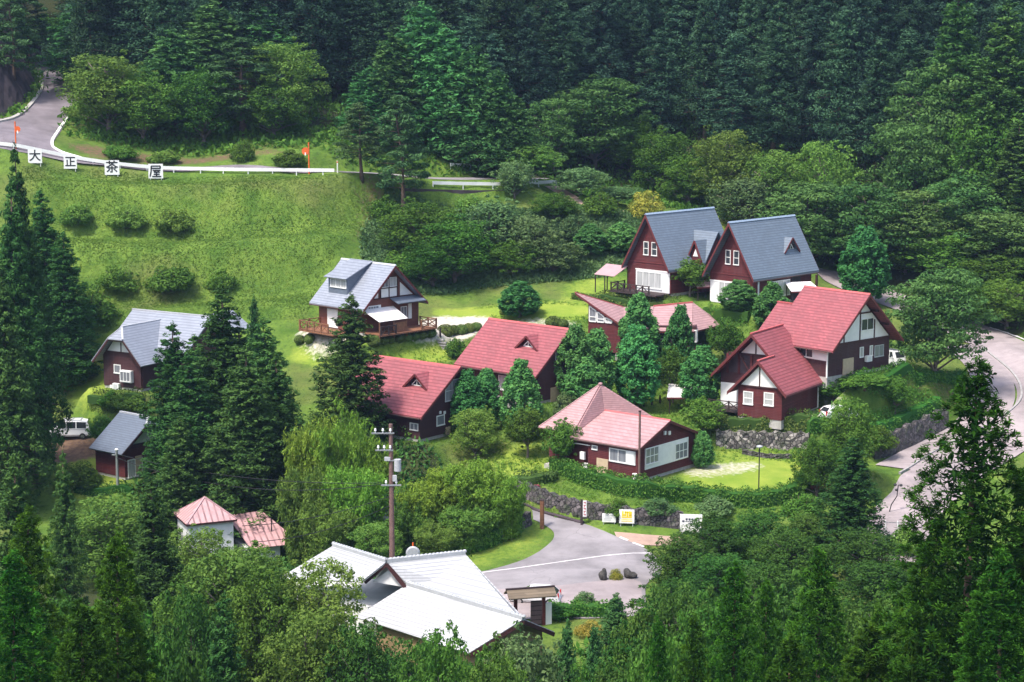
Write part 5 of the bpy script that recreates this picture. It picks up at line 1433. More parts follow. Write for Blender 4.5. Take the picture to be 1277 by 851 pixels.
    if carrier:
        mb = MB()
        for x in (-1.2, -.3, .6): mb.bar((x, -hw * .8, rf(x) + .1), (x, hw * .8, rf(x) + .1), .05)
        for sy in (-1, 1): mb.bar((-1.3, sy * hw * .75, rf(0) + .06), (.8, sy * hw * .75, rf(0) + .06), .05)
        mb.build('roof_rack', M['metal'], r)
    return r
van_prof = [(-2.1, .9), (-2.08, 1.1), (-1.85, 1.84), (-1.4, 1.93), (.6, 1.93), (.95, 1.86), (1.62, 1.12), (2.1, .85)]
P = hit(88, 546)
vehicle(P, rad(186), 4.3, 1.69, van_prof[:6] + van_prof[6:], 1.12, 'white van with dark windows and roof rack parked at the left', 'van', 'parked_van', .12, True, [(-1.72, -.75, 0), (-.65, .25, 0), (.35, 1.3, .42)])
tr_prof = [(-1.7, .9), (-1.69, 1.0), (-1.62, 1.75), (-1.5, 1.8), (1.0, 1.8), (1.2, 1.75), (1.62, 1.05), (1.7, .8)]
P = hit(1111, 456)
vehicle(P, rad(-62), 3.4, 1.48, tr_prof, 1.05, 'small white truck parked at the right gable of the half timbered cottage', 'truck', 'parked_truck', .1, False, [(-1.5, -.4, 0), (-.3, .5, 0), (.6, 1.25, .3)])
car_prof = [(-1.95, .75), (-1.9, .95), (-1.45, 1.38), (-1.0, 1.45), (.2, 1.45), (.45, 1.4), (1.1, .98), (2.0, .78)]
P = hit(1046, 523)
vehicle(P, rad(25), 3.9, 1.66, car_prof, .95, 'white car mostly hidden behind the hedge right of the two gabled cottage', 'car', 'parked_car', .18, False, [(-1.35, -.3, -.25), (-.2, .85, .45)])
P = atz(668, 752, H(*atz(668, 752, 4.6)[:2]))
vehicle(P, rad(170), 4.0, 1.66, car_prof, .95, 'white car parked behind the roofed gate of the inn', 'car', 'parked_car', .18, False, [(-1.35, -.3, -.25), (-.2, .85, .45)])
# ---- garden awnings
def awning(px, py, wpx, Yb, dep, hf, hb, rz, label, mat='stucco_pale', name='awning'):
    P = hit(px, Yb); s = scale_at(P); w = wpx * s / 2
    r = empty(name, tuple(P), rz, label, 'awning')
    MB().slab([(-w, -dep, hf), (w, -dep, hf), (w * .93, dep, hb), (-w * .8, dep, hb)], .06).build('roof_sheet', M[mat], r)
    MB().box((0, -dep, hf - .07), (2 * w, .08, .14)).build('eave_board', M['trim_red'], r)
    for sx in (-.9, .9):
        for d, h_ in ((-dep * .9, hf), (dep * .9, hb)): MB().box((sx * w * (.96 if d < 0 else .8), d, h_ / 2 - .1), (.08, .08, h_ + .1)).build('post', M['wood_dark'], r)
    return r
awning(855, 490, 50, 512, 1.5, 1.65, 2.55, rad(0), 'white sheet garden awning left of the two gabled red cottage')
awning(999, 362, 40, 382, 1.3, 1.9, 2.6, rad(16), 'pale sheet canopy between the right blue house and the half timbered red roof')
awning(876, 358, 24, 374, .9, 1.6, 2.1, rad(20), 'small reddish sheet awning in the gap between the two blue houses', 'pinksheet')
# ---- fence posts, steps, silver gate
for i, (px, py) in enumerate([(803, 507), (813, 505), (823, 503), (834, 500), (843, 498)]):
    P = hit(px, py); r = MB().tube([(0, 0, -.2), (0, 0, .85), (0, 0, .9)], [.11, .1, .04], 8).build('fence_post', M['wood_dark']); r.location = P
    tag(r, 'short dark wooden post in the row behind the pyramid roof', 'post', 'dark fence posts behind the pyramid roof')
P = hit(549, 420); r = MB().tube([(0, 0, -.2), (0, 0, .95), (0, 0, 1.0)], [.12, .11, .05], 8).build('gate_post', M['wood_dark']); r.location = P; tag(r, 'short dark post at the head of the garden steps', 'post')
P = hit(547, 425); Q = hit(556, 436); r = empty('garden_steps', tuple(P), 0, 'four pale stone garden steps between the round clipped shrubs', 'steps')
for k in range(4):
    p = P.lerp(Q, k / 3) - P; MB().box((p.x, p.y, p.z + .12), (1.3, .4, .16), Matrix.Rotation(rad(-20), 3, 'Z')).build('step', M['kerb'], r)
P = hit(1119, 668); s = scale_at(P); r = empty('silver_gate', tuple(P), rad(-12), 'low silver mesh gate across the right road at the bottom', 'gate')
for sx in (-1.1, 0, 1.1): MB().tube([(sx, 0, -.2), (sx, 0, 1.35)], .06, 8).build('post', M['white'], r)
mb = MB()
for z in (.15, 1.2): mb.bar((-1.1, 0, z), (1.1, 0, z), .05)
for k in range(23): mb.bar((-1.1 + k * .1, 0, .15), (-1.1 + k * .1, 0, 1.2), .018)
mb.build('mesh_panel', M['metal'], r)
# ---------------------------------------------------------------- vegetation
def leaf_mat(name, dark, light, trans=.3, hue=.02, vr=.5):
    m, nt, b, N, L = nodes(name)
    a = N('ShaderNodeAttribute'); a.attribute_name = 'tint'
    oi = N('ShaderNodeObjectInfo')
    col = mix_col(nt, dark, light, a.outputs['Fac'])
    hs = N('ShaderNodeHueSaturation')
    L(mth(nt, 'ADD', .5 - hue, mth(nt, 'MULTIPLY', oi.outputs['Random'], 2 * hue)), hs.inputs['Hue'])
    wn2 = N('ShaderNodeTexWhiteNoise'); wn2.noise_dimensions = '1D'; L(mth(nt, 'MULTIPLY', oi.outputs['Random'], 91.7), wn2.inputs['W'])
    L(mth(nt, 'ADD', 1 - vr / 2, mth(nt, 'MULTIPLY', wn2.outputs['Value'], vr)), hs.inputs['Value'])
    hs.inputs['Saturation'].default_value = 1.0
    L(col, hs.inputs['Color'])
    L(hs.outputs[0], b.inputs['Base Color'])
    b.inputs['Roughness'].default_value = .7; b.inputs['Specular IOR Level'].default_value = .07
    tr = N('ShaderNodeBsdfTranslucent'); L(hs.outputs[0], tr.inputs['Color'])
    mx = N('ShaderNodeMixShader'); mx.inputs[0].default_value = trans
    L(b.outputs[0], mx.inputs[1]); L(tr.outputs[0], mx.inputs[2])
    L(mx.outputs[0], nt.nodes['Material Output'].inputs['Surface'])
    return m
LM = dict(
 forest=leaf_mat('forest cedar needles', (.014, .046, .028), (.060, .130, .062), .2, .03, .9),
 sugi=leaf_mat('cedar needles', (.020, .072, .018), (.088, .186, .040), .25),
 fore=leaf_mat('near cedar needles', (.008, .046, .005), (.090, .235, .020), .28),
 broad=leaf_mat('broad leaves', (.036, .110, .016), (.118, .232, .034), .3),
 dark=leaf_mat('dark thicket leaves', (.022, .076, .014), (.078, .168, .028), .28),
 light=leaf_mat('pale broad leaves', (.070, .155, .026), (.190, .300, .055), .35),
 layer=leaf_mat('layered maple leaves', (.042, .112, .030), (.120, .220, .056), .3),
 oval=leaf_mat('katsura leaves', (.034, .145, .042), (.120, .300, .075), .3),
 bamboo=leaf_mat('bamboo leaves', (.090, .190, .022), (.230, .365, .048), .35),
 cyp=leaf_mat('cypress sprays', (.028, .105, .032), (.100, .240, .062), .25),
 pine=leaf_mat('pine needles', (.034, .090, .034), (.100, .185, .062), .25),
 grey=leaf_mat('grey green leaves', (.060, .130, .046), (.165, .255, .090), .3),
 yellow=leaf_mat('yellow flowering leaves', (.12, .17, .03), (.42, .34, .06), .3),
 red=leaf_mat('red shrub leaves', (.22, .045, .045), (.55, .13, .13), .3),
 hedge=leaf_mat('clipped hedge leaves', (.040, .120, .020), (.140, .265, .040), .25),
 clip=leaf_mat('clipped azalea leaves', (.055, .105, .024), (.135, .190, .045), .2),
 grass=leaf_mat('grass blades', (.085, .180, .024), (.150, .255, .040), .35, .01),
)
M['bark'] = plain('bark', (.11, .075, .055), .9, .35, 3)
M['bark_grey'] = plain('grey bark', (.16, .13, .115), .9, .3, 3)
def unit(v): return v / (np.linalg.norm(v, axis=-1, keepdims=True) + 1e-9)
class Leaves:
    def __init__(s, seed): s.g = np.random.default_rng(seed); s.C = []; s.N = []; s.S = []; s.T = []; s.D = []
    def blob(s, c, r, n, size, up=.35, shell=.55, rnd=.55, tint=None, fill=True, droop=0.0):
        """leaves through an ellipsoid clump, turned outwards"""
        g = s.g
        d = unit(g.normal(size=(n, 3)))
        rr = shell + (1 - shell) * g.random((n, 1)) ** .5
        c = np.asarray(c, float); r = np.asarray(r, float)
        p = c + d * rr * r
        p[:, 2] -= droop * (np.linalg.norm((p - c)[:, :2], axis=1))
        nrm = unit(d / np.maximum(r, .01) * r.mean() + np.array([0, 0, up]) + g.normal(size=(n, 3)) * rnd)
        s.C.append(p); s.N.append(nrm); s.S.append(size * g.uniform(.65, 1.35, n))
        t0 = g.random() if tint is None else tint
        s.T.append(np.clip(t0 * .55 + g.random(n) * .55, 0, 1))
        return s
    def mesh(s, name, mat, asp=.55, hang=0.0):
        C = np.concatenate(s.C); Nn = np.concatenate(s.N); S = np.concatenate(s.S)[:, None]; T = np.concatenate(s.T)
        t = s.g.normal(size=C.shape); t[:, 2] -= hang
        t = unit(t - (t * Nn).sum(1, keepdims=True) * Nn); b = np.cross(Nn, t)
        fold = Nn * S * .18
        V = np.stack([C + t * S, C + b * S * asp + fold, C - t * S, C - b * S * asp + fold], 1).reshape(-1, 3)
        F = np.arange(len(V)).reshape(-1, 4)
        me = mesh_np(name, V, F, mat)
        a = me.attributes.new('tint', 'FLOAT', 'FACE'); a.data.foreach_set('value', T.astype(np.float32))
        return me
def trunk_mesh(name, h, r, limbs=(), mat='bark', top=.92, bend=0.0, seed=0):
    g = random.Random(seed); mb = MB()
    pts = [(bend * math.sin(k * .9 + seed) * k / 6, bend * math.cos(k * 1.1 + seed) * k / 6, -.5 + (h * top + .5) * k / 6) for k in range(7)]
    mb.tube(pts, [r * (1 - .86 * (k / 6) ** .9) * (1.25 if k == 0 else 1) for k in range(7)], 8)
    for (z, dx, dy, dz, rr) in limbs:
        k = min(5.99, max(0, (z + .5) / (h * top + .5) * 6)); i = int(k); f = k - i
        b = [pts[i][q] * (1 - f) + pts[i + 1][q] * f for q in range(3)]
        mb.tube([b, (b[0] + dx * .5, b[1] + dy * .5, b[2] + dz * .62), (b[0] + dx, b[1] + dy, b[2] + dz)], [rr, rr * .7, rr * .3], 5)
    me = bpy.data.meshes.new(name); me.from_pydata(mb.v, [], mb.f); me.update(); me.materials.append(M[mat])
    me.polygons.foreach_set('use_smooth', [True] * len(me.polygons))
    return me
PROTO = {}
def add_proto(kind, crown, trunk, h, w): PROTO.setdefault(kind, []).append((crown, trunk, h, w))
def conifer(kind, mat, seed, h, R, base, step, leaves, size, clump, pw=.85, asp=.38, gap=1.0, irregular=.25, tip=1.0):
    L = Leaves(seed); g = L.g
    limbs = []
    z = base * h
    ph = g.random(4) * 6.28
    while z < h * .985:
        u = (z - base * h) / (h - base * h)
        env = (1 - u) ** pw * min(1.0, .62 + u * 3.2)
        env *= 1 + irregular * .55 * math.sin(u * 17 + ph[0]) * (1 - u)
        r = max(.16, R * env)
        n = max(3, int(2 * math.pi * r / (clump * 1.45 * gap)))
        a0 = g.random() * 6.28
        for k in range(n):
            a = a0 + 2 * math.pi * k / n + g.normal() * .22
            side = 1 + irregular * .6 * math.sin(a * 2 + ph[1] + u * 5)
            rr = r * side * g.uniform(.68, 1.08)
            cs = clump * g.uniform(.6, 1.25) * (1 - .5 * u)
            zz = z + g.normal() * step * .35 - rr * .16
            c = (rr * math.cos(a), rr * math.sin(a), zz)
            nl = int(leaves * g.uniform(.7, 1.3))
            L.blob(c, (cs, cs, cs * .72), nl, size, up=.55, shell=.35, rnd=.6)
            if r > 1.2 and g.random() < .6:
                L.blob((c[0] * .55, c[1] * .55, zz + rr * .14), (cs * .9, cs * .9, cs * .6), nl // 2, size * 1.15, up=.5, shell=.2)
            if k % 2 == 0 and r > .6: limbs.append((max(.2, zz - .1 + rr * .05), c[0] * .9, c[1] * .9, -.05 * rr, .022 + .012 * rr))
        if r > .7:
            n0 = int(14 + 16 * r); a = g.random(n0) * 6.283; q = g.uniform(.03, .55, n0); d = np.column_stack([np.cos(a), np.sin(a), np.zeros(n0)])
            L.C.append(d * (q * r)[:, None] + np.array([0, 0, z]) + g.normal(size=(n0, 3)) * .2); L.N.append(unit(d + g.normal(size=(n0, 3)) * .6)); L.S.append(np.full(n0, size * 2.0)); L.T.append(g.random(n0) * .3)  # inner fill tinted darker: crown shade put into the leaf colour
        z += step * (1 - .45 * u)
    for k in range(6):
        L.blob((0, 0, h * (.965 + .007 * k)), (.22 * tip, .22 * tip, .45 * tip), 10, size * .8, up=.9, shell=.1)
    add_proto(kind, L.mesh(kind + '_crown', LM[mat], asp), trunk_mesh(kind + '_trunk', h, .013 * h + .05, limbs[:90], 'bark', .97, 0, seed), h, 2 * R)
def near_cedar(kind, mat, seed, h, R, step=.6):
    L = Leaves(seed); g = L.g; limbs = []
    z = .05 * h; ph = g.random(4) * 6.28
    while z < h * .99:
        u = z / h
        r = max(.14, R * (1 - u) ** .7 * (1 + .12 * math.sin(u * 19 + ph[0])))
        if r > .25:
            n0 = int(30 + 34 * r)
            a = g.random(n0) * 6.283; q = g.uniform(.05, .75, n0)
            d = np.column_stack([np.cos(a), np.sin(a), np.zeros(n0)])
            L.C.append(d * (q * r)[:, None] + np.array([0, 0, z]) + g.normal(size=(n0, 3)) * .15); L.N.append(unit(d + g.normal(size=(n0, 3)) * .6)); L.S.append(np.full(n0, .2)); L.T.append(g.random(n0) * .3)  # leaves near the trunk take dark tints, painting the shaded interior
        nb = max(3, int(2 * math.pi * r / .8)); a0 = g.random() * 6.28
        for k in range(nb):
            a = a0 + 6.283 * k / nb + g.normal() * .2
            rr = r * (1 + .14 * math.sin(2 * a + ph[1] + 4 * u)) * g.uniform(.74, 1.04)
            cs = g.uniform(.36, .60) * (1 - .35 * u)
            c = np.array([rr * math.cos(a), rr * math.sin(a), z - .1 * rr + g.normal() * .15])
            nl = int(105 * g.uniform(.7, 1.3))
            # needles fan outwards and up from the tuft base
            ax = unit(np.array([math.cos(a) * .8, math.sin(a) * .8, .75]) + g.normal(size=3) * .2)
            dirs = unit(ax + g.normal(size=(nl, 3)) * .55)
            L.C.append(c - ax * cs * .4 + dirs * cs * g.uniform(.2, 1.0, (nl, 1))); nr = np.cross(dirs, unit(g.normal(size=(nl, 3)))); nr[nr[:, 2] < 0] *= -1
            L.N.append(unit(nr + np.array([0, 0, .4]))); L.S.append(.078 * g.uniform(.7, 1.4, nl)); L.T.append(np.clip(g.random() ** 1.5 * .55 + g.random(nl) * .55, 0, 1))
            if k % 4 == 0: limbs.append((max(.2, z), c[0], c[1], -.05 * rr, .03 + .01 * rr))
        z += step * (1 - .4 * u)
    for k in range(5): L.blob((0, 0, h * (.975 + .006 * k)), (.13, .13, .35), 14, .08, up=.9, shell=.1)
    add_proto(kind, L.mesh(kind + '_crown', LM[mat], .24), trunk_mesh(kind + '_trunk', h, .009 * h + .04, limbs[:100], 'bark', .96, 0, seed), h, 2 * R)
def broadleaf(kind, mat, seed, h, R, base, nb, leaves, size, flat=.75, br=(.26, .42), asp=.55, hang=0.0, top=.8, spread=1.0, multi=0):
    L = Leaves(seed); g = L.g
    zc = h * (base + 1) / 2; rz = h * (1 - base) / 2
    limbs = []
    for k in range(nb):
        # even cover of an ellipsoid with an uneven outline
        t = (k + .5) / nb; cz_ = 1 - 1.75 * t; a = k * 2.39996 + g.normal() * .3
        s_ = math.sqrt(max(0.02, 1 - cz_ * cz_))
        q = g.uniform(.42, 1.2)
        b = R * g.uniform(*br)
        c = np.array([s_ * math.cos(a) * (R - b * .6) * q * spread, s_ * math.sin(a) * (R - b * .6) * q * spread, zc + cz_ * (rz - b * flat * .7) * (q * .35 + .65)])
        L.blob(c, (b, b, b * flat), int(leaves * (b / R / .34) ** 2 * g.uniform(.8, 1.2)), size, up=.5, shell=.62, rnd=.5)
        if k % 2 == 0: limbs.append((max(.3, min(h * .7, c[2] - .35 * abs(c[2] - h * base) - .3 * R)), c[0] * .85, c[1] * .85, .3 * abs(c[2] - h * base) + .25 * R, .02 * R + .02))
    for k in range(nb // 2):            # loose sprays reaching beyond the crown
        d = unit(g.normal(size=3) * np.array([1, 1, .9]) + np.array([0, 0, .25])); b = R * g.uniform(.07, .13)
        L.blob(np.array([0, 0, zc]) + d * np.array([R, R, rz]) * g.uniform(.92, 1.16), (b, b, b * flat), int(leaves * .16), size, up=.5, shell=.2, rnd=.6)
    for k in range(nb // 3):
        d = unit(g.normal(size=3)); L.blob(np.array([0, 0, zc]) + d * np.array([R, R, rz]) * .45, (R * .35, R * .35, R * .3), leaves // 3, size * 1.2, shell=.2)
    add_proto(kind, L.mesh(kind + '_crown', LM[mat], asp, hang), trunk_mesh(kind + '_trunk', h, .02 * h + .05, limbs, 'bark_grey', top, .03 * h, seed), h, 2 * R)
def oval(kind, mat, seed, h, R, base, size=.15, n=260):
    """narrow egg of upswept leafy sprays"""
    L = Leaves(seed); g = L.g
    limbs = []
    for k in range(n):
        t = g.random(); z = base * h + (h - base * h) * t
        env = (math.sin(math.pi * min(1, (t * .86 + .14)) ** .85)) ** .75 if t < .97 else .25
        a = k * 2.39996 + g.normal() * .2; q = g.uniform(.8, 1.03)
        r = R * env * q
        c = (r * math.cos(a), r * math.sin(a), z)
        b = .32 * g.uniform(.7, 1.3)
        L.blob(c, (b, b, b * 1.15), 36, size, up=.6, shell=.3, rnd=.6)
        if k % 5 == 0: limbs.append((max(.3, z - r * 1.1), c[0], c[1], r * 1.05, .03))
    for k in range(26):
        t = g.random(); L.blob((0, 0, base * h + (h - base * h) * (.1 + .75 * t)), (R * .5, R * .5, .6), 26, size * 1.3, shell=.2)
    add_proto(kind, L.mesh(kind + '_crown', LM[mat], .55), trunk_mesh(kind + '_trunk', h, .016 * h + .05, limbs, 'bark_grey', .85, .0, seed), h, 2 * R)
def bamboo_clump(kind, mat, seed, h, R, n=80, size=.2):
    L = Leaves(seed); g = L.g; mb = MB()
    for k in range(n):
        a = g.random() * 6.28; q = math.sqrt(g.random())
        bx, by = R * .6 * q * math.cos(a), R * .6 * q * math.sin(a)
        lean = R * g.uniform(.12, .5); hh = h * g.uniform(.62, 1.0) * (1 - .2 * q)
        pts = [(bx + lean * math.cos(a) * (t ** 2.2), by + lean * math.sin(a) * (t ** 2.2), hh * (t - .13 * t ** 4)) for t in np.linspace(0, 1, 7)]
        mb.tube([(p[0], p[1], p[2] - (.4 if i == 0 else 0)) for i, p in enumerate(pts)], [.05, .05, .045, .04, .03, .02, .01], 5)
        for t in np.linspace(.12, 1, 11):
            i = min(5, int(t * 6)); f = t * 6 - i
            p = np.array(pts[i]) * (1 - f) + np.array(pts[i + 1]) * f if i < 6 else np.array(pts[6])
            b = R * .15 * g.uniform(.7, 1.3)
            p = p + g.normal(size=3) * np.array([b * .6, b * .6, b * .3])
            L.blob(p, (b, b, b * .8), 34, size, up=.7, shell=.25, rnd=.7, droop=.5)
    me = bpy.data.meshes.new(kind + '_stems'); me.from_pydata(mb.v, [], mb.f); me.update(); me.materials.append(M['bamboo_stem'])
    add_proto(kind, L.mesh(kind + '_crown', LM[mat], .3, 1.2), me, h, 2 * R)
def pine(kind, mat, seed, h, R, base=.28, size=.22):
    L = Leaves(seed); g = L.g; limbs = []
    for k in range(46):
        t = (k + .5) / 46; z = h * (base + (1 - base) * t)
        r = R * (1 - t) ** .62 * g.uniform(.45, 1.0) * (min(1, .5 + t * 3))
        a = k * 2.39996 + g.normal() * .3
        c = (r * math.cos(a), r * math.sin(a), z)
        b = g.uniform(.6, 1.05) * (1.15 - .5 * t)
        L.blob(c, (b, b, b * .42), 120, size, up=.9, shell=.3, rnd=.75)
        limbs.append((max(.3, z - .15 * r - .2), c[0], c[1], .1 * r, .05))
    add_proto(kind, L.mesh(kind + '_crown', LM[mat], .28), trunk_mesh(kind + '_trunk', h, .016 * h + .06, limbs, 'bark', .95, .02 * h, seed), h, 2 * R)
def bush(kind, mat, seed, h, R, nb=26, leaves=130, size=.11, asp=.45, ragged=.45):
    L = Leaves(seed); g = L.g
    for k in range(nb):
        a = k * 2.39996; q = math.sqrt((k + .5) / nb)
        b = R * g.uniform(.18, .38)
        hh = h * (1 - .55 * q * q) * g.uniform(1 - ragged, 1)
        L.blob((R * .78 * q * math.cos(a), R * .78 * q * math.sin(a), max(b * .4, hh - b * .8)), (b, b, b * .85), leaves, size, up=.5, shell=.6)
        L.blob((R * .6 * q * math.cos(a), R * .6 * q * math.sin(a), hh * .4), (b * 1.1, b * 1.1, hh * .4), leaves // 3, size * 1.1, shell=.4)
    st = MB()
    for k in range(6):
        a = k * 1.05; st.tube([(0, 0, -.2), (R * .3 * math.cos(a), R * .3 * math.sin(a), h * .35), (R * .5 * math.cos(a), R * .5 * math.sin(a), h * .7)], [.05, .035, .015], 5)
    me = bpy.data.meshes.new(kind + '_stems'); me.from_pydata(st.v, [], st.f); me.update(); me.materials.append(M['bark'])
    add_proto(kind, L.mesh(kind + '_leaves', LM[mat], asp), me, h, 2 * R)
def dome(kind, mat, seed, h, R, n=900, size=.085):
    L = Leaves(seed)
    L.blob((0, 0, h * .45), (R, R, h * .55), n, size, up=.4, shell=.88, rnd=.35)
    L.blob((0, 0, h * .4), (R * .8, R * .8, h * .45), n // 3, size * 1.4, shell=.6)
    st = MB()
    for k in range(5):
        a = k * 1.256; st.tube([(0, 0, -.1), (R * .4 * math.cos(a), R * .4 * math.sin(a), h * .5)], [.03, .015], 4)
    me = bpy.data.meshes.new(kind + '_stems'); me.from_pydata(st.v, [], st.f); me.update(); me.materials.append(M['bark'])
    add_proto(kind, L.mesh(kind + '_leaves', LM[mat], .6), me, h, 2 * R)
M['bamboo_stem'] = plain('bamboo stem', (.16, .19, .06), .5, .2, 4)
for i in range(5): conifer('forest', 'forest', 20 + i, 22, 3.6, .14, 1.25, 52, .20, 1.12, pw=.52, gap=1.02, irregular=.42, tip=1.8)
for i in range(4): conifer('sugi', 'sugi', 40 + i, 22, 3.2, .06, .75, 34, .165, .62, pw=.72, gap=.9, irregular=.35)
for i in range(3): near_cedar('fore', 'fore', 60 + i, 26, 4.4)
for i in range(2): conifer('cypress', 'cyp', 80 + i, 18, 4.2, .08, .85, 16, .25, .75, pw=.6, gap=1.0, irregular=.25, tip=1.6)
for i in range(4): broadleaf('broad', 'broad', 100 + i, 9, 3.6, .08, 96, 250, .125, br=(.13, .32))
for i in range(4): broadleaf('thicket', 'dark', 110 + i, 9, 3.5, .05, 96, 250, .12, br=(.12, .32))
for i in range(3): broadleaf('light', 'light', 120 + i, 9, 3.4, .08, 96, 240, .12, br=(.12, .3))
for i in range(3): broadleaf('layer', 'layer', 140 + i, 11, 5.2, .08, 70, 270, .18, flat=.36, br=(.2, .36))
for i in range(2): broadleaf('grey', 'grey', 160 + i, 6, 2.8, .08, 70, 170, .125, br=(.14, .34))
for i in range(3): broadleaf('round', 'broad', 170 + i, 5, 2.1, .24, 60, 150, .105, br=(.16, .34))
for i in range(4): oval('oval', 'oval', 180 + i, 7.5, 1.75, .12)
for i in range(3): bamboo_clump('bamboo', 'bamboo', 200 + i, 9, 3.6)
for i in range(2): bamboo_clump('bamboo_dark', 'light', 210 + i, 9, 3.6)
for i in range(3): pine('pine', 'pine', 220 + i, 12, 3.4)
for i in range(3): bush('bush', 'broad', 240 + i, 2.4, 1.8)
bush('bush_grey', 'grey', 251, 2.4, 1.8); bush('bush_light', 'light', 252, 2.2, 1.8); bush('bush_yellow', 'yellow', 253, 2.4, 1.9); bush('bush_red', 'red', 254, 1.5, 1.4)
dome('dome', 'clip', 260, .8, .75); dome('dome', 'clip', 261, .75, .8)

used = {}
def plant(kind, x, y, h, w, label, group=None, name='tree', cat='tree', z=None, rz=None, parts=('trunk', 'crown')):
    L = PROTO[kind]; i = used.get(kind, 0); used[kind] = i + 1
    crown, trunk, h0, w0 = L[i % len(L)]
    z = H(x, y) if z is None else z
    root = empty(name, (x, y, z - .05), random.uniform(0, 6.28) if rz is None else rz, label, cat, group)
    for nm, me in zip(parts, (trunk, crown)):
        o = bpy.data.objects.new(nm, me); o.parent = root; put(o)
    k_ = random.uniform(.9, 1.1)
    root.scale = (w / w0 * k_, w / w0 / k_, h / h0)
    root.rotation_euler.x, root.rotation_euler.y = random.uniform(-.035, .035), random.uniform(-.035, .035)
    return root
def tree(kind, tx, ty, Y, wpx, label, group=None, name='tree', cat='tree', hmax=45):
    P = at(tx, ty, Y); zg = H(P.x, P.y)
    h = min(hmax, max(1.0, P.z - zg)); w = wpx / FPX * math.hypot(Y, CZ - P.z) * 1.03
    parts = ('stems', 'leaves') if cat == 'shrub' else ('stems', 'leaves') if 'bamboo' in kind else ('trunk', 'crown')
    return plant(kind, P.x, P.y, h, w, label, group, name, cat, parts=parts)
def shrub(kind, bx, by, hpx, wpx, label, group=None, name='shrub', cat='shrub'):
    P = hit(bx, by); s_ = math.hypot(P.y, CZ - P.z) / FPX
    return plant(kind, P.x, P.y, hpx * s_, wpx * s_, label, group, name, cat, parts=('stems', 'leaves'))
# --- forest on the far hillside
def yedge(x): return float(np.interp(x, [-95, -60, -42, -20, 0, 18, 34, 50, 66, 84, 110], [262, 268, 274, 276, 278, 292, 286, 276, 266, 252, 240]))
n = 0
yrow = 0
for row in range(9):
    x = -92 + (row % 2) * 2.4
    while x < 96:
        xx = x + random.uniform(-1.4, 1.4); yy = yedge(xx) + row * 5.0 + random.uniform(-1.8, 1.8)
        x += 5.0
        z = H(xx, yy)
        if abs(xx) > .27 * yy + 5: continue
        if z > 57 and row > 2: continue
        h = random.uniform(15, 26); q = proj((xx, yy, z + h))
        if proj((xx, yy, z))[1] < -15: continue
        if q[0] < 110 and yy < 305 and q[0] > -40 and xx > -82: continue      # the road stays open
        side = 'upper left' if q[0] < 420 else 'upper middle' if q[0] < 850 else 'upper right'
        plant('forest', xx, yy, h, random.uniform(6.8, 10.5), 'tall dark cedar in the dense hillside forest at the %s of the picture' % side,
              'hillside forest cedars, %s' % side, 'cedar_tree')
        n += 1
print('forest', n)
G = 'dark cedars at the left'
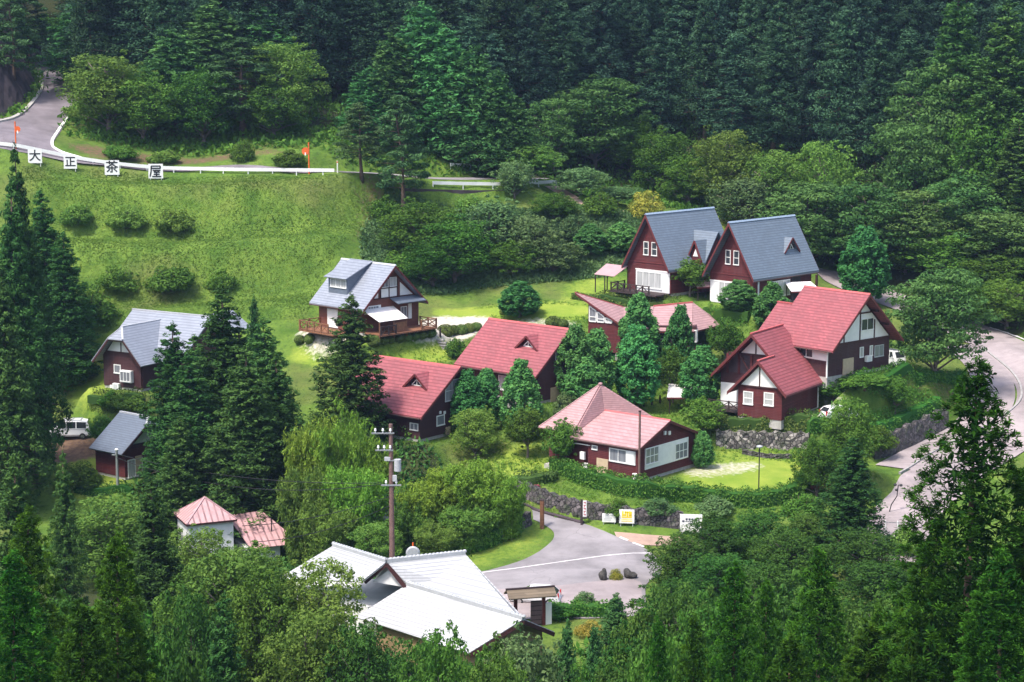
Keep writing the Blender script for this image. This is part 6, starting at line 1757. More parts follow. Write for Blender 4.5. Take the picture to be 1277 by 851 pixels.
for a in [
 ('sugi', 32, 180, 190, 76, 'tallest dark cedar at the left edge, its tip in front of the white signboards'),
 ('sugi', 4, 222, 187, 96, 'dark cedar at the very left edge beside the tallest cedar'),
 ('sugi', 74, 288, 207, 84, 'dark cedar at the left whose boughs hang above the parked white van'),
 ('sugi', 2, 330, 180, 100, 'lower dark cedar in front of the tall left edge cedars'),
 ('sugi', 98, 420, 209, 50, 'short dark cedar between the tall left cedars and the red cottage'),
 ('sugi', 212, 402, 186, 96, 'dark cedar whose tip crosses the grey half hipped roof'),
 ('sugi', 272, 355, 184, 128, 'tallest cedar of the clump in front of the grey half hipped cottage'),
 ('sugi', 328, 396, 182, 108, 'cedar at the right side of the clump in front of the grey cottage'),
 ('sugi', 243, 440, 178, 112, 'cedar low in the clump, just below the grey roof'),
 ('sugi', 300, 432, 176, 122, 'broad cedar in the middle of the clump left of the utility pole'),
 ('sugi', 346, 440, 179, 104, 'cedar behind the pale bamboo left of the utility pole'),
 ('sugi', 220, 520, 174, 90, 'dark cedar right of the small slate roofed cottage'),
 ('sugi', 285, 540, 180, 90, 'dark cedar directly above the pink pyramid roof'),
 ('sugi', 340, 575, 180, 80, 'dark cedar right of the pink lean-to roof'),
 ('cypress', 170, 0, 280, 150, 'pale conifer in the middle of the upper left grove, tip cut by the top edge'),
 ('cypress', 330, 8, 272, 130, 'soft green conifer behind the yellow green tree of the grove'),
 ('sugi', 58, 236, 214, 90, 'dark cedar behind the white van, second tallest of the left cedars'),
 ('sugi', 18, 262, 209, 84, 'dark cedar at the left edge behind the tallest cedar'),
 ('sugi', 303, 404, 187, 100, 'cedar filling the middle of the clump below the grey half hipped roof'),
 ('sugi', 242, 418, 189, 90, 'cedar between the two tallest of the clump in front of the grey cottage'),
 ('sugi', 434, 366, 188, 118, 'dark cedar standing in front of the grey roofed chalet'),
 ('sugi', 462, 492, 199, 34, 'small dark cedar at the left end of the lower red roof'),
 ('sugi', 194, 598, 142, 108, 'dark cedar spire standing left of the pink pyramid roof'),
 ('sugi', 75, 562, 150, 56, 'slender ragged cedar spire below the white van'),
 ('sugi', 12, 568, 138, 110, 'dark cedar at the left edge below the white van'),
 ('fore', 44, 634, 90, 243, 'near bright green cedar at the lower left, left of its taller twin'),
 ('fore', 128, 660, 86, 243, 'near bright green cedar spire at the lower left, with the sharpest tip'),
 ('fore', -5, 690, 84, 271, 'near cedar cut by the lower left edge'),
 ('fore', 95, 755, 76, 271, 'near low cedar at the bottom left corner between two taller ones'),
 ('fore', 180, 765, 88, 198, 'near low cedar right of the sharp tipped lower left cedar'),
 ('sugi', 272, 742, 112, 96, 'dark cedar at the bottom, below the pink lean-to roof'),
 ('sugi', 232, 770, 105, 80, 'dark cedar at the bottom between the near cedars and the pale trees'),
 ('sugi', 1062, 545, 166, 96, 'dark cedar in front of the field stone wall, right of the bright lawn'),
 ('fore', 1214, 442, 80, 400, 'near tall cedar rising across the right road'),
 ('fore', 1146, 632, 84, 223, 'near cedar left of the tall right cedar, its tip at the silver gate'),
 ('fore', 1282, 575, 82, 243, 'near cedar cut by the right edge'),
 ('fore', 1255, 690, 74, 307, 'near low cedar in the bottom right corner'),
 ('fore', 918, 702, 92, 202, 'near round topped cedar at the bottom, left of the pale tipped one'),
 ('fore', 962, 720, 96, 145, 'near thin cedar between the two bottom cedars right of the inn'),
 ('fore', 1034, 682, 92, 235, 'near yellow green tipped cedar at the bottom right'),
 ('fore', 1075, 770, 80, 271, 'near low cedar at the bottom below the yellow green tipped one'),
 ('fore', 985, 790, 82, 217, 'near low cedar at the bottom edge right of the round topped cedar'),
 ('fore', 862, 770, 88, 162, 'near low cedar at the bottom edge left of the round topped cedar'),
 ('fore', 825, 765, 95, 110, 'near low cedar right of the inn garden'),
 ('fore', 1110, 745, 90, 120, 'near low cedar left of the tall right cedar at the bottom'),
 ('sugi', 1196, -30, 262, 120, 'dark cedar left of the right edge, tip cut by the top edge'),
 ('sugi', 1262, 0, 256, 140, 'dark cedar at the top right edge'),
 ('sugi', 1268, 150, 248, 110, 'dark cedar at the right edge halfway up the hillside'),
 ('cypress', 703, 776, 128, 46, 'small bright cone shaped conifer right of the inn gable'),
 ('cypress', 744, 780, 126, 46, 'small dull cone shaped conifer right of the bright one by the inn'),
 ('cypress', 766, 742, 140, 62, 'dark upright conifer in the inn garden below the black rocks'),
 ('cypress', 527, 6, 264, 132, 'tallest broad green cypress behind the upper road'),
 ('cypress', 490, 44, 261, 112, 'green cypress left of the tallest one, behind the pine pair'),
 ('cypress', 556, 34, 262, 120, 'green cypress close on the right of the tallest one'),
 ('cypress', 590, 60, 260, 112, 'green cypress in the middle of the row right of the tallest one'),
 ('cypress', 620, 88, 258, 100, 'green cypress above the short guardrail piece'),
 ('cypress', 646, 122, 257, 84, 'rightmost and lowest green cypress of the row behind the upper road'),
 ('cypress', 458, 84, 259, 90, 'leftmost green cypress, half behind the left pine'),
 ('cypress', 215, 40, 260, 130, 'dark blue green conifer in the roadside grove at the upper left'),
 ('cypress', 118, -8, 276, 150, 'pale green conifer at the back of the upper left grove'),
 ('cypress', 262, 4, 268, 150, 'soft green conifer at the top of the upper left grove'),
 ('cypress', 316, 370, 198, 36, 'small blue green conifer left of the chalet decks'),
]: tree(*a, name='conifer_tree' if a[0] == 'cypress' else 'cedar_tree')
for a in [
 ('pine', 12, -14, 266, 84, 'dark tree above the sprayed retaining slope in the top left corner'),
 ('pine', 34, -20, 292, 80, 'dark tree behind the retaining slope at the top of the upper road'),
 ('pine', 450, 128, 244, 74, 'left pine of the pair at the end of the long guardrail'),
 ('pine', 502, 120, 243, 96, 'right pine of the pair at the end of the long guardrail'),
 ('pine', 300, 48, 258, 130, 'dull green pine in the roadside grove above the kanji signboards'),
]: tree(*a, name='pine_tree')
for a in [
 ('light', 132, 66, 255, 120, 'sunlit broad tree at the inside of the upper road bend'),
 ('light', 348, 50, 261, 100, 'yellow green tree at the right end of the upper left grove'),
 ('broad', 176, 90, 254, 90, 'dark low tree above the soil bank at the upper left'),
 ('broad', 252, 88, 255, 90, 'dark tree beside the pine in the upper left grove'),
 ('broad', 340, 105, 256, 80, 'dark tree at the foot of the yellow green one in the grove'),
 ('broad', 60, 20, 300, 90, 'dark tree beside the top of the upper road'),
 ('broad', 522, 250, 237, 92, 'dark broad tree directly right of the bare soil on the grass slope'),
 ('broad', 566, 272, 235, 96, 'dark broad tree behind the chalet'),
 ('grey', 616, 248, 240, 84, 'grey green tree below the dark concrete wall'),
 ('grey', 665, 268, 238, 80, 'grey green tree in the middle of the shrubby slope'),
 ('grey', 690, 300, 237, 70, 'low grey green tree above the sunlit lawn'),
 ('broad', 540, 300, 233, 80, 'low dark tree at the foot of the shrubby slope behind the chalet'),
 ('broad', 640, 300, 236, 70, 'dark low tree above the round conical bush'),
 ('light', 660, 180, 256, 78, 'pale tree behind the second guardrail'),
 ('grey', 642, 200, 251, 50, 'thin pale tree in front of the second guardrail'),
 ('grey', 722, 208, 255, 70, 'pale tree beside the pinkish footpath'),
 ('grey', 770, 232, 257, 60, 'grey green tree over the footpath, left of the yellow shrub'),
 ('broad', 690, 240, 247, 60, 'tree left of the pinkish footpath'),
 ('layer', 742, 98, 280, 130, 'layered broad tree at the forest edge above the footpath'),
 ('layer', 690, 125, 276, 90, 'layered tree right of the green cypresses'),
 ('broad', 826, 165, 274, 80, 'dark broad tree at the forest edge above the steep blue roofs'),
 ('broad', 788, 150, 280, 80, 'dark tree at the forest edge left of the one above the blue roofs'),
 ('light', 906, 160, 266, 86, 'pale broad tree at the forest edge above the right blue roof'),
 ('light', 970, 185, 262, 90, 'pale bushy tree at the forest edge right of the blue roofs'),
 ('light', 1030, 175, 260, 80, 'pale tree with pointed top at the foot of the dark cedars'),
 ('broad', 860, 195, 268, 76, 'rounded tree behind the ridge of the left blue roof'),
 ('grey', 930, 220, 258, 90, 'grey green tree with pale flowers behind the right blue roof'),
 ('layer', 1010, 225, 254, 130, 'dull green spreading tree right behind the right blue roof'),
 ('layer', 1090, 230, 252, 130, 'dull green spreading tree behind the lone oval tree by the road'),
 ('layer', 1186, 80, 262, 140, 'tall pale layered tree in front of the cedars at the right'),
 ('layer', 1140, 150, 258, 110, 'pale layered tree left of the tallest layered one'),
 ('broad', 1240, 130, 254, 110, 'dark broad tree at the upper right edge'),
 ('layer', 1215, 215, 250, 130, 'green layered tree on the right hillside'),
 ('layer', 1150, 240, 250, 120, 'dull layered tree above the bend of the right road'),
 ('layer', 1255, 262, 243, 130, 'bright layered tree at the right edge above the road'),
 ('broad', 1180, 290, 246, 110, 'dark broad tree above the right road'),
 ('broad', 1130, 300, 250, 80, 'low dark tree behind the lone oval tree'),
 ('broad', 1262, 318, 238, 110, 'dark tree overhanging the right road at the edge'),
 ('broad', 1215, 330, 240, 80, 'low dark tree by the white line of the right road'),
 ('broad', 1205, 352, 233, 84, 'dark tree beside the outer edge line of the right road'),
 ('broad', 1258, 350, 231, 90, 'dark rounded tree at the right edge just above the road line'),
 ('broad', 1120, 322, 252, 70, 'small dark tree behind the lone oval tree, above the road'),
 ('layer', 1170, 336, 208, 128, 'big spreading dark green tree beside the white truck'),
 ('bamboo', 392, 480, 174, 74, 'pale bamboo clump touching the dark cedar clump, below the chalet'),
 ('bamboo', 427, 472, 173, 74, 'tall pale bamboo clump left of the lower red roof'),
 ('bamboo', 462, 508, 172, 62, 'pale bamboo clump left of the utility pole top'),
 ('bamboo_dark', 382, 548, 168, 70, 'duller bamboo clump at the edge of the dark cedar clump'),
 ('bamboo', 444, 548, 168, 68, 'bamboo clump left of the middle of the utility pole'),
 ('bamboo_dark', 412, 602, 166, 66, 'low dull bamboo clump above the left end of the inn roof'),
 ('bamboo', 560, 560, 170, 68, 'bamboo clump under the gable of the lower red cottage'),
 ('bamboo', 594, 548, 169, 76, 'brightest yellow green bamboo clump, tallest right of the utility pole'),
 ('bamboo', 626, 572, 168, 62, 'rightmost bright bamboo clump, beside the narrow lane'),
 ('bamboo', 528, 577, 169, 62, 'bamboo clump just right of the utility pole'),
 ('bamboo_dark', 584, 612, 166, 70, 'duller leafy clump in front of the brightest bamboo'),
 ('bamboo_dark', 545, 640, 164, 60, 'dull leafy clump above the roadside hedge'),
 ('bamboo_dark', 508, 606, 168, 56, 'dull bamboo clump behind the round mirror'),
 ('light', 135, 618, 166, 112, 'yellow green tree left of the dark cedar spire'),
 ('light', 290, 680, 140, 130, 'olive pale tree below the pink pyramid roof'),
 ('broad', 330, 710, 136, 110, 'olive tree between the pink lean-to and the inn'),
 ('light', 398, 700, 138, 122, 'pale tree covering the left end of the inn roof'),
 ('light', 385, 760, 128, 120, 'pale tree at the bottom left of the inn'),
 ('thicket', 455, 775, 126, 110, 'dark green tree against the inn roof at the bottom'),
 ('thicket', 530, 792, 122, 120, 'dark green tree at the bottom covering the inn eave'),
 ('grey', 655, 790, 124, 110, 'grey leaved tree in front of the inn gable wall'),
 ('broad', 620, 815, 118, 90, 'low leafy tree at the bottom edge below the inn gable'),
 ('thicket', 893, 645, 162, 84, 'dark tree directly right of the largest white sign'),
 ('thicket', 945, 636, 163, 88, 'dark tree below the lawn, second right of the largest white sign'),
 ('thicket', 850, 668, 156, 84, 'round dark tree right of the flat black boulder'),
 ('thicket', 900, 690, 150, 100, 'dark tree in the thicket below the largest white sign'),
 ('thicket', 985, 660, 158, 90, 'dark tree of the thicket left of the cedar by the stone wall'),
 ('thicket', 955, 700, 146, 96, 'dark tree low in the thicket below the lawn'),
 ('thicket', 842, 720, 142, 96, 'dark tree at the left end of the thicket, above the inn garden'),
 ('thicket', 1080, 660, 158, 84, 'dark tree between the stone wall cedar and the silver gate'),
 ('light', 470, 650, 164, 62, 'pale tree half hiding the small grey roofed hut'),
 ('light', 246, 658, 160, 84, 'pale bushy tree hiding the foot of the white annex'),
 ('light', 312, 680, 156, 80, 'pale bushy tree in front of the pink lean-to roof'),
 ('thicket', 800, 775, 120, 110, 'bright leafy tree at the bottom right of the inn garden'),
 ('thicket', 1100, 700, 150, 110, 'blue green tree below the silver gate'),
 ('thicket', 1010, 640, 166, 80, 'dark tree below the red shrub'),
 ('thicket', 1120, 730, 130, 110, 'dark tree left of the tall right cedar'),
]: tree(*a, name='bamboo_clump' if 'bamboo' in a[0] else 'broadleaf_tree', cat='bamboo' if 'bamboo' in a[0] else 'tree')
for a in [
 ('oval', 584, 463, 191, 42, 'oval tree touching the right gable of the lower red cottage'),
 ('oval', 606, 461, 193, 38, 'oval tree between the two dormered red cottages'),
 ('oval', 650, 451, 190.5, 46, 'tall oval tree in front of the large red roofed cottage'),
 ('light', 592, 508, 187, 56, 'pale bushy tree below the lower red cottage gable'),
 ('round', 658, 510, 186, 50, 'round topped tree in front of the beige door'),
 ('round', 703, 524, 181, 50, 'round tree covering the left corner of the pyramid roofed cottage'),
 ('oval', 716, 408, 196.5, 46, 'left oval tree of the close pair right of the large red roof'),
 ('oval', 742, 411, 199, 50, 'right oval tree of the close pair right of the large red roof'),
 ('oval', 727, 445, 195, 48, 'low oval tree at the foot of the close pair'),
 ('oval', 795, 408, 200, 52, 'tall oval tree with a bare trunk behind the pyramid roof'),
 ('oval', 797, 370, 208, 48, 'oval tree before the prow roof, higher than its neighbour'),
 ('oval', 846, 382, 207, 38, 'slender oval tree in front of the prow roofed cottage'),
 ('oval', 874, 432, 198, 48, 'oval tree standing over the white garden awning'),
 ('oval', 921, 350, 217, 44, 'oval tree in front of the right blue house'),
 ('oval', 962, 354, 214, 46, 'rounder oval tree beside the white canopy of the blue house'),
 ('round', 861, 324, 224, 56, 'round tree between the two steep blue houses'),
 ('oval', 1079, 283, 238, 56, 'lone oval tree beside the upper bend of the right road'),
 ('round', 905, 400, 209, 46, 'round dark tree beside the half timbered gables'),
 ('round', 877, 497, 190, 58, 'round dark tree in front of the red deck railing'),
 ('oval', 877, 538, 182, 26, 'young thin tree on the bright lawn'),
 ('oval', 648, 352, 223, 52, 'conical leafy tree on the lawn behind the large red roof'),
 ('oval', 736, 280, 241, 40, 'left oval tree beside the left blue house'),
 ('oval', 775, 278, 242, 42, 'right oval tree beside the left blue house'),
 ('round', 1078, 466, 196, 64, 'spreading garden tree below the white truck'),
 ('round', 1118, 470, 198, 40, 'small garden tree with a clear trunk above the dark stone wall'),
 ('round', 1040, 470, 197, 56, 'brownish garden tree right of the two gabled red cottage'),
 ('round', 840, 436, 203, 44, 'low tree behind the white garden awning'),
 ('round', 126, 519, 195, 34, 'small garden tree beside the white van'),
 ('broad', 1056, 500, 182, 76, 'dark leafy tree in front of the white car'),
 ('broad', 1020, 545, 176, 60, 'dark leafy tree hiding the end of the field stone wall'),
]: tree(*a, name='garden_tree')
for a in [
 ('bush_light', 97, 279, 30, 50, 'left bush of the upper row on the grass slope'),
 ('bush_light', 158, 284, 30, 54, 'middle bush of the upper row on the grass slope'),
 ('bush_light', 216, 287, 33, 56, 'right bush of the upper row on the grass slope'),
 ('bush', 147, 360, 34, 62, 'left dark bush of the lower row on the grass slope'),
 ('bush', 214, 362, 38, 68, 'middle dark bush of the lower row on the grass slope'),
 ('bush', 276, 358, 26, 40, 'small bush at the right end of the lower row on the slope'),
 ('bush', 110, 400, 50, 80, 'dark bush at the foot of the slope behind the left cedars'),
 ('bush', 150, 198, 22, 50, 'low leafy bush at the left end of the soil bank above the guardrail'),
 ('bush_light', 205, 203, 18, 44, 'pale low bush in the middle of the soil bank above the guardrail'),
 ('bush', 362, 205, 20, 50, 'low leafy bush near the right orange marker pole'),
 ('bush', 303, 200, 30, 34, 'leafy bush on the soil bank above the guardrail'),
 ('bush_yellow', 806, 268, 36, 52, 'yellow and orange flowering shrub beside the footpath end'),
 ('bush_red', 1021, 608, 24, 34, 'red shrub at the corner of the bright lawn'),
 ('bush_grey', 705, 520, 34, 44, 'grey green shrub in front of the red cottage door'),
 ('bush', 500, 345, 40, 60, 'dark shrub at the foot of the bare soil'),
 ('bush', 480, 270, 30, 50, 'low shrub below the pine pair'),
 ('bush_grey', 560, 335, 30, 60, 'low grey shrub behind the chalet'),
 ('bush_light', 585, 278, 40, 60, 'pale shrub under the dark concrete wall'),
 ('bush_grey', 715, 300, 36, 56, 'grey shrub on the slope right of the concrete wall'),
 ('bush', 748, 265, 30, 50, 'green shrub below the footpath'),
 ('bush_light', 700, 270, 30, 50, 'pale shrub between footpath and concrete wall'),
 ('bush', 570, 445, 30, 36, 'dark shrub at the left edge of the large red roof'),
 ('bush_grey', 828, 452, 30, 50, 'grey shrub behind the oval tree with the bare trunk'),
 ('bush', 690, 460, 30, 40, 'dark shrub beside the close pair of oval trees'),
 ('bush_light', 880, 412, 26, 40, 'pale shrub at the right end of the prow roof'),
 ('bush', 100, 605, 34, 70, 'blue green shrub left of the small slate roofed cottage'),
 ('bush', 160, 512, 26, 60, 'brownish hedge shrub below the bay window'),
 ('bush', 140, 505, 20, 44, 'dark shrub at the corner below the half hipped cottage'),
 ('bush_red', 668, 612, 9, 18, 'low reddish shrub on the bank above the road wall'),
 ('bush_grey', 822, 640, 22, 46, 'grey shrub on the bank above the yellow logo sign'),
 ('bush', 770, 640, 22, 40, 'dark shrub on the bank above the small white sign'),
 ('bush_grey', 890, 640, 24, 60, 'pale shrub on the bank right of the white direction sign'),
 ('bush_yellow', 768, 723, 17, 18, 'yellowish plant between the two black rocks'),
 ('bush_yellow', 735, 792, 22, 40, 'yellow flowering plant in the inn garden'),
 ('bush', 700, 770, 20, 46, 'dark clipped bush by the gate of the inn'),
 ('bush_grey', 730, 760, 26, 40, 'grey garden shrub in front of the paved court'),
 ('bush', 640, 640, 14, 30, 'low shrub at the mouth of the narrow lane'),
 ('bush_light', 520, 545, 30, 60, 'pale shrub under the lower red cottage gable'),
 ('bush', 560, 540, 26, 50, 'green shrub at the gable corner of the lower red cottage'),
 ('bush', 1090, 560, 40, 60, 'dark shrub against the dark stone wall'),
 ('bush', 1045, 590, 40, 60, 'dark shrub right of the red shrub'),
 ('bush', 1000, 640, 30, 60, 'dark shrub at the lower corner of the lawn'),
 ('bush_light', 1130, 690, 40, 60, 'pale shrub at the foot of the silver gate'),
 ('bush_grey', 985, 420, 20, 30, 'low shrub left of the large half timbered cottage'),
]: shrub(*a)
for i in range(46):
    px = [-10, 60, 120, 170, 215, 250, 560, 610, 660, 710, 760, 800, 840, 880, 920, 960, 1000, 1040, 1080, 1120, 1160, 1200, 1250][i % 23] + random.uniform(-20, 20)
    Yb = random.uniform(100, 116) if i < 23 else random.uniform(118, 138)
    top = 770 + random.uniform(0, 40) if i < 23 else 735 + random.uniform(-10, 30)
    if 560 < px < 780: top += 45 if i < 23 else 62
    tree('thicket' if i % 3 else 'broad', px, top, Yb, random.uniform(85, 120), 'low leafy tree in the dark thicket along the bottom of the picture', 'thicket trees along the bottom', 'broadleaf_tree')
# --- clipped round shrubs along the chalet terrace
for i, (bx, by, w) in enumerate([(374, 428, 14), (386, 427, 15), (466, 431, 18), (478, 429, 14), (487, 427, 12), (498, 426, 14), (508, 424, 12), (517, 423, 13), (526, 422, 13), (537, 420, 15), (556, 419, 20), (566, 417, 16), (576, 416, 16), (585, 414, 15), (594, 412, 14), (690, 407, 18), (702, 408, 14), (628, 392, 10)]):
    shrub('dome', bx, by, w * .75, w * 1.05, 'clipped round shrub in the low row along the chalet terrace' if i < 15 else ['left clipped shrub of the two behind the large red roof', 'right clipped shrub of the two behind the large red roof', 'clipped shrub at the foot of the conical tree'][i - 15],
          'clipped shrubs of the chalet terrace' if i < 15 else None, 'round_shrub')
# --- hedges
def hedge_at(P, w, hgt, label, mat='hedge', dens=150, size=.1, name='hedge', wav=.12): return hedge(None, w, hgt, label, mat, dens, size, name, wav, P)
def back(P, d):
    T = np.gradient(P[:, :2], axis=0); T /= np.linalg.norm(T, axis=1)[:, None] + 1e-9
    Nn = np.stack([-T[:, 1], T[:, 0]], 1)
    if Nn[:, 1].mean() < 0: Nn = -Nn
    Q = P.copy(); Q[:, :2] += Nn * d
    return Q
def hedge(pxs, w, hgt, label, mat='hedge', dens=150, size=.1, name='hedge', wav=.12, P=None):
    P = pline(pxs, 8) if P is None else P
    L = Leaves(len(P) + int(abs(P[0, 0]) * 7)); g = L.g
    T = np.gradient(P[:, :2], axis=0); T /= np.linalg.norm(T, axis=1)[:, None] + 1e-9
    Nn = np.stack([-T[:, 1], T[:, 0]], 1)
    core = MB(); rows = []
    for i in range(len(P)):
        z = H(P[i, 0], P[i, 1]); hh = hgt * (1 + wav * math.sin(i * 1.3) * .5)
        q = []
        for o, zz in ((-.42, -.2), (-.42, hh * .86), (-.25, hh * .94), (.25, hh * .94), (.42, hh * .86), (.42, -.2)):
            q.append((P[i, 0] + Nn[i, 0] * w * o, P[i, 1] + Nn[i, 1] * w * o, z + zz))
        rows.append(q)
    for i in range(len(P) - 1):
        core.prism(rows[i], rows[i + 1]) if False else None
    vs_ = [p for q in rows for p in q]; k = 6
    core.add(vs_, [(i * k + j, i * k + j + 1, (i + 1) * k + j + 1, (i + 1) * k + j) for i in range(len(P) - 1) for j in range(k - 1)] + [tuple(range(k - 1, -1, -1)), tuple((len(P) - 1) * k + j for j in range(k))])
    for i in range(len(P) - 1):
        seg = np.linalg.norm(P[i + 1, :2] - P[i, :2])
        n = int(seg * dens * (w + 2 * hgt) / 2.4)
        t = g.random((n, 1)); u = g.uniform(-1, 1, n)
        base = P[i] * (1 - t) + P[i + 1] * t
        per = (u + 1) / 2 * (w + 2 * hgt)
        oo = np.where(per < hgt, -w / 2, np.where(per < hgt + w, per - hgt - w / 2, w / 2))
        zz = np.where(per < hgt, per, np.where(per < hgt + w, hgt, w + 2 * hgt - per))
        wob = 1 + wav * np.sin(base[:, 0] * 3.1 + base[:, 1] * 2.3)
        xy = base[:, :2] + Nn[i] * (oo * (1 + .1 * g.normal(size=n)))[:, None]
        z = Hn(xy[:, 0], xy[:, 1]) + zz * wob + g.normal(size=n) * .05
        nr = np.zeros((n, 3)); top = (per >= hgt) & (per < hgt + w)
        nr[:, 2] = np.where(top, 1, .25); nr[:, :2] = Nn[i] * np.where(top, 0, np.sign(oo))[:, None]
        L.C.append(np.column_stack([xy, z])); L.N.append(unit(nr + g.normal(size=(n, 3)) * .5)); L.S.append(size * g.uniform(.6, 1.4, n)); L.T.append(g.random(n))
    me = L.mesh(name, LM[mat], .6)
    o = put(bpy.data.objects.new(name, me)); tag(o, label, 'hedge')
    c = core.build('inner_growth', LM[mat], o)
    return o
hedge([(690, 588), (720, 598), (760, 609), (800, 616), (850, 622), (900, 628), (950, 630), (990, 620), (1008, 602)], 1.1, 1.35, 'long leafy hedge curving below the pyramid roofed cottage and bright lawn', dens=170)
hedge_at(back(WALL_P[1], 1.5), 1.0, 1.45, 'low clipped hedge on top of the field stone wall', 'clip')
hedge([(1005, 540), (1040, 535), (1080, 530)], 1.2, 1.3, 'bushy hedge behind the cedar at the end of the stone wall')
hedge_at(back(WALL_P[2], 1.7), 1.4, 1.2, 'bright hedge on top of the dark stone wall', 'hedge')
hedge([(1032, 474), (1070, 476), (1110, 476), (1160, 474), (1200, 472)], 1.1, 1.0, 'hedge along the edge of the yard below the white truck')
hedge([(715, 372), (745, 375), (775, 379), (800, 383)], 1.0, .7, 'clipped hedge in front of the left blue house terrace', 'clip')
hedge([(800, 384), (830, 385), (850, 384)], 1.0, .55, 'low clipped hedge below the gap between the blue houses', 'clip')
hedge([(880, 392), (905, 394), (935, 398)], 1.0, .9, 'hedge under the right blue house')
hedge([(1006, 585), (1016, 572), (1012, 562)], 1.0, .9, 'yellow green hedge at the right end of the lawn', 'bamboo')
hedge([(610, 640), (635, 640), (648, 640)], 1.2, .6, 'small clipped hedge at the mouth of the narrow lane')
hedge([(545, 690), (590, 684), (625, 668), (640, 655)], 2.4, 1.5, 'thick sloping hedge along the verge left of the road')
hedge([(112, 500), (145, 503), (180, 506)], .9, .7, 'clipped hedge below the half hipped cottage', 'clip')
hedge([(95, 612), (130, 614), (165, 616)], 1.0, .5, 'low hedge at the foot of the small slate roofed cottage')
hedge([(684, 768), (710, 768), (740, 768), (770, 768)], 1.0, 1.0, 'dark clipped hedge between the paved court and the inn garden')
hedge([(640, 604), (665, 602), (690, 598)], 1.4, .8, 'rounded clipped hedge left of the pyramid roofed cottage', 'clip')

# --- rough grass and undergrowth nobody could count
def scatter(name, poly, n, size, mat, hgt, per=4, asp=.16, seed=1, upr=1.0, label=None, cover_fn=None):
    g = np.random.default_rng(seed)
    P = np.array([p[:2] for p in poly]); lo, hi = P.min(0), P.max(0)
    X = g.uniform(lo[0], hi[0], n * 3); Y = g.uniform(lo[1], hi[1], n * 3)
    m = inside([tuple(p) for p in P], X, Y)
    if cover_fn is not None: m &= cover_fn(X, Y)
    X, Y = X[m][:n], Y[m][:n]
    L = Leaves(seed); k = len(X)
    patch = np.clip(.5 + .3 * np.sin(X * .31 + 2.1 * np.sin(Y * .23 + X * .07)) * np.sin(Y * .47 + 1.7 * np.sin(X * .19)) + .25 * np.sin(Y * 1.1 + 2 * np.sin(X * .13)) + g.normal(size=k) * .12, 0, 1)
    for q in range(per):
        h = hgt * g.uniform(.3, 1.2, k) * (.55 + .75 * patch)
        dx, dy = g.normal(size=k) * hgt * .5, g.normal(size=k) * hgt * .5
        L.C.append(np.column_stack([X + dx, Y + dy, Hn(X + dx, Y + dy) + h * .45]))
        nr = g.normal(size=(k, 3)); nr[:, 2] += upr
        L.N.append(unit(nr)); L.S.append(size * g.uniform(.6, 1.5, k) * (.7 + .5 * patch)); L.T.append(np.clip(patch * .6 + g.random(k) * .4, 0, 1))
    o = put(bpy.data.objects.new(name, L.mesh(name, LM[mat], asp, -2.0)))
    tag(o, label, None, None, 'stuff'); o['category'] = 'grass' if 'grass' in name else 'undergrowth'
    return o
slope = ground_poly([(20, 205), (140, 212), (300, 219), (430, 221), (465, 250), (440, 300), (400, 350), (380, 400), (300, 396), (150, 410), (60, 420)], 2)
scatter('slope_grass', slope, 30000, .075, 'grass', .12, 3, .4, 3, 2.6, 'rough sunlit grass covering the slope below the guardrail')
mead = ground_poly([(480, 225), (560, 262), (700, 262), (800, 275), (800, 330), (700, 350), (600, 360), (520, 365), (470, 345), (450, 300)], 2)
scatter('undergrowth', mead, 9000, .24, 'grey', .6, 6, .45, 4, .8, 'low mixed undergrowth on the shrubby slope behind the chalet')
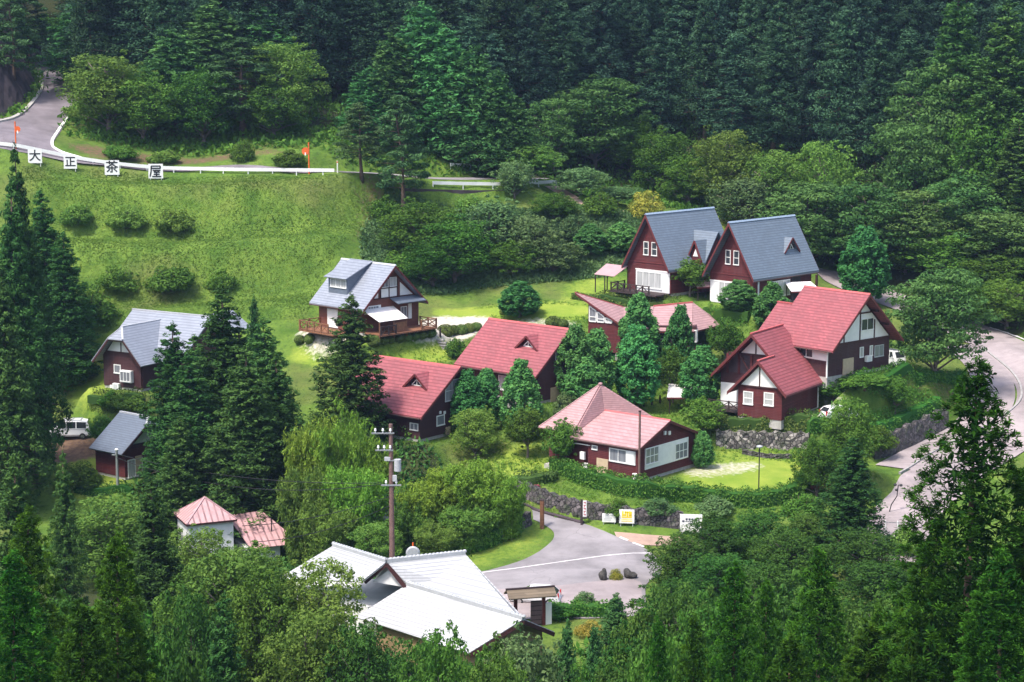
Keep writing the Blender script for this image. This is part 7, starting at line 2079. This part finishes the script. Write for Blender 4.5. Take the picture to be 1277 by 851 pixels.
def noroad(X, Y):
    q = np.ones(X.shape, bool)
    for Ln, w in ((right_line, 4.6), (inner_line, 3.6), (upper_line, 3.2), (foot_line, 1.8)):
        for p in Ln[::2]: q &= (X - p[0]) ** 2 + (Y - p[1]) ** 2 > w * w
    for k_, (x, y, z, r, L_, W_, *_r) in S.items():
        q &= np.hypot(X - x, Y - y) > max(L_, W_) * .62
    q &= ~inside(upper_poly, X, Y) & ~inside(plaza, X, Y) & ~inside(epath, X, Y)
    return q
edge = [(-80, 252), (-40, 250), (-10, 253), (8, 262), (25, 262), (40, 252), (62, 250), (62, 238), (52, 243), (58, 228), (84, 224), (96, 262), (60, 300), (-40, 300), (-90, 290)]
scatter('forest_undergrowth', edge, 9000, .34, 'broad', 1.3, 7, .5, 5, .7, 'leafy undergrowth along the foot of the dark forest', noroad)
vil = ground_poly([(470, 420), (600, 380), (760, 380), (1000, 420), (1210, 470), (1180, 560), (1000, 640), (860, 650), (700, 650), (600, 610), (500, 560)], 2)
scatter('village_grass', vil, 15000, .13, 'grass', .2, 4, .25, 6, 1.4, 'short grass and weeds between the cottages', lambda X, Y: noroad(X, Y) & (bil(cover[..., 1], GX0, GY0, GS, X, Y) < .3) & (bil(cover[..., 0], GX0, GY0, GS, X, Y) < .8))
low = [(-36, 186), (-33, 192), (-20, 192), (-6, 184), (-2, 172), (-8, 156), (-22, 152), (-30, 165), (-44, 170)]
scatter('understorey', low, 5000, .28, 'sugi', 1.3, 6, .45, 7, .7, 'dark understorey below the cedar clump', noroad)
frt = [(-45, 70), (45, 70), (75, 150), (60, 172), (30, 166), (16, 160), (10, 146), (-4, 138), (-18, 146), (-30, 160), (-60, 165)]
scatter('bottom_undergrowth', frt, 8000, .34, 'broad', 1.2, 6, .45, 8, .7, 'dark leafy undergrowth between the near trees', noroad)
# ---------------------------------------------------------------- air
def haze():
    m = bpy.data.materials.new('valley haze'); m.use_nodes = True; nt = m.node_tree
    nt.nodes.remove(nt.nodes['Principled BSDF'])
    v = nt.nodes.new('ShaderNodeVolumePrincipled')
    v.inputs['Color'].default_value = (.48, .66, 1.0, 1); v.inputs['Density'].default_value = HAZE; v.inputs['Anisotropy'].default_value = .2
    nt.links.new(v.outputs[0], nt.nodes['Material Output'].inputs['Volume'])
    o = MB().box((0, 200, 62), (330, 470, 170)).build('haze', m)
    tag(o, 'thin blue summer haze filling the valley', None, None, 'stuff'); o['category'] = 'haze'
HAZE = .00012
haze()
